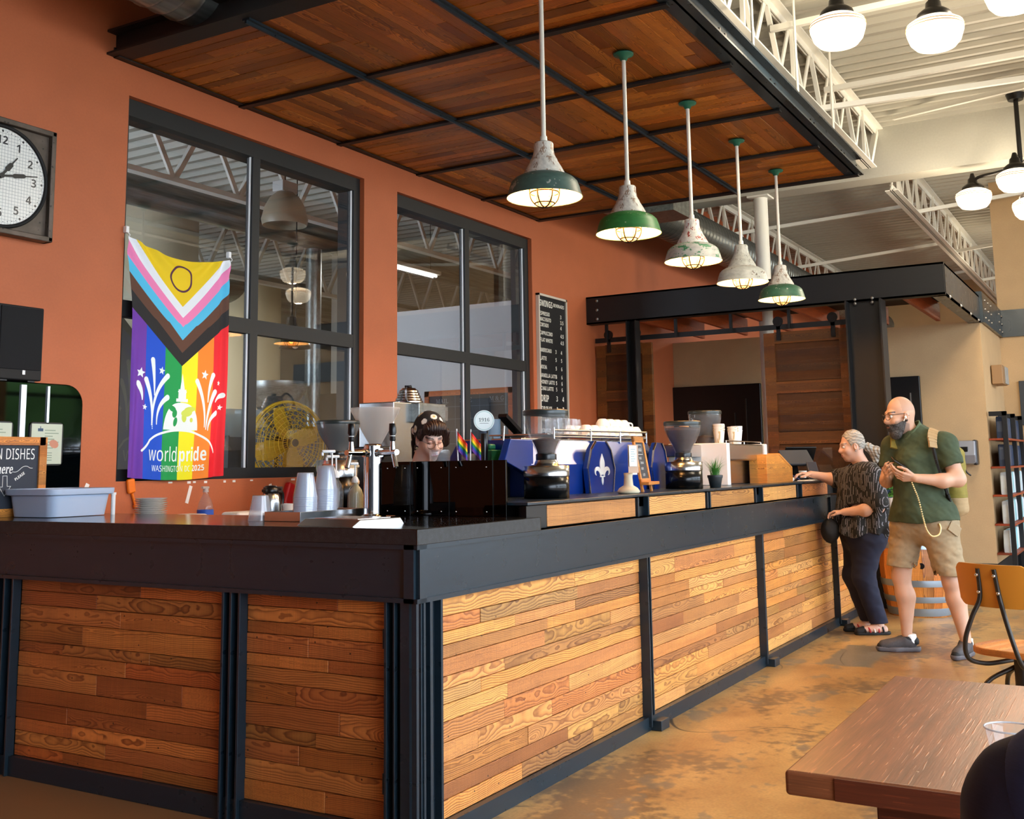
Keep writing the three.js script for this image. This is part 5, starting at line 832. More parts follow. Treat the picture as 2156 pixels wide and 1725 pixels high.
{
  const t = thing('hot_water_machine', 'boxy stainless steel dispenser with a white side on the ledge', 'machine', [0, LG, 0]);
  part('shell', [rbx(4.15, 5.02, 0.17, 0.29, -0.7, -0.27, 0.012), rbx(4.16, 5.0, 0, 0.2, -0.7, -0.36, 0.006)], M.inox, t); for (const [a, b] of [[4.1, 4.16], [4.98, 5.03]]) part('side_panel', rbx(a, b, 0.0, 0.295, -0.7, -0.26, 0.006), M.porcelain, t); part('top_panel', rbx(3.75, 4.15, 0.2, 0.285, -0.75, -0.45, 0.008), M.inox, t);
  part('recess', [bx(4.17, 4.4, 0.01, 0.17, -0.362, -0.355)], std(120, 108, 96, 0.6), t); part('gallery', [rod([4.2, 0.31, -0.3], [5.0, 0.31, -0.3], 0.005), ...[4.2, 4.6, 5.0].map((x) => rod([x, 0.29, -0.3], [x, 0.312, -0.3], 0.004))], M.chrome, t);
}
{
  const paper = canvasTex(256, 128, (g) => { g.fillStyle = '#eee9dd'; g.fillRect(0, 0, 256, 128); g.fillStyle = '#c8ae80'; for (let i = 0; i < 46; i++) { g.beginPath(); g.ellipse((i * 61) % 256, (i * 37) % 128, 9, 5, i, 0, 7); g.fill(); } g.fillStyle = '#2a2a2a'; g.fillRect(30, 10, 16, 12); });
  const cp = lathe([[0, 0.0], [0.03, 0], [0.042, 0.105], [0.045, 0.11], [0.043, 0.112], [0.03, 0.008]], 28), pm = std(255, 255, 255, 0.7, 0, { map: paper });
  let f; for (let i = 0; i < 4; i++) { const L = ['printed paper cup, left of the stacks on the steel dispenser', 'plain white paper cup stacked highest on the steel dispenser', 'printed paper cup in front on the steel dispenser', 'plain white paper cup at the right on the steel dispenser'][i], p = [[4.4, -0.42], [4.62, -0.5], [4.6, -0.38], [4.8, -0.42]][i]; f = solo('paper_cup', [cp.clone(), mv(cp.clone(), 0, 0.018, 0), mv(cp.clone(), 0, [0.03, 0.045, 0.02, 0.03][i], 0)], i % 2 ? M.rimWhite : pm, L, 'cup', null, [p[0], LG + 0.29, p[1]]); }
}
solo('serving_board', [(() => { const g = ext([[-0.07, 0], [0.07, 0], [0.07, 0.1], [0.05, 0.14], [-0.05, 0.14], [-0.07, 0.1]], 0.02, 0.004); return mv(g, 4.02, LG + 0.285, -0.55); })()], M.bamboo, 'rounded pale wooden board standing behind the grinder', 'board');
{
  const t = thing('bamboo_holder', 'slant topped bamboo box on the ledge beside the card reader', 'holder', [0, LG, 0]);
  const s = ext([[4.8, 0], [5.44, 0], [5.44, 0.11], [5.12, 0.215], [4.8, 0.21]], 0.13, 0.003); mv(s, 0, 0, -0.33); boxuv(s); part('body', s, M.bamboo, t); const e = ext([[5.45, 0], [5.46, 0], [5.46, 0.115], [5.13, 0.222], [5.12, 0.21], [5.45, 0.105]], 0.14, 0.001); mv(e, 0, 0, -0.335); part('lid_edge', e, M.ashWood, t);
}
{
  const t = thing('card_terminal', 'dark grey payment screen tilted toward the customers on the ledge', 'payment terminal', [6.0, LG, -0.32], -0.9);
  part('stand', [rbx(-0.08, 0.08, 0, 0.02, -0.09, 0.09, 0.006), bar([0, 0.01, 0], [0, 0.13, -0.05], 0.06, 0.03)], M.plasticBlack, t);
  const sc = rbx(-0.13, 0.13, -0.095, 0.095, -0.012, 0.012, 0.008); rx(sc, -0.9); mv(sc, 0, 0.19, 0.02); part('screen', sc, std(64, 70, 80, 0.3), t); const rd = rbx(-0.045, 0.045, 0, 0.16, -0.012, 0.012, 0.008); rx(rd, -0.5); mv(rd, 0.1, 0.01, 0.16); part('card_reader', rd, std(52, 56, 70, 0.35), t);
  const tb = rbx(-0.14, 0.14, -0.1, 0.1, -0.008, 0.008, 0.006); rx(tb, 0.6); mv(tb, 0.12, 0.2, -0.2); part('cashier_tablet', tb, M.plasticBlack, t);
}
solo('espresso_cup', [lathe([[0, 0.004], [0.03, 0.004], [0.04, 0.02], [0.046, 0.075], [0.044, 0.077], [0.036, 0.02], [0, 0.012]], 28), tube([[0.044, 0.06, 0], [0.065, 0.055, 0], [0.06, 0.025, 0], [0.04, 0.02, 0]], 0.005, 16, 8)], M.porcelain, 'white cup standing at the payment screen', 'cup', null, [6.32, LG, -0.36]);
solo('sneeze_glass', [bx(6.38, 6.39, 1.0, 1.46, -0.75, -0.1), bx(6.378, 6.392, 1.455, 1.465, -0.75, -0.1)], M.glass, 'clear upright glass screen at the end of the ledge', 'glass screen');
solo('till_paper', [rbx(5.6, 5.95, LG, LG + 0.006, -0.2, -0.1, 0.002), rbx(5.52, 5.6, LG, LG + 0.03, -0.3, -0.22, 0.01)], M.paper, 'white slips lying beside the bamboo box', 'paper');

// ---------------------------------------------------------------- far right: barrel, shelf, dispenser, horn speaker
{
  const t = thing('wine_barrel', 'oak wine barrel with grey steel hoops behind the man', 'barrel', [7.06, 0, 0.43]), n = 22, H = 0.88, R = (k) => 0.262 + 0.062 * Math.sin(Math.PI * k);
  for (let i = 0; i < n; i++) {
    const a0 = (i / n) * 6.2832 + 0.004, a1 = ((i + 1) / n) * 6.2832 - 0.004, pos = [], uvs = []; const o = rr(0, 2);
    for (let k = 0; k < 10; k++) for (const [q, s] of [[k, k + 1]]) { const p = (kk, a, d) => [(R(kk / 10) - d) * Math.cos(a), H * kk / 10, (R(kk / 10) - d) * Math.sin(a)]; const A = p(q, a0, 0), B = p(q, a1, 0), C = p(s, a1, 0), D = p(s, a0, 0); for (const [P, u] of [[A, [q, 0]], [D, [s, 0]], [C, [s, 1]], [A, [q, 0]], [C, [s, 1]], [B, [q, 1]]]) { pos.push(...P); uvs.push(u[0] / 10 * 0.4 + o, ((i % BOARDS) + 0.15 + u[1] * 0.5) / BOARDS); } }
    const g = new THREE.BufferGeometry(); g.setAttribute('position', new THREE.Float32BufferAttribute(pos, 3)); g.setAttribute('uv', new THREE.Float32BufferAttribute(uvs, 2)); g.computeVertexNormals(); part('stave', g, M.barrelWood[i % 3], t);
  }
  const hoop = (y0, y1) => part('hoop', [lathe([[R(y0 / H) + 0.001, y0], [R(y0 / H) + 0.005, y0], [R(y1 / H) + 0.005, y1], [R(y1 / H) + 0.001, y1]], 48), ball(0.008, (R(y0 / H) + 0.006) * Math.cos(2.2), (y0 + y1) / 2, (R(y0 / H) + 0.006) * Math.sin(2.2), 1, 1, 1, 8)], std(146, 160, 172, 0.35, 0.7), t);
  hoop(0.01, 0.075); hoop(0.125, 0.175); hoop(0.26, 0.315); hoop(0.58, 0.635); hoop(0.72, 0.77); hoop(0.83, 0.885);
  part('head', cyl(0.262, 0.262, 0.84, 0.86, 0, 0, 40), M.barrelWood[1], t); part('inner_floor', cyl(0.25, 0.25, 0.0, 0.03, 0, 0, 40), M.barrelWood[2], t);
  part('bung', mv(rz(cyl(0.026, 0.026, -0.01, 0.01, 0, 0, 20), Math.PI / 2), -0.303, 0.44, 0.085), M.black, t);
  part('top_slab', rbx(-0.33, 0.33, 0.885, 0.925, -0.33, 0.33, 0.01), std(150, 150, 146, 0.4), t);
}
{
  const t = thing('potted_plant', 'small green plant in a white pot on the barrel', 'plant', [6.86, 0.925, 0.3]);
  part('pot', lathe([[0, 0], [0.04, 0], [0.052, 0.09], [0.048, 0.092], [0.04, 0.08], [0, 0.08]], 28), M.rimWhite, t);
  const lv = []; for (let i = 0; i < 40; i++) { const g = new THREE.SphereGeometry(0.022, 8, 6); g.scale(1, 0.25, 0.6); rz(g, rr(-0.9, 0.9)); ry(g, rr(0, 6.28)); mv(g, rr(-0.045, 0.045), 0.1 + rr(0, 0.09), rr(-0.045, 0.045)); lv.push(g); } part('foliage', lv, M.leaf2, t);
}
{
  const t = thing('pride_card', 'blue card with a rainbow chevron standing on the barrel', 'card', [6.82, 0.925, 0.18], -0.95);
  const g = bx(-0.09, 0.09, 0, 0.26, -0.002, 0.002), u = g.attributes.uv, p = g.attributes.position; for (let i = 0; i < u.count; i++) u.setXY(i, p.getX(i) / 0.18 + 0.5, p.getY(i) / 0.26); rz(g, -0.25);
  part('card', g, std(255, 255, 255, 0.6, 0, { map: canvasTex(180, 260, (q) => { q.fillStyle = '#20405c'; q.fillRect(0, 0, 180, 260); ['#f0a0b8', '#f2e9d8', '#f2c230', '#ee7f22', '#d8352c', '#4a90c8'].forEach((c, i) => { q.fillStyle = c; q.beginPath(); q.moveTo(0, i * 12); q.lineTo(120 - i * 16, 0); q.lineTo(180, 0); q.lineTo(180, 40 - i * 4); q.lineTo(0, 150 - i * 14); q.fill(); }); q.fillStyle = '#6fb6d8'; q.fillRect(40, 130, 70, 60); }) }), t);
}
{
  const t = thing('bag_shelf', 'black steel wall shelf holding rows of coffee bags', 'shelf', [0, 0, 0]);
  for (const x of [9.72, 10.58, 11.4]) part('upright', [rbx(x - 0.025, x + 0.025, 0, 1.86, 0.93, 0.98, 0.003), rbx(x - 0.025, x + 0.025, 1.81, 1.86, 0.8, 0.98, 0.003)], M.blackMatt, t);
  const Y = [1.545, 1.24, 0.935, 0.625, 0.315]; for (const y of Y) part('shelf_board', rbx(9.7, 11.5, y, y + 0.022, 0.785, 0.985, 0.003), wood(168, 96, 66), t);
  const bag = ext([[-0.055, 0], [0.055, 0], [0.06, 0.06], [0.05, 0.17], [0.03, 0.215], [-0.03, 0.215], [-0.05, 0.17], [-0.06, 0.06]], 0.05, 0.012), dm = std(52, 66, 90, 0.45), wm = std(214, 226, 232, 0.5), tm = std(126, 190, 198, 0.5);
  Y.forEach((y, r) => { let f; for (let i = 0; i < 12; i++) { const p = [9.82 + i * 0.138, y + 0.034, 0.87], m = r < 2 ? dm : (i % 3 === 1 ? tm : wm); if (m === wm || m === dm || m === tm) { const o = solo('coffee_bag', bag, m, `${m === dm ? 'dark blue' : m === tm ? 'teal' : 'white'} coffee bag on the ${['top', 'second', 'middle', 'fourth', 'lowest'][r]} shelf, ${ORD[i]} from left`, 'coffee bag', `${m === dm ? 'dark blue' : m === tm ? 'teal' : 'white'} bags on the ${['top', 'second', 'middle', 'fourth', 'lowest'][r]} shelf`, p); o.rotation.y = rr(-0.15, 0.15); } } });
}
{
  const t = thing('towel_dispenser', 'grey and black paper towel dispenser on the tan wall beside the backpack', 'dispenser', [9.714, 1.29, 0.56]);
  const s = ext([[0, 0], [-0.16, 0.02], [-0.2, 0.1], [-0.17, 0.24], [0, 0.25]], 0.18, 0.012); mv(s, 0, 0, -0.09); part('case', s, std(150, 154, 164, 0.35, 0.3), t); part('side_cover', [rbx(-0.17, -0.005, -0.01, 0.265, 0.07, 0.115, 0.02)], std(34, 34, 40, 0.35), t); part('window', [rbx(-0.205, -0.18, 0.09, 0.19, -0.05, 0.03, 0.008)], M.plasticBlack, t);
}
{
  const t = thing('wall_speaker', 'small tan box with a square grille high on the bright wall', 'speaker', [10.6, 2.31, 0.79]);
  part('box', [rbx(-0.26, 0.2, -0.11, 0.11, 0, 0.12, 0.01)], std(150, 116, 80, 0.6), t); part('grille', [rbx(-0.06, 0.2, -0.1, 0.1, 0.12, 0.135, 0.004)], std(150, 150, 146, 0.6), t);
}
solo('picture_frame', [rbx(11.56, 11.6, 1.75, 2.3, 0.96, 1.6, 0.004)], std(50, 56, 62, 0.5), 'dark picture panel on the far tan wall at the right edge', 'picture');
// ---------------------------------------------------------------- bodies: a distance field of tapered bones, meshed with surface nets
function nets(f, lo, hi, h, colour, uvs = 1) {
  const nx = Math.ceil((hi[0] - lo[0]) / h) + 2, ny = Math.ceil((hi[1] - lo[1]) / h) + 2, nz = Math.ceil((hi[2] - lo[2]) / h) + 2, N = nx * ny * nz, v = new Float32Array(N), B = 4, at = (i, j, k) => (k * ny + j) * nx + i;
  for (let k = 0; k < nz; k += B) for (let j = 0; j < ny; j += B) for (let i = 0; i < nx; i += B) {
    const d = f(lo[0] + (i + B / 2) * h, lo[1] + (j + B / 2) * h, lo[2] + (k + B / 2) * h), far = Math.abs(d) > B * h * 1.9;
    for (let c = k; c < Math.min(k + B, nz); c++) for (let b = j; b < Math.min(j + B, ny); b++) for (let a = i; a < Math.min(i + B, nx); a++) v[at(a, b, c)] = far ? d : f(lo[0] + a * h, lo[1] + b * h, lo[2] + c * h);
  }
  const id = new Int32Array(N).fill(-1), pos = [], idx = [], E = [[0, 1], [2, 3], [4, 5], [6, 7], [0, 2], [1, 3], [4, 6], [5, 7], [0, 4], [1, 5], [2, 6], [3, 7]], val = new Float32Array(8);
  for (let k = 0; k < nz - 1; k++) for (let j = 0; j < ny - 1; j++) for (let i = 0; i < nx - 1; i++) {
    let m = 0; for (let c = 0; c < 8; c++) { val[c] = v[at(i + (c & 1), j + ((c >> 1) & 1), k + (c >> 2))]; if (val[c] < 0) m |= 1 << c; }
    if (m === 0 || m === 255) continue;
    let x = 0, y = 0, z = 0, n = 0; for (const [p, q] of E) if ((val[p] < 0) !== (val[q] < 0)) { const t = val[p] / (val[p] - val[q]); x += (p & 1) + t * ((q & 1) - (p & 1)); y += ((p >> 1) & 1) + t * (((q >> 1) & 1) - ((p >> 1) & 1)); z += (p >> 2) + t * ((q >> 2) - (p >> 2)); n++; }
    id[at(i, j, k)] = pos.length / 3; pos.push(lo[0] + (i + x / n) * h, lo[1] + (j + y / n) * h, lo[2] + (k + z / n) * h);
  }
  const quad = (a, b, c, d, s) => { if (a < 0 || b < 0 || c < 0 || d < 0) return; if (s) idx.push(a, b, c, a, c, d); else idx.push(a, c, b, a, d, c); };
  for (let k = 1; k < nz - 1; k++) for (let j = 1; j < ny - 1; j++) for (let i = 1; i < nx - 1; i++) {
    const s = v[at(i, j, k)] < 0;
    if (s !== v[at(i + 1, j, k)] < 0) quad(id[at(i, j - 1, k - 1)], id[at(i, j, k - 1)], id[at(i, j, k)], id[at(i, j - 1, k)], s);
    if (s !== v[at(i, j + 1, k)] < 0) quad(id[at(i - 1, j, k - 1)], id[at(i - 1, j, k)], id[at(i, j, k)], id[at(i, j, k - 1)], s);
    if (s !== v[at(i, j, k + 1)] < 0) quad(id[at(i - 1, j - 1, k)], id[at(i, j - 1, k)], id[at(i, j, k)], id[at(i - 1, j, k)], s);
  }
  const g = new THREE.BufferGeometry(), n = pos.length / 3, P = new Float32Array(pos), Nn = new Float32Array(pos.length), U = new Float32Array(n * 2), C = colour ? new Float32Array(pos.length) : null, e = h * 0.6;
  for (let i = 0; i < n; i++) {
    const x = P[3 * i], y = P[3 * i + 1], z = P[3 * i + 2]; let a = f(x + e, y, z) - f(x - e, y, z), b = f(x, y + e, z) - f(x, y - e, z), c = f(x, y, z + e) - f(x, y, z - e); const l = Math.hypot(a, b, c) || 1;
    Nn[3 * i] = a / l; Nn[3 * i + 1] = b / l; Nn[3 * i + 2] = c / l; U[2 * i] = (x * 0.8 + z * 0.9) * uvs; U[2 * i + 1] = y * uvs; if (C) { const q = colour(x, y, z); C[3 * i] = q[0]; C[3 * i + 1] = q[1]; C[3 * i + 2] = q[2]; }
  }
  g.setAttribute('position', new THREE.BufferAttribute(P, 3)); g.setAttribute('normal', new THREE.BufferAttribute(Nn, 3)); g.setAttribute('uv', new THREE.BufferAttribute(U, 2)); if (C) g.setAttribute('color', new THREE.BufferAttribute(C, 3)); g.setIndex(idx); return g;
}
const smin = (a, b, k) => { const h = Math.max(k - Math.abs(a - b), 0) / k; return Math.min(a, b) - h * h * k * 0.25; };
const smax = (a, b, k) => -smin(-a, -b, k);
// a tapered bone; flat > 1 thins it along the direction w
function bone(a, b, ra, rb, w = null, flat = 1) {
  const dx = b[0] - a[0], dy = b[1] - a[1], dz = b[2] - a[2], L = dx * dx + dy * dy + dz * dz || 1e-9;
  return (x, y, z) => { let px = x - a[0], py = y - a[1], pz = z - a[2]; const h = Math.min(1, Math.max(0, (px * dx + py * dy + pz * dz) / L)); px -= dx * h; py -= dy * h; pz -= dz * h; if (w) { const d = (px * w[0] + py * w[1] + pz * w[2]) * (flat - 1); px += w[0] * d; py += w[1] * d; pz += w[2] * d; const l = Math.hypot(px, py, pz), r = ra + (rb - ra) * h; return (l - r) / (1 + (flat - 1) * 0.5); } return Math.hypot(px, py, pz) - ra - (rb - ra) * h; };
}
function blob(c, r, yaw = 0) { const s = Math.sin(yaw), q = Math.cos(yaw), m = Math.min(...r); return (x, y, z) => { const X = x - c[0], Y = y - c[1], Z = z - c[2], a = (q * X - s * Z) / r[0], b = Y / r[1], d = (s * X + q * Z) / r[2], k0 = Math.hypot(a, b, d), k1 = Math.hypot(a / r[0], b / r[1], d / r[2]); return k1 > 1e-6 ? k0 * (k0 - 1) / k1 : -m; }; }
const union = (list, k) => (x, y, z) => { let d = 9; for (const f of list) d = smin(d, f(x, y, z), k); return d; };
// a head in its own axes: x to its left, y up, z forward; returns the field, the place of the eyes and a colour for its skin
function makeHead(M4, o = {}) {
  const I = M4.clone().invert().elements, sc = M4.getMaxScaleOnAxis();
  const skull = [blob([0, 0.03, -0.018], [0.074, 0.104, 0.096]), blob([0, -0.045, 0.024], [0.056, 0.08, 0.064]), blob([0, -0.102, 0.058], [0.026, 0.02, 0.022]), bone([-0.034, 0.026, 0.074], [0.034, 0.026, 0.074], 0.014, 0.014), bone([0, 0.012, 0.088], [0, -0.026, 0.106], 0.009, 0.0125), bone([-0.01, -0.031, 0.094], [0.01, -0.031, 0.094], 0.0095, 0.0095), blob([0.036, -0.03, 0.055], [0.027, 0.03, 0.03]), blob([-0.036, -0.03, 0.055], [0.027, 0.03, 0.03]), blob([0, -0.066, 0.074], [0.028, 0.022, 0.02])];
  const base = union(skull, 0.022), ears = [blob([0.076, -0.006, -0.012], [0.011, 0.032, 0.019], 0.35), blob([-0.076, -0.006, -0.012], [0.011, 0.032, 0.019], -0.35)], sock = [blob([0.031, 0.006, 0.1], [0.02, 0.0125, 0.018]), blob([-0.031, 0.006, 0.1], [0.02, 0.0125, 0.018])], mouth = bone([-0.019, -0.0655, 0.098], [0.019, -0.0655, 0.098], 0.0028, 0.0028), lip1 = bone([-0.017, -0.0605, 0.0905], [0.017, -0.0605, 0.0905], 0.005, 0.005), lip2 = bone([-0.015, -0.072, 0.0885], [0.015, -0.072, 0.0885], 0.0058, 0.0058), conch = [blob([0.085, -0.004, -0.006], [0.006, 0.018, 0.009]), blob([-0.085, -0.004, -0.006], [0.006, 0.018, 0.009])];
  const local = (x, y, z) => [I[0] * x + I[4] * y + I[8] * z + I[12], I[1] * x + I[5] * y + I[9] * z + I[13], I[2] * x + I[6] * y + I[10] * z + I[14]];
  const inHead = (a, b, c) => { let d = base(a, b, c); if (d > 0.06) return d; d = smin(d, smin(lip1(a, b, c), lip2(a, b, c), 0.004), 0.008); for (const s of sock) d = smax(d, -s(a, b, c), 0.014); d = smax(d, -mouth(a, b, c), 0.004); let e = Math.min(ears[0](a, b, c), ears[1](a, b, c)); e = smax(e, -Math.min(conch[0](a, b, c), conch[1](a, b, c)), 0.005); return smin(d, e, 0.01); };
  const field = (x, y, z) => { const [a, b, c] = local(x, y, z); return inHead(a, b, c) * sc; };
  const [R, G, B] = o.skin, sk = [s2l(R), s2l(G), s2l(B)], brow = (o.brow || [60, 44, 36]).map(s2l), lip = (o.lip || [176, 96, 88]).map(s2l), stub = o.stubble ? o.stubble.map(s2l) : null;
  const mixc = (a, b, t) => [a[0] + (b[0] - a[0]) * t, a[1] + (b[1] - a[1]) * t, a[2] + (b[2] - a[2]) * t];
  const colour = (x, y, z) => {
    const [a, b, c] = local(x, y, z); let q = mixc(sk, [sk[0] * 0.98, sk[1] * 0.9, sk[2] * 0.86], clamp(0.25 + 0.8 * noise(x * 40, y * 40, z * 40) * 0.5));
    if (c > -0.2 && Math.abs(a) < 0.12 && b > -0.16) {
      if (c > 0.06 && Math.hypot(a / 0.021, (b + 0.0665) / 0.011) < 1) q = mixc(q, lip, 0.8);
      const u = Math.abs(a), by = 0.027 + 0.006 * Math.sin((u - 0.012) * 60); if (c > 0.05 && u > 0.012 && u < 0.052 && Math.abs(b - by) < 0.0052) q = mixc(q, brow, 0.85);
      if (stub) { const line = b + 0.02 + (c < 0.02 ? 0.05 * (0.02 - c) * 10 : 0) ; if (line < 0 && b > -0.14 && c > -0.035 && !(c > 0.07 && b > -0.045)) q = mixc(q, stub, 0.55 * smooth(0, -0.02, line)); if (b > 0.03 && c < 0.01) q = mixc(q, stub, 0.22); }
    } return q;
  };
  return { field, colour, M4, inHead, local, sc };
}
function eyes(h, parent, iris) { const white = std(226, 222, 216, 0.2), ir = std(...iris, 0.2); for (const s of [-1, 1]) { const b = ball(0.0125, 0.031 * s, 0.005, 0.0755, 1, 1, 1, 16), i = ball(0.0062, 0.031 * s, 0.004, 0.0838, 1, 1, 0.6, 12); b.applyMatrix4(h.M4); i.applyMatrix4(h.M4); const e = part('eye', b, white, parent); part('iris', i, ir, e); } }
// a hand: palm and five unequal fingers; frame: o wrist, d towards the fingers, n out of the palm, s towards the thumb; curl per joint
function handBones(o, d, n, s, curl, k = 1, spread = 0.1) {
  const P = (a, b, c) => [o[0] + (d[0] * a + n[0] * b + s[0] * c) * k, o[1] + (d[1] * a + n[1] * b + s[1] * c) * k, o[2] + (d[2] * a + n[2] * b + s[2] * c) * k], out = [];
  for (let i = 0; i < 4; i++) out.push(bone(P(0.012, 0, 0.012 - 0.008 * i), P(0.085 - 0.004 * Math.abs(i - 1), 0, 0.03 - 0.0195 * i), 0.0155 * k, 0.0118 * k));
  const len = [[0.042, 0.026, 0.02], [0.047, 0.03, 0.021], [0.043, 0.028, 0.02], [0.034, 0.02, 0.017]];
  for (let i = 0; i < 4; i++) { let a = 0.087 - 0.004 * Math.abs(i - 1), b = 0, c = 0.03 - 0.0195 * i, th = 0; for (let j = 0; j < 3; j++) { th += curl[Math.min(i, curl.length - 1)] * [0.9, 1.1, 0.8][j]; const L = len[i][j], a2 = a + L * Math.cos(th), b2 = b + L * Math.sin(th), c2 = c + L * spread * (1.5 - i) * 0.5; out.push(bone(P(a, b, c), P(a2, b2, c2), (0.0088 - j * 0.0008) * k, (0.0082 - j * 0.0009) * k)); a = a2; b = b2; c = c2; } }
  out.push(bone(P(0.02, 0.006, 0.022), P(0.055, 0.018, 0.046), 0.014 * k, 0.0112 * k), bone(P(0.055, 0.018, 0.046), P(0.083, 0.03, 0.05), 0.0102 * k, 0.0092 * k), bone(P(0.083, 0.03, 0.05), P(0.106, 0.036, 0.046), 0.009 * k, 0.0075 * k));
  return out;
}
const norm3 = (a) => { const l = Math.hypot(...a); return a.map((v) => v / l); }, cross3 = (a, b) => [a[1] * b[2] - a[2] * b[1], a[2] * b[0] - a[0] * b[2], a[0] * b[1] - a[1] * b[0]];
const headM = (pos, fwd, up, k) => { const z = V(...fwd).normalize(), y0 = V(...up), x = y0.clone().cross(z).normalize(), y = z.clone().cross(x); return new THREE.Matrix4().makeBasis(x, y, z).scale(V(k, k, k)).setPosition(...pos); };
// bodies in several grids, the finer ones for head and hands, as one mesh
function bodyMesh(f, colour, grids, cut) {
  const list = grids.map(([lo, hi, h]) => { const inside = (x, y, z) => Math.max(lo[0] - x, x - hi[0], lo[1] - y, y - hi[1], lo[2] - z, z - hi[2]); return nets((x, y, z) => Math.max(f(x, y, z), inside(x, y, z) + h * 1.5), lo, hi, h, colour); });
  return mergeGeometries(list);
}
const TURN = -Math.atan2(0.8636, 0.504);   // people's own axes: x to the right of the picture, z toward the camera

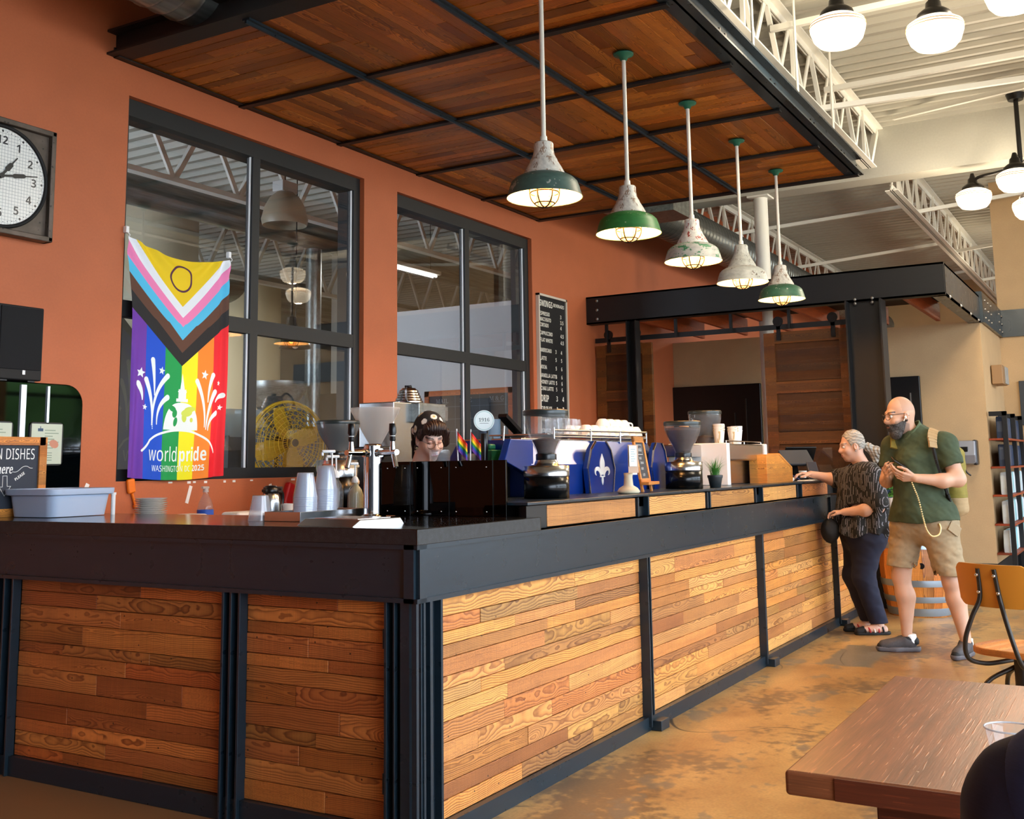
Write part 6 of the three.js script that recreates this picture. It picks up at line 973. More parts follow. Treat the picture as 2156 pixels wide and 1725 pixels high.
// ---------------------------------------------------------------- the man with the phone
{
  const t = thing('person', 'bald bearded man in a green polo and khaki shorts looking past his phone', 'person', [5.0, 0, 0.85], TURN);
  const hd = makeHead(headM([-0.122, 1.66, 0.01], [-1, -0.10, 0.16], [-0.12, 1, 0], 1.04), { skin: [200, 158, 132], brow: [48, 38, 34], stubble: [96, 84, 80], lip: [150, 90, 80] });
  const W = norm3([-0.7, 0, 0.7]), skinC = hd.colour;   // the way the chest faces
  const neck = [bone([-0.075, 1.6, 0.0], [-0.01, 1.47, 0.0], 0.056, 0.062)];
  const torso = [bone([0.02, 1.40, 0], [0.0, 1.16, 0], 0.16, 0.15, W, 1.35), bone([0.0, 1.16, 0], [0.0, 0.98, 0], 0.155, 0.165, W, 1.2), bone([-0.13, 1.445, -0.115], [0.135, 1.45, 0.125], 0.07, 0.078), bone([-0.05, 1.33, 0.05], [-0.06, 1.1, 0.06], 0.1, 0.12)];
  const hips = [bone([-0.06, 0.9, -0.06], [0.07, 0.9, 0.07], 0.12, 0.125)];
  const legR = [bone([-0.075, 0.87, -0.085], [-0.135, 0.52, -0.115], 0.092, 0.062), bone([-0.135, 0.52, -0.115], [-0.125, 0.4, -0.1], 0.058, 0.06), bone([-0.118, 0.4, -0.1], [-0.122, 0.12, -0.11], 0.061, 0.036), bone([-0.105, 0.37, -0.1], [-0.115, 0.25, -0.105], 0.05, 0.03)];
  const legL = [bone([0.08, 0.87, 0.085], [0.135, 0.50, 0.12], 0.094, 0.063), bone([0.135, 0.50, 0.12], [0.15, 0.39, 0.125], 0.06, 0.06), bone([0.152, 0.39, 0.125], [0.19, 0.11, 0.15], 0.062, 0.037), bone([0.165, 0.36, 0.115], [0.178, 0.25, 0.13], 0.05, 0.03)];
  const armL = [bone([0.14, 1.445, 0.135], [0.19, 1.21, 0.2], 0.066, 0.05), bone([0.19, 1.21, 0.2], [0.07, 1.2, 0.235], 0.052, 0.046), bone([0.07, 1.2, 0.235], [-0.115, 1.222, 0.235], 0.046, 0.03)];
  const armR = [bone([-0.135, 1.44, -0.125], [-0.19, 1.2, -0.13], 0.062, 0.047), bone([-0.19, 1.2, -0.13], [-0.24, 1.225, 0.03], 0.046, 0.029)];
  const hL = handBones([-0.118, 1.222, 0.235], norm3([-1, 0.12, -0.15]), norm3([-0.1, 0.8, -0.55]), norm3([-0.12, 0.75, 0.6]), [0.5, 0.55, 0.6, 0.65]);
  const hR = handBones([-0.245, 1.226, 0.04], norm3([-0.35, 0.4, 0.75]), norm3([0.75, 0.45, 0.1]), norm3([-0.3, 0.85, -0.3]), [0.6, 0.65, 0.7, 0.75]);
  const all = union([hd.field, ...neck, ...torso, ...hips, ...legR, ...legL, ...armL, ...armR], 0.035), hands = union([...hL, ...hR], 0.006), f = (x, y, z) => smin(all(x, y, z), hands(x, y, z), 0.012);
  const flesh = (x, y, z) => skinC(x, y, z);
  part('body', bodyMesh(f, flesh, [[[-0.36, 0.03, -0.3], [0.36, 1.545, 0.36], 0.012], [[-0.28, 1.5, -0.16], [0.08, 1.84, 0.18], 0.0042], [[-0.36, 1.15, -0.04], [-0.08, 1.34, 0.32], 0.0038]]), M.skin, t);
  eyes(hd, t, [60, 44, 34]);
  // beard, glasses, earbud
  const beardF = (x, y, z) => { const [a, b, c] = hd.local(x, y, z); const d = hd.inHead(a, b, c); const fur = 0.004 * noise(a * 160, b * 160, c * 160); const top = c > 0.06 ? -0.049 : -0.05 + (0.06 - c) * 0.35; const chin = blob([0, -0.112, 0.046], [0.046, 0.045, 0.042])(a, b, c); let e = Math.min(d - 0.0045, chin) + fur; e = Math.max(e, b - top, -0.012 - c); const mo = bone([-0.019, -0.067, 0.1], [0.019, -0.067, 0.1], 0.007, 0.007)(a, b, c); return Math.max(e, -mo) * hd.sc; };
  part('beard', nets(beardF, [-0.31, 1.46, -0.12], [0.0, 1.68, 0.13], 0.004, (x, y, z) => { const k = clamp(0.35 + 0.6 * noise(x * 130, y * 90, z * 130) + (x + 0.17) * 3); return [0.028 + 0.1 * k, 0.024 + 0.092 * k, 0.022 + 0.085 * k]; }), std(255, 255, 255, 0.85, 0, { vertexColors: true }), t);
  const G = (pts, r, cl) => { const g = tube(pts, r, 28, 6, cl); g.applyMatrix4(hd.M4); return g; }; const gl = []; for (const s of [-1, 1]) { gl.push(G([[0.012, 0.016, 0.108], [0.032, 0.022, 0.106], [0.054, 0.014, 0.098], [0.052, -0.01, 0.098], [0.032, -0.018, 0.104], [0.013, -0.008, 0.108]].map((p) => [p[0] * s, p[1], p[2]]), 0.0018, true), G([[0.054, 0.014, 0.098], [0.07, 0.014, 0.06], [0.08, 0.012, 0.0], [0.08, -0.004, -0.03]].map((p) => [p[0] * s, p[1], p[2]]), 0.002)); } gl.push(G([[-0.013, 0.012, 0.108], [0, 0.017, 0.112], [0.013, 0.012, 0.108]], 0.002)); part('glasses', gl, std(36, 28, 26, 0.3), t);
  const eb = [ball(0.009, 0.088, -0.012, 0.004), rod([0.088, -0.014, 0.006], [0.084, -0.036, 0.018], 0.0035)]; for (const g of eb) g.applyMatrix4(hd.M4); part('earbud', eb, M.rimWhite, t);
  // polo shirt
  const shirtB = union([bone([0.02, 1.40, 0], [0.0, 1.16, 0], 0.178, 0.172, W, 1.3), bone([0.0, 1.16, 0], [0.008, 0.86, 0], 0.18, 0.205, W, 1.05), bone([-0.13, 1.45, -0.115], [0.135, 1.455, 0.125], 0.083, 0.09), bone([-0.05, 1.33, 0.05], [-0.055, 1.0, 0.06], 0.115, 0.135), bone([-0.02, 1.53, 0], [0.03, 1.45, 0], 0.09, 0.12), bone([-0.045, 0.93, -0.05], [0.06, 0.93, 0.06], 0.168, 0.175)], 0.05), sleeves = union([bone([0.14, 1.45, 0.135], [0.178, 1.27, 0.18], 0.086, 0.078), bone([-0.135, 1.44, -0.125], [-0.17, 1.28, -0.13], 0.08, 0.072)], 0.03);
  const shirt = (x, y, z) => { const wr = 0.006 * noise(x * 9 + y * 4, y * 15, z * 9) + 0.004 * noise(x * 22, y * 30 + x * 14, z * 22); let b = Math.max(shirtB(x, y, z), 0.918 + 0.012 * Math.sin(x * 14) - y); let s = sleeves(x, y, z); const cutL = (x - 0.178) * 0.2 + (y - 1.305) * -0.93 + (z - 0.18) * 0.23; s = Math.max(s, (x > 0 ? cutL : 1.3 - y)); let d = smin(b, s, 0.03) + wr; const op = bone([-0.08, 1.66, 0.0], [-0.02, 1.49, 0], 0.07, 0.066)(x, y, z); d = smax(d, -op, 0.01); const vee = bone([-0.125, 1.48, 0.09], [-0.155, 1.40, 0.14], 0.014, 0.004)(x, y, z); return smax(d, -vee, 0.006); };
  part('polo_shirt', nets(shirt, [-0.34, 0.88, -0.34], [0.36, 1.6, 0.36], 0.0085), M.polo, t);
  const colF = (x, y, z) => { const c = bone([-0.06, 1.62, 0.0], [0.0, 1.44, 0], 0.07, 0.1)(x, y, z); let d = Math.abs(c) - 0.0055; const up = (y - 1.555) * 0.68 - (x + 0.045) * 0.73; d = Math.max(d, up - 0.008, -0.062 - up); const gap = bone([-0.12, 1.55, 0.06], [-0.13, 1.40, 0.1], 0.035, 0.01)(x, y, z); return smax(d, -gap, 0.008); };
  part('collar', nets(colF, [-0.2, 1.34, -0.16], [0.16, 1.7, 0.16], 0.005), std(78, 94, 70, 0.85), t);
  const shB = union([bone([-0.055, 0.9, -0.055], [0.065, 0.9, 0.065], 0.152, 0.157), bone([-0.08, 0.86, -0.085], [-0.138, 0.55, -0.115], 0.118, 0.098), bone([0.085, 0.86, 0.085], [0.13, 0.53, 0.12], 0.124, 0.104)], 0.03);
  const inL = union([bone([-0.08, 0.8, -0.085], [-0.138, 0.5, -0.115], 0.09, 0.086), bone([0.085, 0.8, 0.085], [0.13, 0.48, 0.12], 0.095, 0.092)], 0.01);
  part('shorts', nets((x, y, z) => { const wr = 0.006 * noise(x * 12, y * 22 + x * 10, z * 12) + 0.003 * noise(x * 30, y * 40, z * 30); const hem = (z < 0.0 ? 0.588 - 0.12 * (x + 0.14) : 0.545); let d = Math.max(shB(x, y, z) + wr, hem - y, y - 0.965); return Math.max(d, Math.min(0.72 - y < 0 ? 1 : -inL(x, y, z), 1) * (y < 0.7 ? 1 : -1) > 0 && y < 0.7 ? -inL(x, y, z) : -1); }, [-0.34, 0.5, -0.32], [0.34, 1.06, 0.34], 0.0085), M.khaki, t);
  part('pocket_flap', [(() => { const g = rbx(-0.05, 0.05, -0.035, 0.035, -0.003, 0.003, 0.003); rz(g, -0.6); ry(g, 0.35); return mv(g, 0.14, 0.87, 0.215); })()], M.khaki, t);
  // shoes
  const shoe = (o, a, name) => { const c = Math.cos(a), s = Math.sin(a), P = (l, y, w) => [o[0] + c * l + s * w, o[1] + y, o[2] - s * l + c * w]; const up = union([bone(P(0.0, 0.05, 0), P(0.17, 0.042, 0.006), 0.043, 0.036), bone(P(-0.03, 0.07, 0), P(0.02, 0.085, 0), 0.036, 0.042), bone(P(0.03, 0.075, 0), P(0.13, 0.045, 0), 0.036, 0.036)], 0.025), sole = union([bone(P(-0.045, 0.022, 0), P(0.09, 0.02, 0.0), 0.04, 0.044), bone(P(0.09, 0.02, 0), P(0.19, 0.028, 0.008), 0.046, 0.036)], 0.03); const inn = bone(P(-0.02, 0.1, 0), P(0.02, 0.14, 0), 0.032, 0.05), lo = [o[0] - 0.26, o[1] - 0.01, o[2] - 0.26], hi = [o[0] + 0.26, o[1] + 0.16, o[2] + 0.26];
    const u = part(name, nets((x, y, z) => smax(Math.max(up(x, y, z), o[1] + 0.022 - y), -inn(x, y, z), 0.006), lo, hi, 0.0055), std(78, 74, 76, 0.7, 0, { map: rep(T_canvas, 12, 12) }), t); part('toe_guard', nets((x, y, z) => Math.max(bone(P(0.14, 0.03, 0.006), P(0.185, 0.03, 0.008), 0.042, 0.033)(x, y, z), o[1] + 0.012 - y, y - o[1] - 0.058), lo, hi, 0.0055), M.blackMatt, u); part('heel_collar', nets((x, y, z) => smax(Math.max(bone(P(-0.035, 0.07, 0), P(0.012, 0.092, 0), 0.0395, 0.044)(x, y, z), o[1] + 0.05 - y), -inn(x, y, z), 0.004), lo, hi, 0.0055), M.blackMatt, u); part('sole', nets((x, y, z) => Math.max(sole(x, y, z), o[1] + 0.002 - y, y - o[1] - 0.034), lo, hi, 0.0055), std(92, 88, 92, 0.6), u); part('sole_edge', nets((x, y, z) => Math.max(sole(x, y, z) + 0.002, o[1] - y, y - o[1] - 0.008), lo, hi, 0.0055), std(112, 62, 66, 0.6), u);
    const lc = []; for (let i = 0; i < 4; i++) lc.push(tube([P(0.04 + i * 0.026, 0.085 - i * 0.006, -0.03), P(0.045 + i * 0.026, 0.1 - i * 0.006, 0), P(0.04 + i * 0.026, 0.085 - i * 0.006, 0.03)], 0.0035, 10, 6)); part('laces', lc, M.black, u);
    part('sock', nets((x, y, z) => Math.max(bone(P(-0.02, 0.07, 0), P(-0.012, 0.135, 0), 0.042, 0.041)(x, y, z), y - o[1] - 0.122), lo, hi, 0.006), M.rimWhite, t); };
  shoe([-0.115, 0.0, -0.11], Math.PI - 0.12, 'shoe'); shoe([0.2, 0.0, 0.125], Math.PI + 0.85, 'shoe');
  // backpack on his back, phone in his hands, clip chain
  const b = thing('backpack', 'olive canvas backpack with tan base worn by the man', 'backpack', [5.0, 0, 0.85], TURN), Lx = norm3([0.7, 0, 0.7]);
  const box = (c, hx, hy, hz, r) => (x, y, z) => { const X = x - c[0], Z = z - c[2], l = X * Lx[0] + Z * Lx[2], d = -(X * W[0] + Z * W[2]), Y = y - c[1]; const q = [Math.abs(l) - hx + r, Math.abs(Y) - hy + r, Math.abs(d) - hz + r]; return Math.hypot(Math.max(q[0], 0), Math.max(q[1], 0), Math.max(q[2], 0)) + Math.min(Math.max(...q), 0) - r; };
  const pk = box([0.212, 1.19, -0.135], 0.165, 0.25, 0.085, 0.06), pk2 = box([0.27, 1.12, -0.195], 0.13, 0.15, 0.05, 0.04); const wrk = (x, y, z) => 0.006 * noise(x * 14, y * 18, z * 14);
  part('pack_body', nets((x, y, z) => Math.max(smin(pk(x, y, z), pk2(x, y, z), 0.03) + wrk(x, y, z), -(y - 1.07 + 0.0)), [-0.02, 0.9, -0.4], [0.44, 1.5, 0.12], 0.009), M.pack, b); part('pack_base', nets((x, y, z) => Math.max(smin(pk(x, y, z), pk2(x, y, z), 0.03) + wrk(x, y, z) - 0.002, y - 1.075), [-0.02, 0.9, -0.4], [0.44, 1.1, 0.12], 0.009), M.packTan, b);
  const strap = (pts, w, m) => { const c = new THREE.CatmullRomCurve3(pts.map((p) => V(...p))), out = []; const n = 14; for (let i = 0; i < n; i++) { const A = c.getPoint(i / n), B = c.getPoint((i + 1) / n); out.push(bar([A.x, A.y, A.z], [B.x, B.y, B.z], w, 0.014, [0.25, 0.9, 0.3])); } part('strap', out, m, b); };
  strap([[0.185, 1.40, 0.0], [0.13, 1.53, 0.07], [0.075, 1.555, 0.13], [0.035, 1.50, 0.19], [0.028, 1.43, 0.215]], 0.065, M.packTan); strap([[0.028, 1.43, 0.215], [0.05, 1.3, 0.22], [0.12, 1.1, 0.18], [0.17, 1.02, 0.08]], 0.03, M.blackMatt); strap([[0.05, 1.45, -0.15], [-0.03, 1.545, -0.12], [-0.13, 1.52, -0.06], [-0.165, 1.43, 0.0]], 0.06, M.pack);
  part('zip_pull', [tube([[0.30, 1.38, -0.1], [0.34, 1.3, -0.06], [0.36, 1.25, -0.04], [0.385, 1.23, -0.04]], 0.006, 16, 6), tube([[0.3, 1.38, -0.1], [0.33, 1.31, -0.1], [0.345, 1.27, -0.1]], 0.006, 12, 6), rbx(0.33, 0.36, 1.1, 1.16, -0.16, -0.1, 0.008)], M.black, b);
  const ph = rbx(-0.075, 0.075, -0.005, 0.005, -0.037, 0.037, 0.004); rx(ph, 0.45); rz(ph, -0.55); ry(ph, 0.2); mv(ph, -0.185, 1.318, 0.165); const phone = solo('phone', ph, std(26, 26, 30, 0.2), 'black smartphone held by the bearded man', 'phone', null, [5.0, 0, 0.85]); phone.rotation.y = TURN;
  const ch = new THREE.CatmullRomCurve3([[-0.145, 1.19, 0.24], [-0.115, 1.08, 0.26], [-0.085, 0.95, 0.245], [-0.06, 0.86, 0.24], [-0.03, 0.825, 0.245], [0.015, 0.835, 0.245], [0.035, 0.88, 0.235], [0.032, 0.905, 0.225]].map((p) => V(...p))); const lk = []; for (let i = 0; i < 60; i++) { const p = ch.getPoint(i / 59); lk.push(ball(0.0062, p.x, p.y, p.z, 1, 1, 1, 8)); } const cn = solo('wallet_chain', lk, std(232, 214, 160, 0.35, 0.6), 'pale beaded chain hanging from the phone to the khaki shorts', 'chain', null, [5.0, 0, 0.85]); cn.rotation.y = TURN;
}
// ---------------------------------------------------------------- the woman paying
{
  const t = thing('person', 'grey haired woman in a streaked black blouse reaching to the payment screen', 'person', [5.8, 0, 0.31], TURN);
  const hd = makeHead(headM([-0.112, 1.462, 0.0], [-1, -0.14, 0.02], [-0.14, 1, 0], 0.94), { skin: [210, 170, 150], brow: [130, 118, 110], lip: [182, 106, 100] });
  const neck = [bone([-0.085, 1.42, 0], [-0.03, 1.29, 0], 0.052, 0.066)], torso = [bone([-0.05, 1.2, -0.13], [-0.03, 1.22, 0.12], 0.07, 0.075), bone([-0.05, 1.15, 0], [-0.06, 0.85, 0], 0.15, 0.17)], hips = [bone([-0.05, 0.74, -0.07], [-0.05, 0.74, 0.07], 0.15, 0.15)];
  const leg = (z, k) => [bone([-0.06, 0.72, z], [-0.1 + k, 0.43, z], 0.1, 0.066), bone([-0.1 + k, 0.43, z], [0.0 + k, 0.07, z], 0.062, 0.038)];
  const armN = [bone([-0.03, 1.21, 0.15], [0.0, 0.99, 0.21], 0.062, 0.05), bone([0.0, 0.985, 0.21], [-0.1, 0.962, 0.2], 0.052, 0.046), bone([-0.1, 0.962, 0.2], [-0.235, 0.948, 0.13], 0.046, 0.029)], armF = [bone([-0.05, 1.215, -0.15], [-0.22, 1.2, -0.2], 0.062, 0.05), bone([-0.22, 1.2, -0.2], [-0.395, 1.243, -0.2], 0.048, 0.027)];
  const hN = handBones([-0.238, 0.948, 0.128], norm3([-0.75, 0.0, -0.6]), norm3([0.1, -0.95, 0.1]), norm3([-0.5, 0.1, 0.8]), [0.45, 0.5, 0.5, 0.5], 0.92), hF = handBones([-0.398, 1.243, -0.2], norm3([-0.95, 0.08, 0.1]), norm3([0, -1, 0.1]), norm3([0.1, 0.1, 1]), [0.35, 0.4, 0.45, 0.5], 0.92);
  const all = union([hd.field, ...neck, ...torso, ...hips, ...leg(0.09, 0), ...leg(-0.09, -0.02), ...armN, ...armF], 0.03), hands = union([...hN, ...hF], 0.006), f = (x, y, z) => smin(all(x, y, z), hands(x, y, z), 0.012);
  part('body', bodyMesh(f, hd.colour, [[[-0.44, 0.03, -0.3], [0.2, 1.36, 0.3], 0.012], [[-0.26, 1.33, -0.12], [0.02, 1.62, 0.12], 0.0042], [[-0.42, 0.87, 0.0], [-0.2, 1.03, 0.2], 0.0038], [[-0.6, 1.15, -0.32], [-0.38, 1.31, -0.08], 0.0038]]), M.skin, t);
  eyes(hd, t, [90, 100, 104]);
  // hair swept back into a tail
  const hairC = (x, y, z) => { const s = 0.5 + 0.5 * Math.sin(y * 260 + x * 60 + 3 * noise(x * 30, y * 30, z * 30)), k = smooth(-0.02, 0.09, x), g = clamp(0.35 + 0.55 * s - k * 0.25); return [0.09 + 0.42 * g, 0.085 + 0.4 * g, 0.075 + 0.36 * g]; };
  const hair = (x, y, z) => { const [a, b, c] = hd.local(x, y, z), st = 0.0022 * Math.sin(b * 300 + c * 120 + 4 * noise(a * 40, b * 40, c * 40)); let d = blob([0, 0.034, -0.022], [0.081, 0.109, 0.1])(a, b, c) + st; const front = c - 0.052 - 0.4 * (b - 0.075), ear = bone([-0.1, -0.012, -0.008], [0.1, -0.012, -0.008], 0.034, 0.034)(a, b, c); d = Math.max(d, front, -0.06 - b - 0.3 * c); return Math.max(d, -ear) * hd.sc; };
  const tail = union([blob([0.018, 1.455, 0], [0.03, 0.034, 0.03]), bone([0.03, 1.455, 0], [0.085, 1.41, 0.0], 0.024, 0.046), bone([0.085, 1.41, 0], [0.072, 1.335, 0.005], 0.046, 0.02)], 0.03);
  part('hair', nets((x, y, z) => smin(hair(x, y, z), tail(x, y, z) + 0.003 * Math.sin(x * 170 + z * 210 + y * 60), 0.012), [-0.26, 1.28, -0.12], [0.16, 1.62, 0.12], 0.0042, hairC), std(255, 255, 255, 0.55, 0, { vertexColors: true }), t);
  const tie = new THREE.TorusGeometry(0.022, 0.008, 8, 20); ry(tie, Math.PI / 2); rz(tie, -0.5); mv(tie, 0.03, 1.457, 0); part('hair_tie', tie, std(120, 50, 56, 0.8), t);
  const er = ball(0.006, 0.083, -0.04, 0.0); er.applyMatrix4(hd.M4); part('earring', er, M.chrome, t);
  const bl = union([bone([-0.05, 1.225, -0.13], [-0.03, 1.24, 0.13], 0.085, 0.09), bone([-0.055, 1.17, 0], [-0.075, 0.78, 0], 0.17, 0.215, [0, 0, 1], 0.92), bone([-0.03, 1.22, 0.15], [-0.005, 1.03, 0.2], 0.1, 0.095), bone([-0.02, 1.12, 0.14], [0.02, 0.86, 0.16], 0.09, 0.09), bone([-0.05, 1.215, -0.15], [-0.2, 1.205, -0.19], 0.088, 0.078), bone([-0.06, 1.29, 0], [-0.03, 1.25, 0], 0.062, 0.09)], 0.05);
  part('blouse', nets((x, y, z) => { const ang = Math.atan2(z, x + 0.07), fold = 0.012 * Math.sin(ang * 11 + 2 * y) * smooth(1.15, 0.8, y) + 0.005 * noise(x * 13, y * 13, z * 13); let d = bl(x, y, z) + fold; d = Math.max(d, 0.765 + 0.02 * Math.sin(ang * 5) - y); if (y < 1.06 && z > 0.1) { const c = bone([0.0, 0.985, 0.21], [-0.235, 0.948, 0.13], 0.058, 0.05)(x, y, z); d = smax(d, -c, 0.012); } d = Math.max(d, -0.232 - x + (y > 1.1 ? 0.0 : -0.12)); const nk = bone([-0.1, 1.33, 0], [-0.02, 1.36, 0], 0.062, 0.075)(x, y, z); d = smax(d, -nk, 0.008); const inn = bone([-0.075, 0.7, 0], [-0.075, 0.95, 0], 0.2, 0.14)(x, y, z); return y < 0.95 ? smax(d, -inn, 0.01) : d; }, [-0.36, 0.72, -0.34], [0.24, 1.36, 0.36], 0.009), M.blouse, t);
  const tr = union([bone([-0.055, 0.76, -0.06], [-0.055, 0.76, 0.06], 0.168, 0.168), ...[[0.085, 0], [-0.085, -0.02]].flatMap(([z, k]) => [bone([-0.06, 0.72, z], [-0.1 + k, 0.44, z], 0.125, 0.088), bone([-0.1 + k, 0.44, z], [0.002 + k, 0.08, z], 0.088, 0.068)])], 0.03);
  part('trousers', nets((x, y, z) => Math.max(tr(x, y, z) + 0.005 * noise(x * 15 + y * 10, y * 20, z * 15), 0.085 + 0.03 * (x + 0.05) - y, y - 0.9), [-0.3, 0.04, -0.28], [0.2, 0.93, 0.28], 0.009), M.navy, t);
  for (const [ox, oz] of [[0.0, 0.09], [-0.03, -0.09]]) {
    const P = (l, y, w) => [ox - l, y, oz + w], foot = union([bone(P(-0.03, 0.04, 0), P(0.03, 0.045, 0), 0.034, 0.034), bone(P(0.03, 0.045, 0), P(0.15, 0.03, 0), 0.034, 0.026)], 0.03), lo = [ox - 0.26, -0.005, oz - 0.1], hi = [ox + 0.1, 0.12, oz + 0.1];
    const s = part('sandal', nets((x, y, z) => Math.max(union([bone(P(-0.045, 0.014, 0), P(0.06, 0.012, 0), 0.04, 0.042), bone(P(0.06, 0.012, 0), P(0.165, 0.016, 0), 0.044, 0.036)], 0.02)(x, y, z), 0.001 - y, y - 0.024), lo, hi, 0.0055), M.blackMatt, t);
    part('toe_cap', nets((x, y, z) => Math.max(bone(P(0.1, 0.035, 0), P(0.165, 0.026, 0), 0.038, 0.03)(x, y, z), ox - 0.125 < x ? x - (ox - 0.125) : -1, 0.018 - y), lo, hi, 0.005), std(24, 24, 26, 0.7), s);
    for (let i = 0; i < 5; i++) { const l = -0.02 + i * 0.034; part('strap', tube([P(l, 0.02, -0.042), P(l + 0.012, 0.066 - i * 0.005, -0.02), P(l + 0.014, 0.075 - i * 0.006, 0.004), P(l + 0.006, 0.06 - i * 0.005, 0.03), P(l, 0.02, 0.043)], 0.0075, 20, 6), i % 2 ? std(170, 44, 44, 0.6) : i === 2 ? std(206, 200, 196, 0.6) : M.blackMatt, s); }
    part('foot', nets(foot, lo, hi, 0.006, hd.colour), M.skin, t);
  }
  const card = rbx(-0.04, 0.04, -0.0015, 0.0015, -0.03, 0.03, 0.001); rz(card, -0.6); mv(card, -0.515, 1.212, -0.19); const cd = solo('payment_card', card, std(60, 80, 170, 0.4), 'small blue card in the reaching hand of the grey haired woman', 'card', null, [5.8, 0, 0.31]); cd.rotation.y = TURN;
  const bag = thing('handbag', 'black handbag hanging in front of the grey haired woman', 'bag', [5.8, 0, 0.31], TURN); part('bag_body', nets((x, y, z) => blob([-0.33, 0.8, 0.04], [0.075, 0.1, 0.06])(x, y, z) + 0.004 * noise(x * 20, y * 20, z * 20), [-0.44, 0.66, -0.05], [-0.22, 0.94, 0.13], 0.008), M.blackMatt, bag); part('handle', [tube([[-0.36, 0.86, 0.05], [-0.34, 0.94, 0.08], [-0.3, 0.935, 0.07], [-0.3, 0.86, 0.05]], 0.008, 20, 6)], M.blackMatt, bag);
}
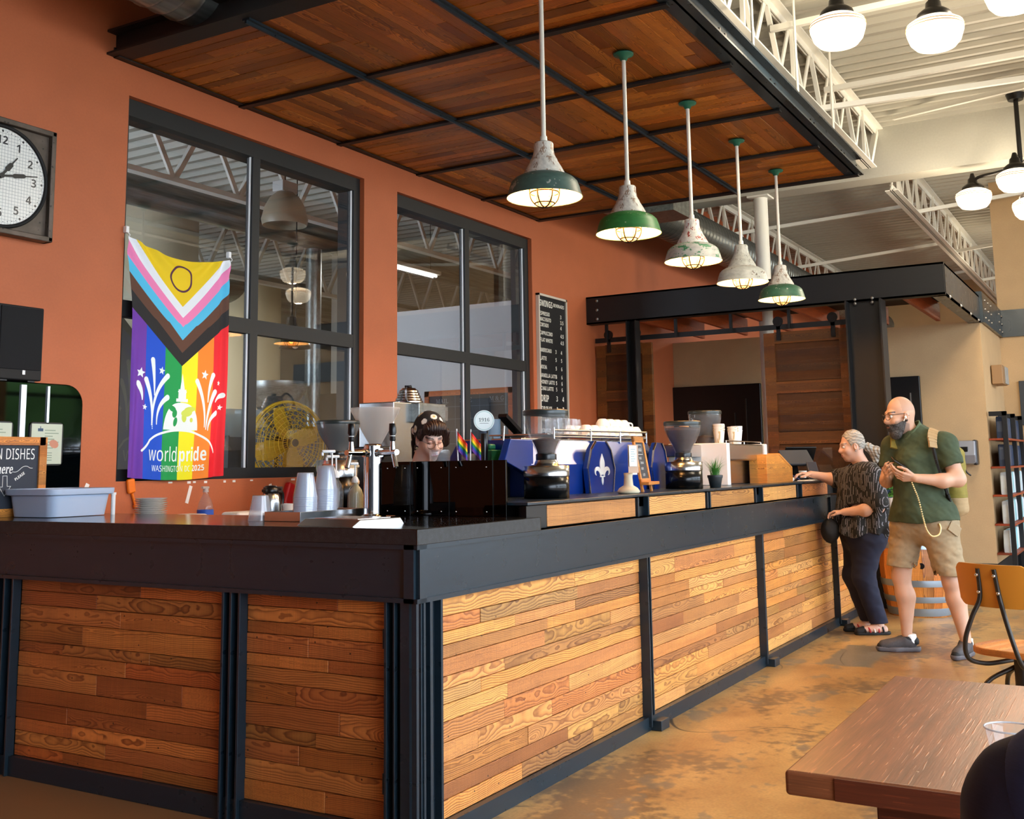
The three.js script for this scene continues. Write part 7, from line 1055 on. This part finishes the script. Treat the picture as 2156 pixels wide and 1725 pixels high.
// ---------------------------------------------------------------- the barista behind the guard
{
  const t = thing('person', 'barista in glasses and a daisy print bandana looking down behind the splash guard', 'person', [2.04, 0, -1.35], TURN);
  const hd = makeHead(headM([0.0, 1.51, 0.0], [0.42, -0.34, 0.84], [0.1, 1, 0.3], 0.98), { skin: [232, 194, 176], brow: [52, 38, 32], lip: [206, 112, 112] });
  const neck = [bone([-0.03, 1.45, -0.03], [-0.07, 1.3, -0.06], 0.054, 0.064)], body = union([hd.field, ...neck, bone([-0.2, 1.27, 0.02], [0.08, 1.25, -0.14], 0.06, 0.06), bone([-0.07, 1.2, -0.06], [-0.06, 0.9, -0.05], 0.15, 0.16), bone([-0.22, 1.25, 0.02], [-0.22, 1.0, 0.1], 0.052, 0.042), bone([-0.22, 1.0, 0.1], [-0.05, 0.98, 0.24], 0.042, 0.028), bone([0.1, 1.24, -0.14], [0.16, 1.0, -0.05], 0.052, 0.042), bone([0.16, 1.0, -0.05], [0.08, 0.97, 0.15], 0.042, 0.028), bone([-0.14, 0.85, -0.01], [-0.14, 0.08, 0.0], 0.1, 0.05), bone([0.02, 0.85, -0.1], [0.02, 0.08, -0.1], 0.1, 0.05), bone([-0.14, 0.05, 0], [-0.09, 0.035, 0.14], 0.045, 0.03), bone([0.02, 0.05, -0.1], [0.07, 0.035, 0.03], 0.045, 0.03)], 0.03), hands = union([...handBones([-0.048, 0.98, 0.242], norm3([0.5, -0.1, 0.7]), norm3([0, -1, 0]), norm3([0.7, 0, -0.5]), [0.4]), ...handBones([0.08, 0.97, 0.152], norm3([-0.2, -0.1, 0.9]), norm3([0, -1, 0]), norm3([-0.9, 0, -0.2]), [0.4])], 0.006);
  part('body', bodyMesh((x, y, z) => smin(body(x, y, z), hands(x, y, z), 0.012), hd.colour, [[[-0.34, 0.0, -0.3], [0.28, 1.4, 0.28], 0.014], [[-0.16, 1.37, -0.16], [0.16, 1.7, 0.16], 0.0042], [[-0.1, 0.9, 0.1], [0.16, 1.03, 0.4], 0.0045]]), M.skin, t);
  eyes(hd, t, [70, 56, 44]);
  const lids = []; for (const s of [-1, 1]) { const g = new THREE.SphereGeometry(0.0134, 16, 10, 0, 6.2832, 0, 1.75); rx(g, 0.55); mv(g, 0.031 * s, 0.005, 0.0755); g.applyMatrix4(hd.M4); lids.push(g); } part('eyelid', lids, std(226, 176, 156, 0.5), t);
  const hairF = (x, y, z) => { const [a, b, c] = hd.local(x, y, z), st = 0.0025 * Math.sin(a * 420 + 5 * noise(a * 30, b * 30, c * 30)); let d = blob([0, 0.034, -0.02], [0.086, 0.112, 0.106])(a, b, c) + st; const fringe = Math.max(blob([0.0, 0.085, 0.06], [0.075, 0.05, 0.047])(a, b, c), 0.055 - b - 0.5 * Math.abs(a + 0.02)) + st; const side = Math.min(bone([0.078, 0.05, 0.03], [0.092, -0.02, 0.01], 0.03, 0.03)(a, b, c), bone([-0.07, 0.05, 0.03], [-0.078, -0.06, -0.02], 0.02, 0.012)(a, b, c)) + st; d = Math.max(d, c - 0.03 - 0.3 * b, -0.07 - b); d = smin(smin(d, fringe, 0.02), side, 0.02); const ear = bone([-0.1, -0.012, 0.0], [-0.07, -0.012, 0.0], 0.03, 0.03)(a, b, c); return smax(d, -ear, 0.006) * hd.sc; };
  part('hair', nets(hairF, [-0.18, 1.34, -0.18], [0.2, 1.7, 0.18], 0.0042), std(48, 32, 27, 0.45), t);
  const bandF = (x, y, z) => { const [a, b, c] = hd.local(x, y, z); let d = blob([0, 0.046, -0.026], [0.094, 0.118, 0.114])(a, b, c) + 0.003 * noise(a * 40, b * 40, c * 40); const fr = c * 0.75 - (b - 0.09) * 0.66 - 0.045; d = Math.max(d, fr, 0.02 - b + 0.9 * (-0.05 - c > 0 ? -0.05 - c : 0) * -1); const tail = union([bone([-0.06, 0.03, -0.09], [-0.05, -0.06, -0.1], 0.03, 0.024), bone([-0.05, -0.06, -0.1], [-0.06, -0.14, -0.08], 0.022, 0.014)], 0.02)(a, b, c); return smin(d, tail, 0.01) * hd.sc; };
  const bandC = (x, y, z) => { const [a, b, c] = hd.local(x, y, z); let w = 0; for (const q of [[-0.065, 0.125, 0.03], [0.0, 0.152, 0.03], [0.055, 0.135, 0.035], [-0.095, 0.06, -0.02], [-0.08, 0.03, -0.07], [-0.06, -0.03, -0.1], [0.03, 0.15, -0.06], [-0.05, 0.14, -0.06], [-0.05, -0.1, -0.09]]) { const r = Math.hypot(a - q[0], b - q[1], c - q[2]); if (r < 0.021) w = r < 0.008 ? 2 : 1; } return w === 2 ? [0.72, 0.52, 0.14] : w ? [0.82, 0.81, 0.74] : [0.012, 0.012, 0.014]; };
  part('bandana', nets(bandF, [-0.2, 1.32, -0.2], [0.2, 1.74, 0.2], 0.0042, bandC), std(255, 255, 255, 0.85, 0, { vertexColors: true }), t);
  const G = (pts, r, cl) => { const g = tube(pts, r, 28, 6, cl); g.applyMatrix4(hd.M4); return g; }; const gl = []; for (const s of [-1, 1]) gl.push(G([[0.01, 0.01, 0.108], [0.03, 0.014, 0.107], [0.053, 0.008, 0.1], [0.05, -0.018, 0.1], [0.03, -0.025, 0.105], [0.012, -0.014, 0.108]].map((p) => [p[0] * s, p[1], p[2]]), 0.0011, true), G([[0.053, 0.006, 0.1], [0.072, 0.008, 0.05], [0.08, 0.006, -0.01]].map((p) => [p[0] * s, p[1], p[2]]), 0.0012)); gl.push(G([[-0.011, -0.002, 0.109], [0, 0.003, 0.112], [0.011, -0.002, 0.109]], 0.0014)); part('glasses', gl, std(60, 54, 52, 0.25, 0.6), t);
  const er = ball(0.008, -0.08, -0.055, 0.0); er.applyMatrix4(hd.M4); part('earring', er, std(206, 190, 150, 0.3, 0.6), t);
  part('shirt', nets((x, y, z) => { const d = union([bone([-0.2, 1.27, 0.02], [0.08, 1.25, -0.14], 0.075, 0.075), bone([-0.07, 1.2, -0.06], [-0.06, 0.82, -0.05], 0.168, 0.18), bone([-0.22, 1.25, 0.02], [-0.22, 1.1, 0.06], 0.07, 0.064), bone([0.1, 1.24, -0.14], [0.14, 1.1, -0.09], 0.07, 0.064)], 0.04)(x, y, z); const nk = bone([-0.05, 1.4, -0.03], [-0.06, 1.34, -0.02], 0.07, 0.075)(x, y, z); return smax(Math.max(d, 0.78 - y, (Math.abs(x + 0.06) > 0.17 ? 1.1 - y : -1)), -nk, 0.01); }, [-0.34, 0.74, -0.3], [0.28, 1.4, 0.26], 0.012), std(30, 30, 34, 0.8), t);
  part('trousers', nets(union([bone([-0.14, 0.85, -0.01], [-0.14, 0.09, 0.0], 0.12, 0.075), bone([0.02, 0.85, -0.1], [0.02, 0.09, -0.1], 0.12, 0.075)], 0.04), [-0.3, 0.0, -0.26], [0.2, 0.98, 0.16], 0.014), M.navy, t);
}
// ---------------------------------------------------------------- the shoulder at the lower right
{
  const t = thing('person', 'shoulder and arm of a person in a navy top sitting at the near table', 'person', [-2.012, 0.04, 2.348], 0);
  const hd = makeHead(headM([0.08, 1.26, 0.07], [1, -0.1, 0.1], [0.1, 1, 0], 1.0), { skin: [214, 168, 146], brow: [60, 46, 40] });
  const b = union([hd.field, bone([0.04, 1.2, 0.06], [0.0, 1.04, 0.05], 0.055, 0.066), bone([-0.01, 0.98, -0.16], [-0.02, 0.98, 0.24], 0.065, 0.065), bone([-0.02, 0.9, 0.04], [-0.08, 0.55, 0.04], 0.15, 0.16), bone([0.0, 0.97, -0.17], [0.1, 0.78, -0.2], 0.055, 0.045), bone([0.1, 0.78, -0.2], [0.36, 0.72, -0.1], 0.045, 0.03), bone([0, 0.97, 0.25], [0.1, 0.72, 0.3], 0.055, 0.045), bone([0.1, 0.72, 0.3], [0.34, 0.72, 0.2], 0.045, 0.03), bone([-0.06, 0.52, -0.06], [0.36, 0.5, -0.08], 0.095, 0.07), bone([-0.06, 0.52, 0.14], [0.36, 0.5, 0.16], 0.095, 0.07), bone([0.36, 0.5, -0.08], [0.34, 0.08, -0.08], 0.065, 0.045), bone([0.36, 0.5, 0.16], [0.34, 0.08, 0.16], 0.065, 0.045), bone([0.34, 0.05, -0.08], [0.48, 0.035, -0.09], 0.042, 0.03), bone([0.34, 0.05, 0.16], [0.48, 0.035, 0.17], 0.042, 0.03)], 0.03);
  part('body', bodyMesh(b, hd.colour, [[[-0.3, 0.0, -0.32], [0.56, 1.16, 0.42], 0.014], [[-0.06, 1.13, -0.06], [0.22, 1.42, 0.2], 0.006]]), M.skin, t);
  eyes(hd, t, [70, 56, 44]);
  part('hair', nets((x, y, z) => { const [a, q, c] = hd.local(x, y, z); return Math.max(blob([0, 0.036, -0.022], [0.082, 0.11, 0.104])(a, q, c), c - 0.04, -0.06 - q); }, [-0.12, 1.12, -0.1], [0.24, 1.46, 0.24], 0.006), std(60, 48, 42, 0.6), t);
  const wr = (x, y, z) => 0.004 * noise(x * 20, y * 20, z * 20);
  part('sweater', nets((x, y, z) => { const d = union([bone([-0.01, 0.98, -0.16], [-0.02, 0.98, 0.24], 0.083, 0.083), bone([-0.02, 0.9, 0.04], [-0.08, 0.5, 0.04], 0.175, 0.185), bone([0.0, 1.06, 0.05], [-0.01, 1.0, 0.05], 0.08, 0.1)], 0.06)(x, y, z); const nk = bone([0.03, 1.16, 0.06], [0.02, 1.12, 0.06], 0.062, 0.07)(x, y, z); return smax(Math.max(d + wr(x, y, z), 0.46 - y), -nk, 0.01); }, [-0.32, 0.42, -0.3], [0.24, 1.2, 0.4], 0.008), std(62, 78, 130, 0.85, 0, { map: rep(T_canvas, 8, 8) }), t);
  part('sleeve', nets((x, y, z) => union([bone([0.0, 0.965, -0.185], [0.09, 0.8, -0.215], 0.083, 0.066), bone([0.1, 0.78, -0.2], [0.33, 0.725, -0.11], 0.062, 0.042)], 0.03)(x, y, z) + wr(x, y, z), [-0.14, 0.64, -0.34], [0.42, 1.08, -0.03], 0.008), std(54, 56, 84, 0.85, 0, { map: rep(T_canvas, 8, 8) }), t);
  part('sleeve', nets(union([bone([0, 0.965, 0.26], [0.1, 0.72, 0.3], 0.083, 0.066), bone([0.1, 0.72, 0.3], [0.32, 0.72, 0.21], 0.062, 0.042)], 0.03), [-0.14, 0.62, 0.1], [0.42, 1.08, 0.42], 0.01), std(30, 32, 48, 0.85), t);
  part('jeans', nets(union([bone([-0.06, 0.53, -0.06], [0.36, 0.5, -0.08], 0.108, 0.082), bone([-0.06, 0.53, 0.14], [0.36, 0.5, 0.16], 0.108, 0.082), bone([0.36, 0.5, -0.08], [0.34, 0.1, -0.08], 0.08, 0.06), bone([0.36, 0.5, 0.16], [0.34, 0.1, 0.16], 0.08, 0.06), bone([-0.07, 0.55, 0.0], [-0.07, 0.55, 0.1], 0.15, 0.15)], 0.03), [-0.3, 0.05, -0.26], [0.54, 0.76, 0.34], 0.014), M.navy, t);
  const st = thing('stool', 'wooden stool under the seated person at the lower right', 'stool', [-2.09, 0.04, 2.4]); part('seat', cyl(0.17, 0.18, 0.385, 0.42, 0, 0, 32), M.ashWood, st); for (const [x, z] of [[-1, -1], [1, -1], [1, 1], [-1, 1]]) part('leg', rod([x * 0.1, 0.385, z * 0.1], [x * 0.17, -0.04, z * 0.17], 0.014), M.iron, st);
}
// ---------------------------------------------------------------- near table, cup, school chair
{
  const t = thing('near_table', 'worn brown wooden table in the right foreground', 'table', [-0.537, 0, 2.29]);
  const e = rbx(-0.527, 0.527, 0.714, 0.76, -0.675, 0.675, 0.008, 3); part('tabletop', e, M.table, t);
  const seams = []; part('end_batten', [rbx(-0.53, -0.526, 0.716, 0.757, -0.58, 0.6, 0.001)], M.tableEdge, t);
  for (const x of [-0.44, 0.44]) part('apron', rbx(x - 0.02, x + 0.02, 0.64, 0.714, -0.52, 0.52, 0.004), M.tableEdge, t);
  for (const [x, z] of [[-0.44, -0.46], [0.44, -0.46], [0.44, 0.46], [-0.44, 0.46]]) part('leg', [rod([x, 0.65, z * 0.9], [x, 0.02, z], 0.018, 12), rod([x, 0.65, z * 0.5], [x, 0.3, z * 0.96], 0.008, 8), cyl(0.03, 0.03, 0, 0.02, x, z, 16)], M.blackMatt, t);
}
{
  const t = thing('clear_cup', 'clear plastic cold drink cup on the near table', 'cup', [-0.965, 0.76, 2.012]);
  const w = phys(250, 252, 255, { transmission: 0.96, thickness: 0, roughness: 0.02, ior: 1.45 }); part('cup_wall', lathe([[0.0, 0.004], [0.029, 0.004], [0.03, 0.0], [0.031, 0.004], [0.0445, 0.098]], 48), w, t); const rim = new THREE.TorusGeometry(0.0455, 0.0018, 8, 48); rx(rim, Math.PI / 2); mv(rim, 0, 0.099, 0); part('rim', rim, phys(240, 244, 250, { transmission: 0.5, thickness: 0, roughness: 0.1 }), t); part('melted_ice', lathe([[0, 0.006], [0.03, 0.006], [0.032, 0.02], [0, 0.02]], 32), M.frosted, t);
}
{
  const t = thing('school_chair', 'plywood chair with a curved backrest and bent steel frame behind the table', 'chair', [2.46, 0, 1.62], -0.4);
  // local: x forward, z across
  const g = new THREE.BoxGeometry(0.014, 0.2, 0.36, 1, 10, 24), p = g.attributes.position; for (let i = 0; i < p.count; i++) { let x = p.getX(i), y = p.getY(i), z = p.getZ(i); const k = Math.abs(z) / 0.18, r = 0.05; const yl = k > 0.8 ? y * (1 - 0.28 * ((k - 0.8) / 0.2) ** 2) : y; p.setXYZ(i, x + 0.05 * k * k - 0.10 + (yl) * -0.18, yl + 0.76 - 0.0, z); } g.computeVertexNormals(); boxuv(g); part('backrest', g, std(204, 132, 46, 0.32), t);
  for (const z of [-0.05, 0.05]) {
    part('frame', [tube([[-0.118, 0.84, z * 0.8], [-0.10, 0.7, z], [-0.12, 0.62, z * 1.6], [-0.13, 0.5, z * 2.4], [-0.10, 0.42, z * 2.6], [0.0, 0.385, z * 2.2], [0.2, 0.38, z * 1.6]], 0.011, 40, 10)], M.iron, t);
    part('rivet', [ball(0.009, -0.128, 0.81, z * 0.85, 1, 1, 1, 10), ball(0.009, -0.11, 0.73, z * 0.95, 1, 1, 1, 10)], M.chrome, t);
  }
  const st = ext(rrect(0.36, 0.37, 0.12, 8), 0.018, 0.008); rx(st, -Math.PI / 2); mv(st, 0.15, 0.435, 0); boxuv(st); part('seat', st, M.ashWood, t);
  part('pedestal', [cyl(0.035, 0.035, 0.2, 0.42, 0.14, 0, 20)], M.iron, t); for (const [x, z] of [[-0.06, -0.19], [-0.06, 0.19], [0.34, -0.19], [0.34, 0.19]]) part('leg', [tube([[0.14, 0.36, z * 0.2], [(0.14 + x) / 2, 0.28, z * 0.7], [x, 0.0, z]], 0.011, 16, 10)], M.iron, t);
}
renderer.render(scene, camera);
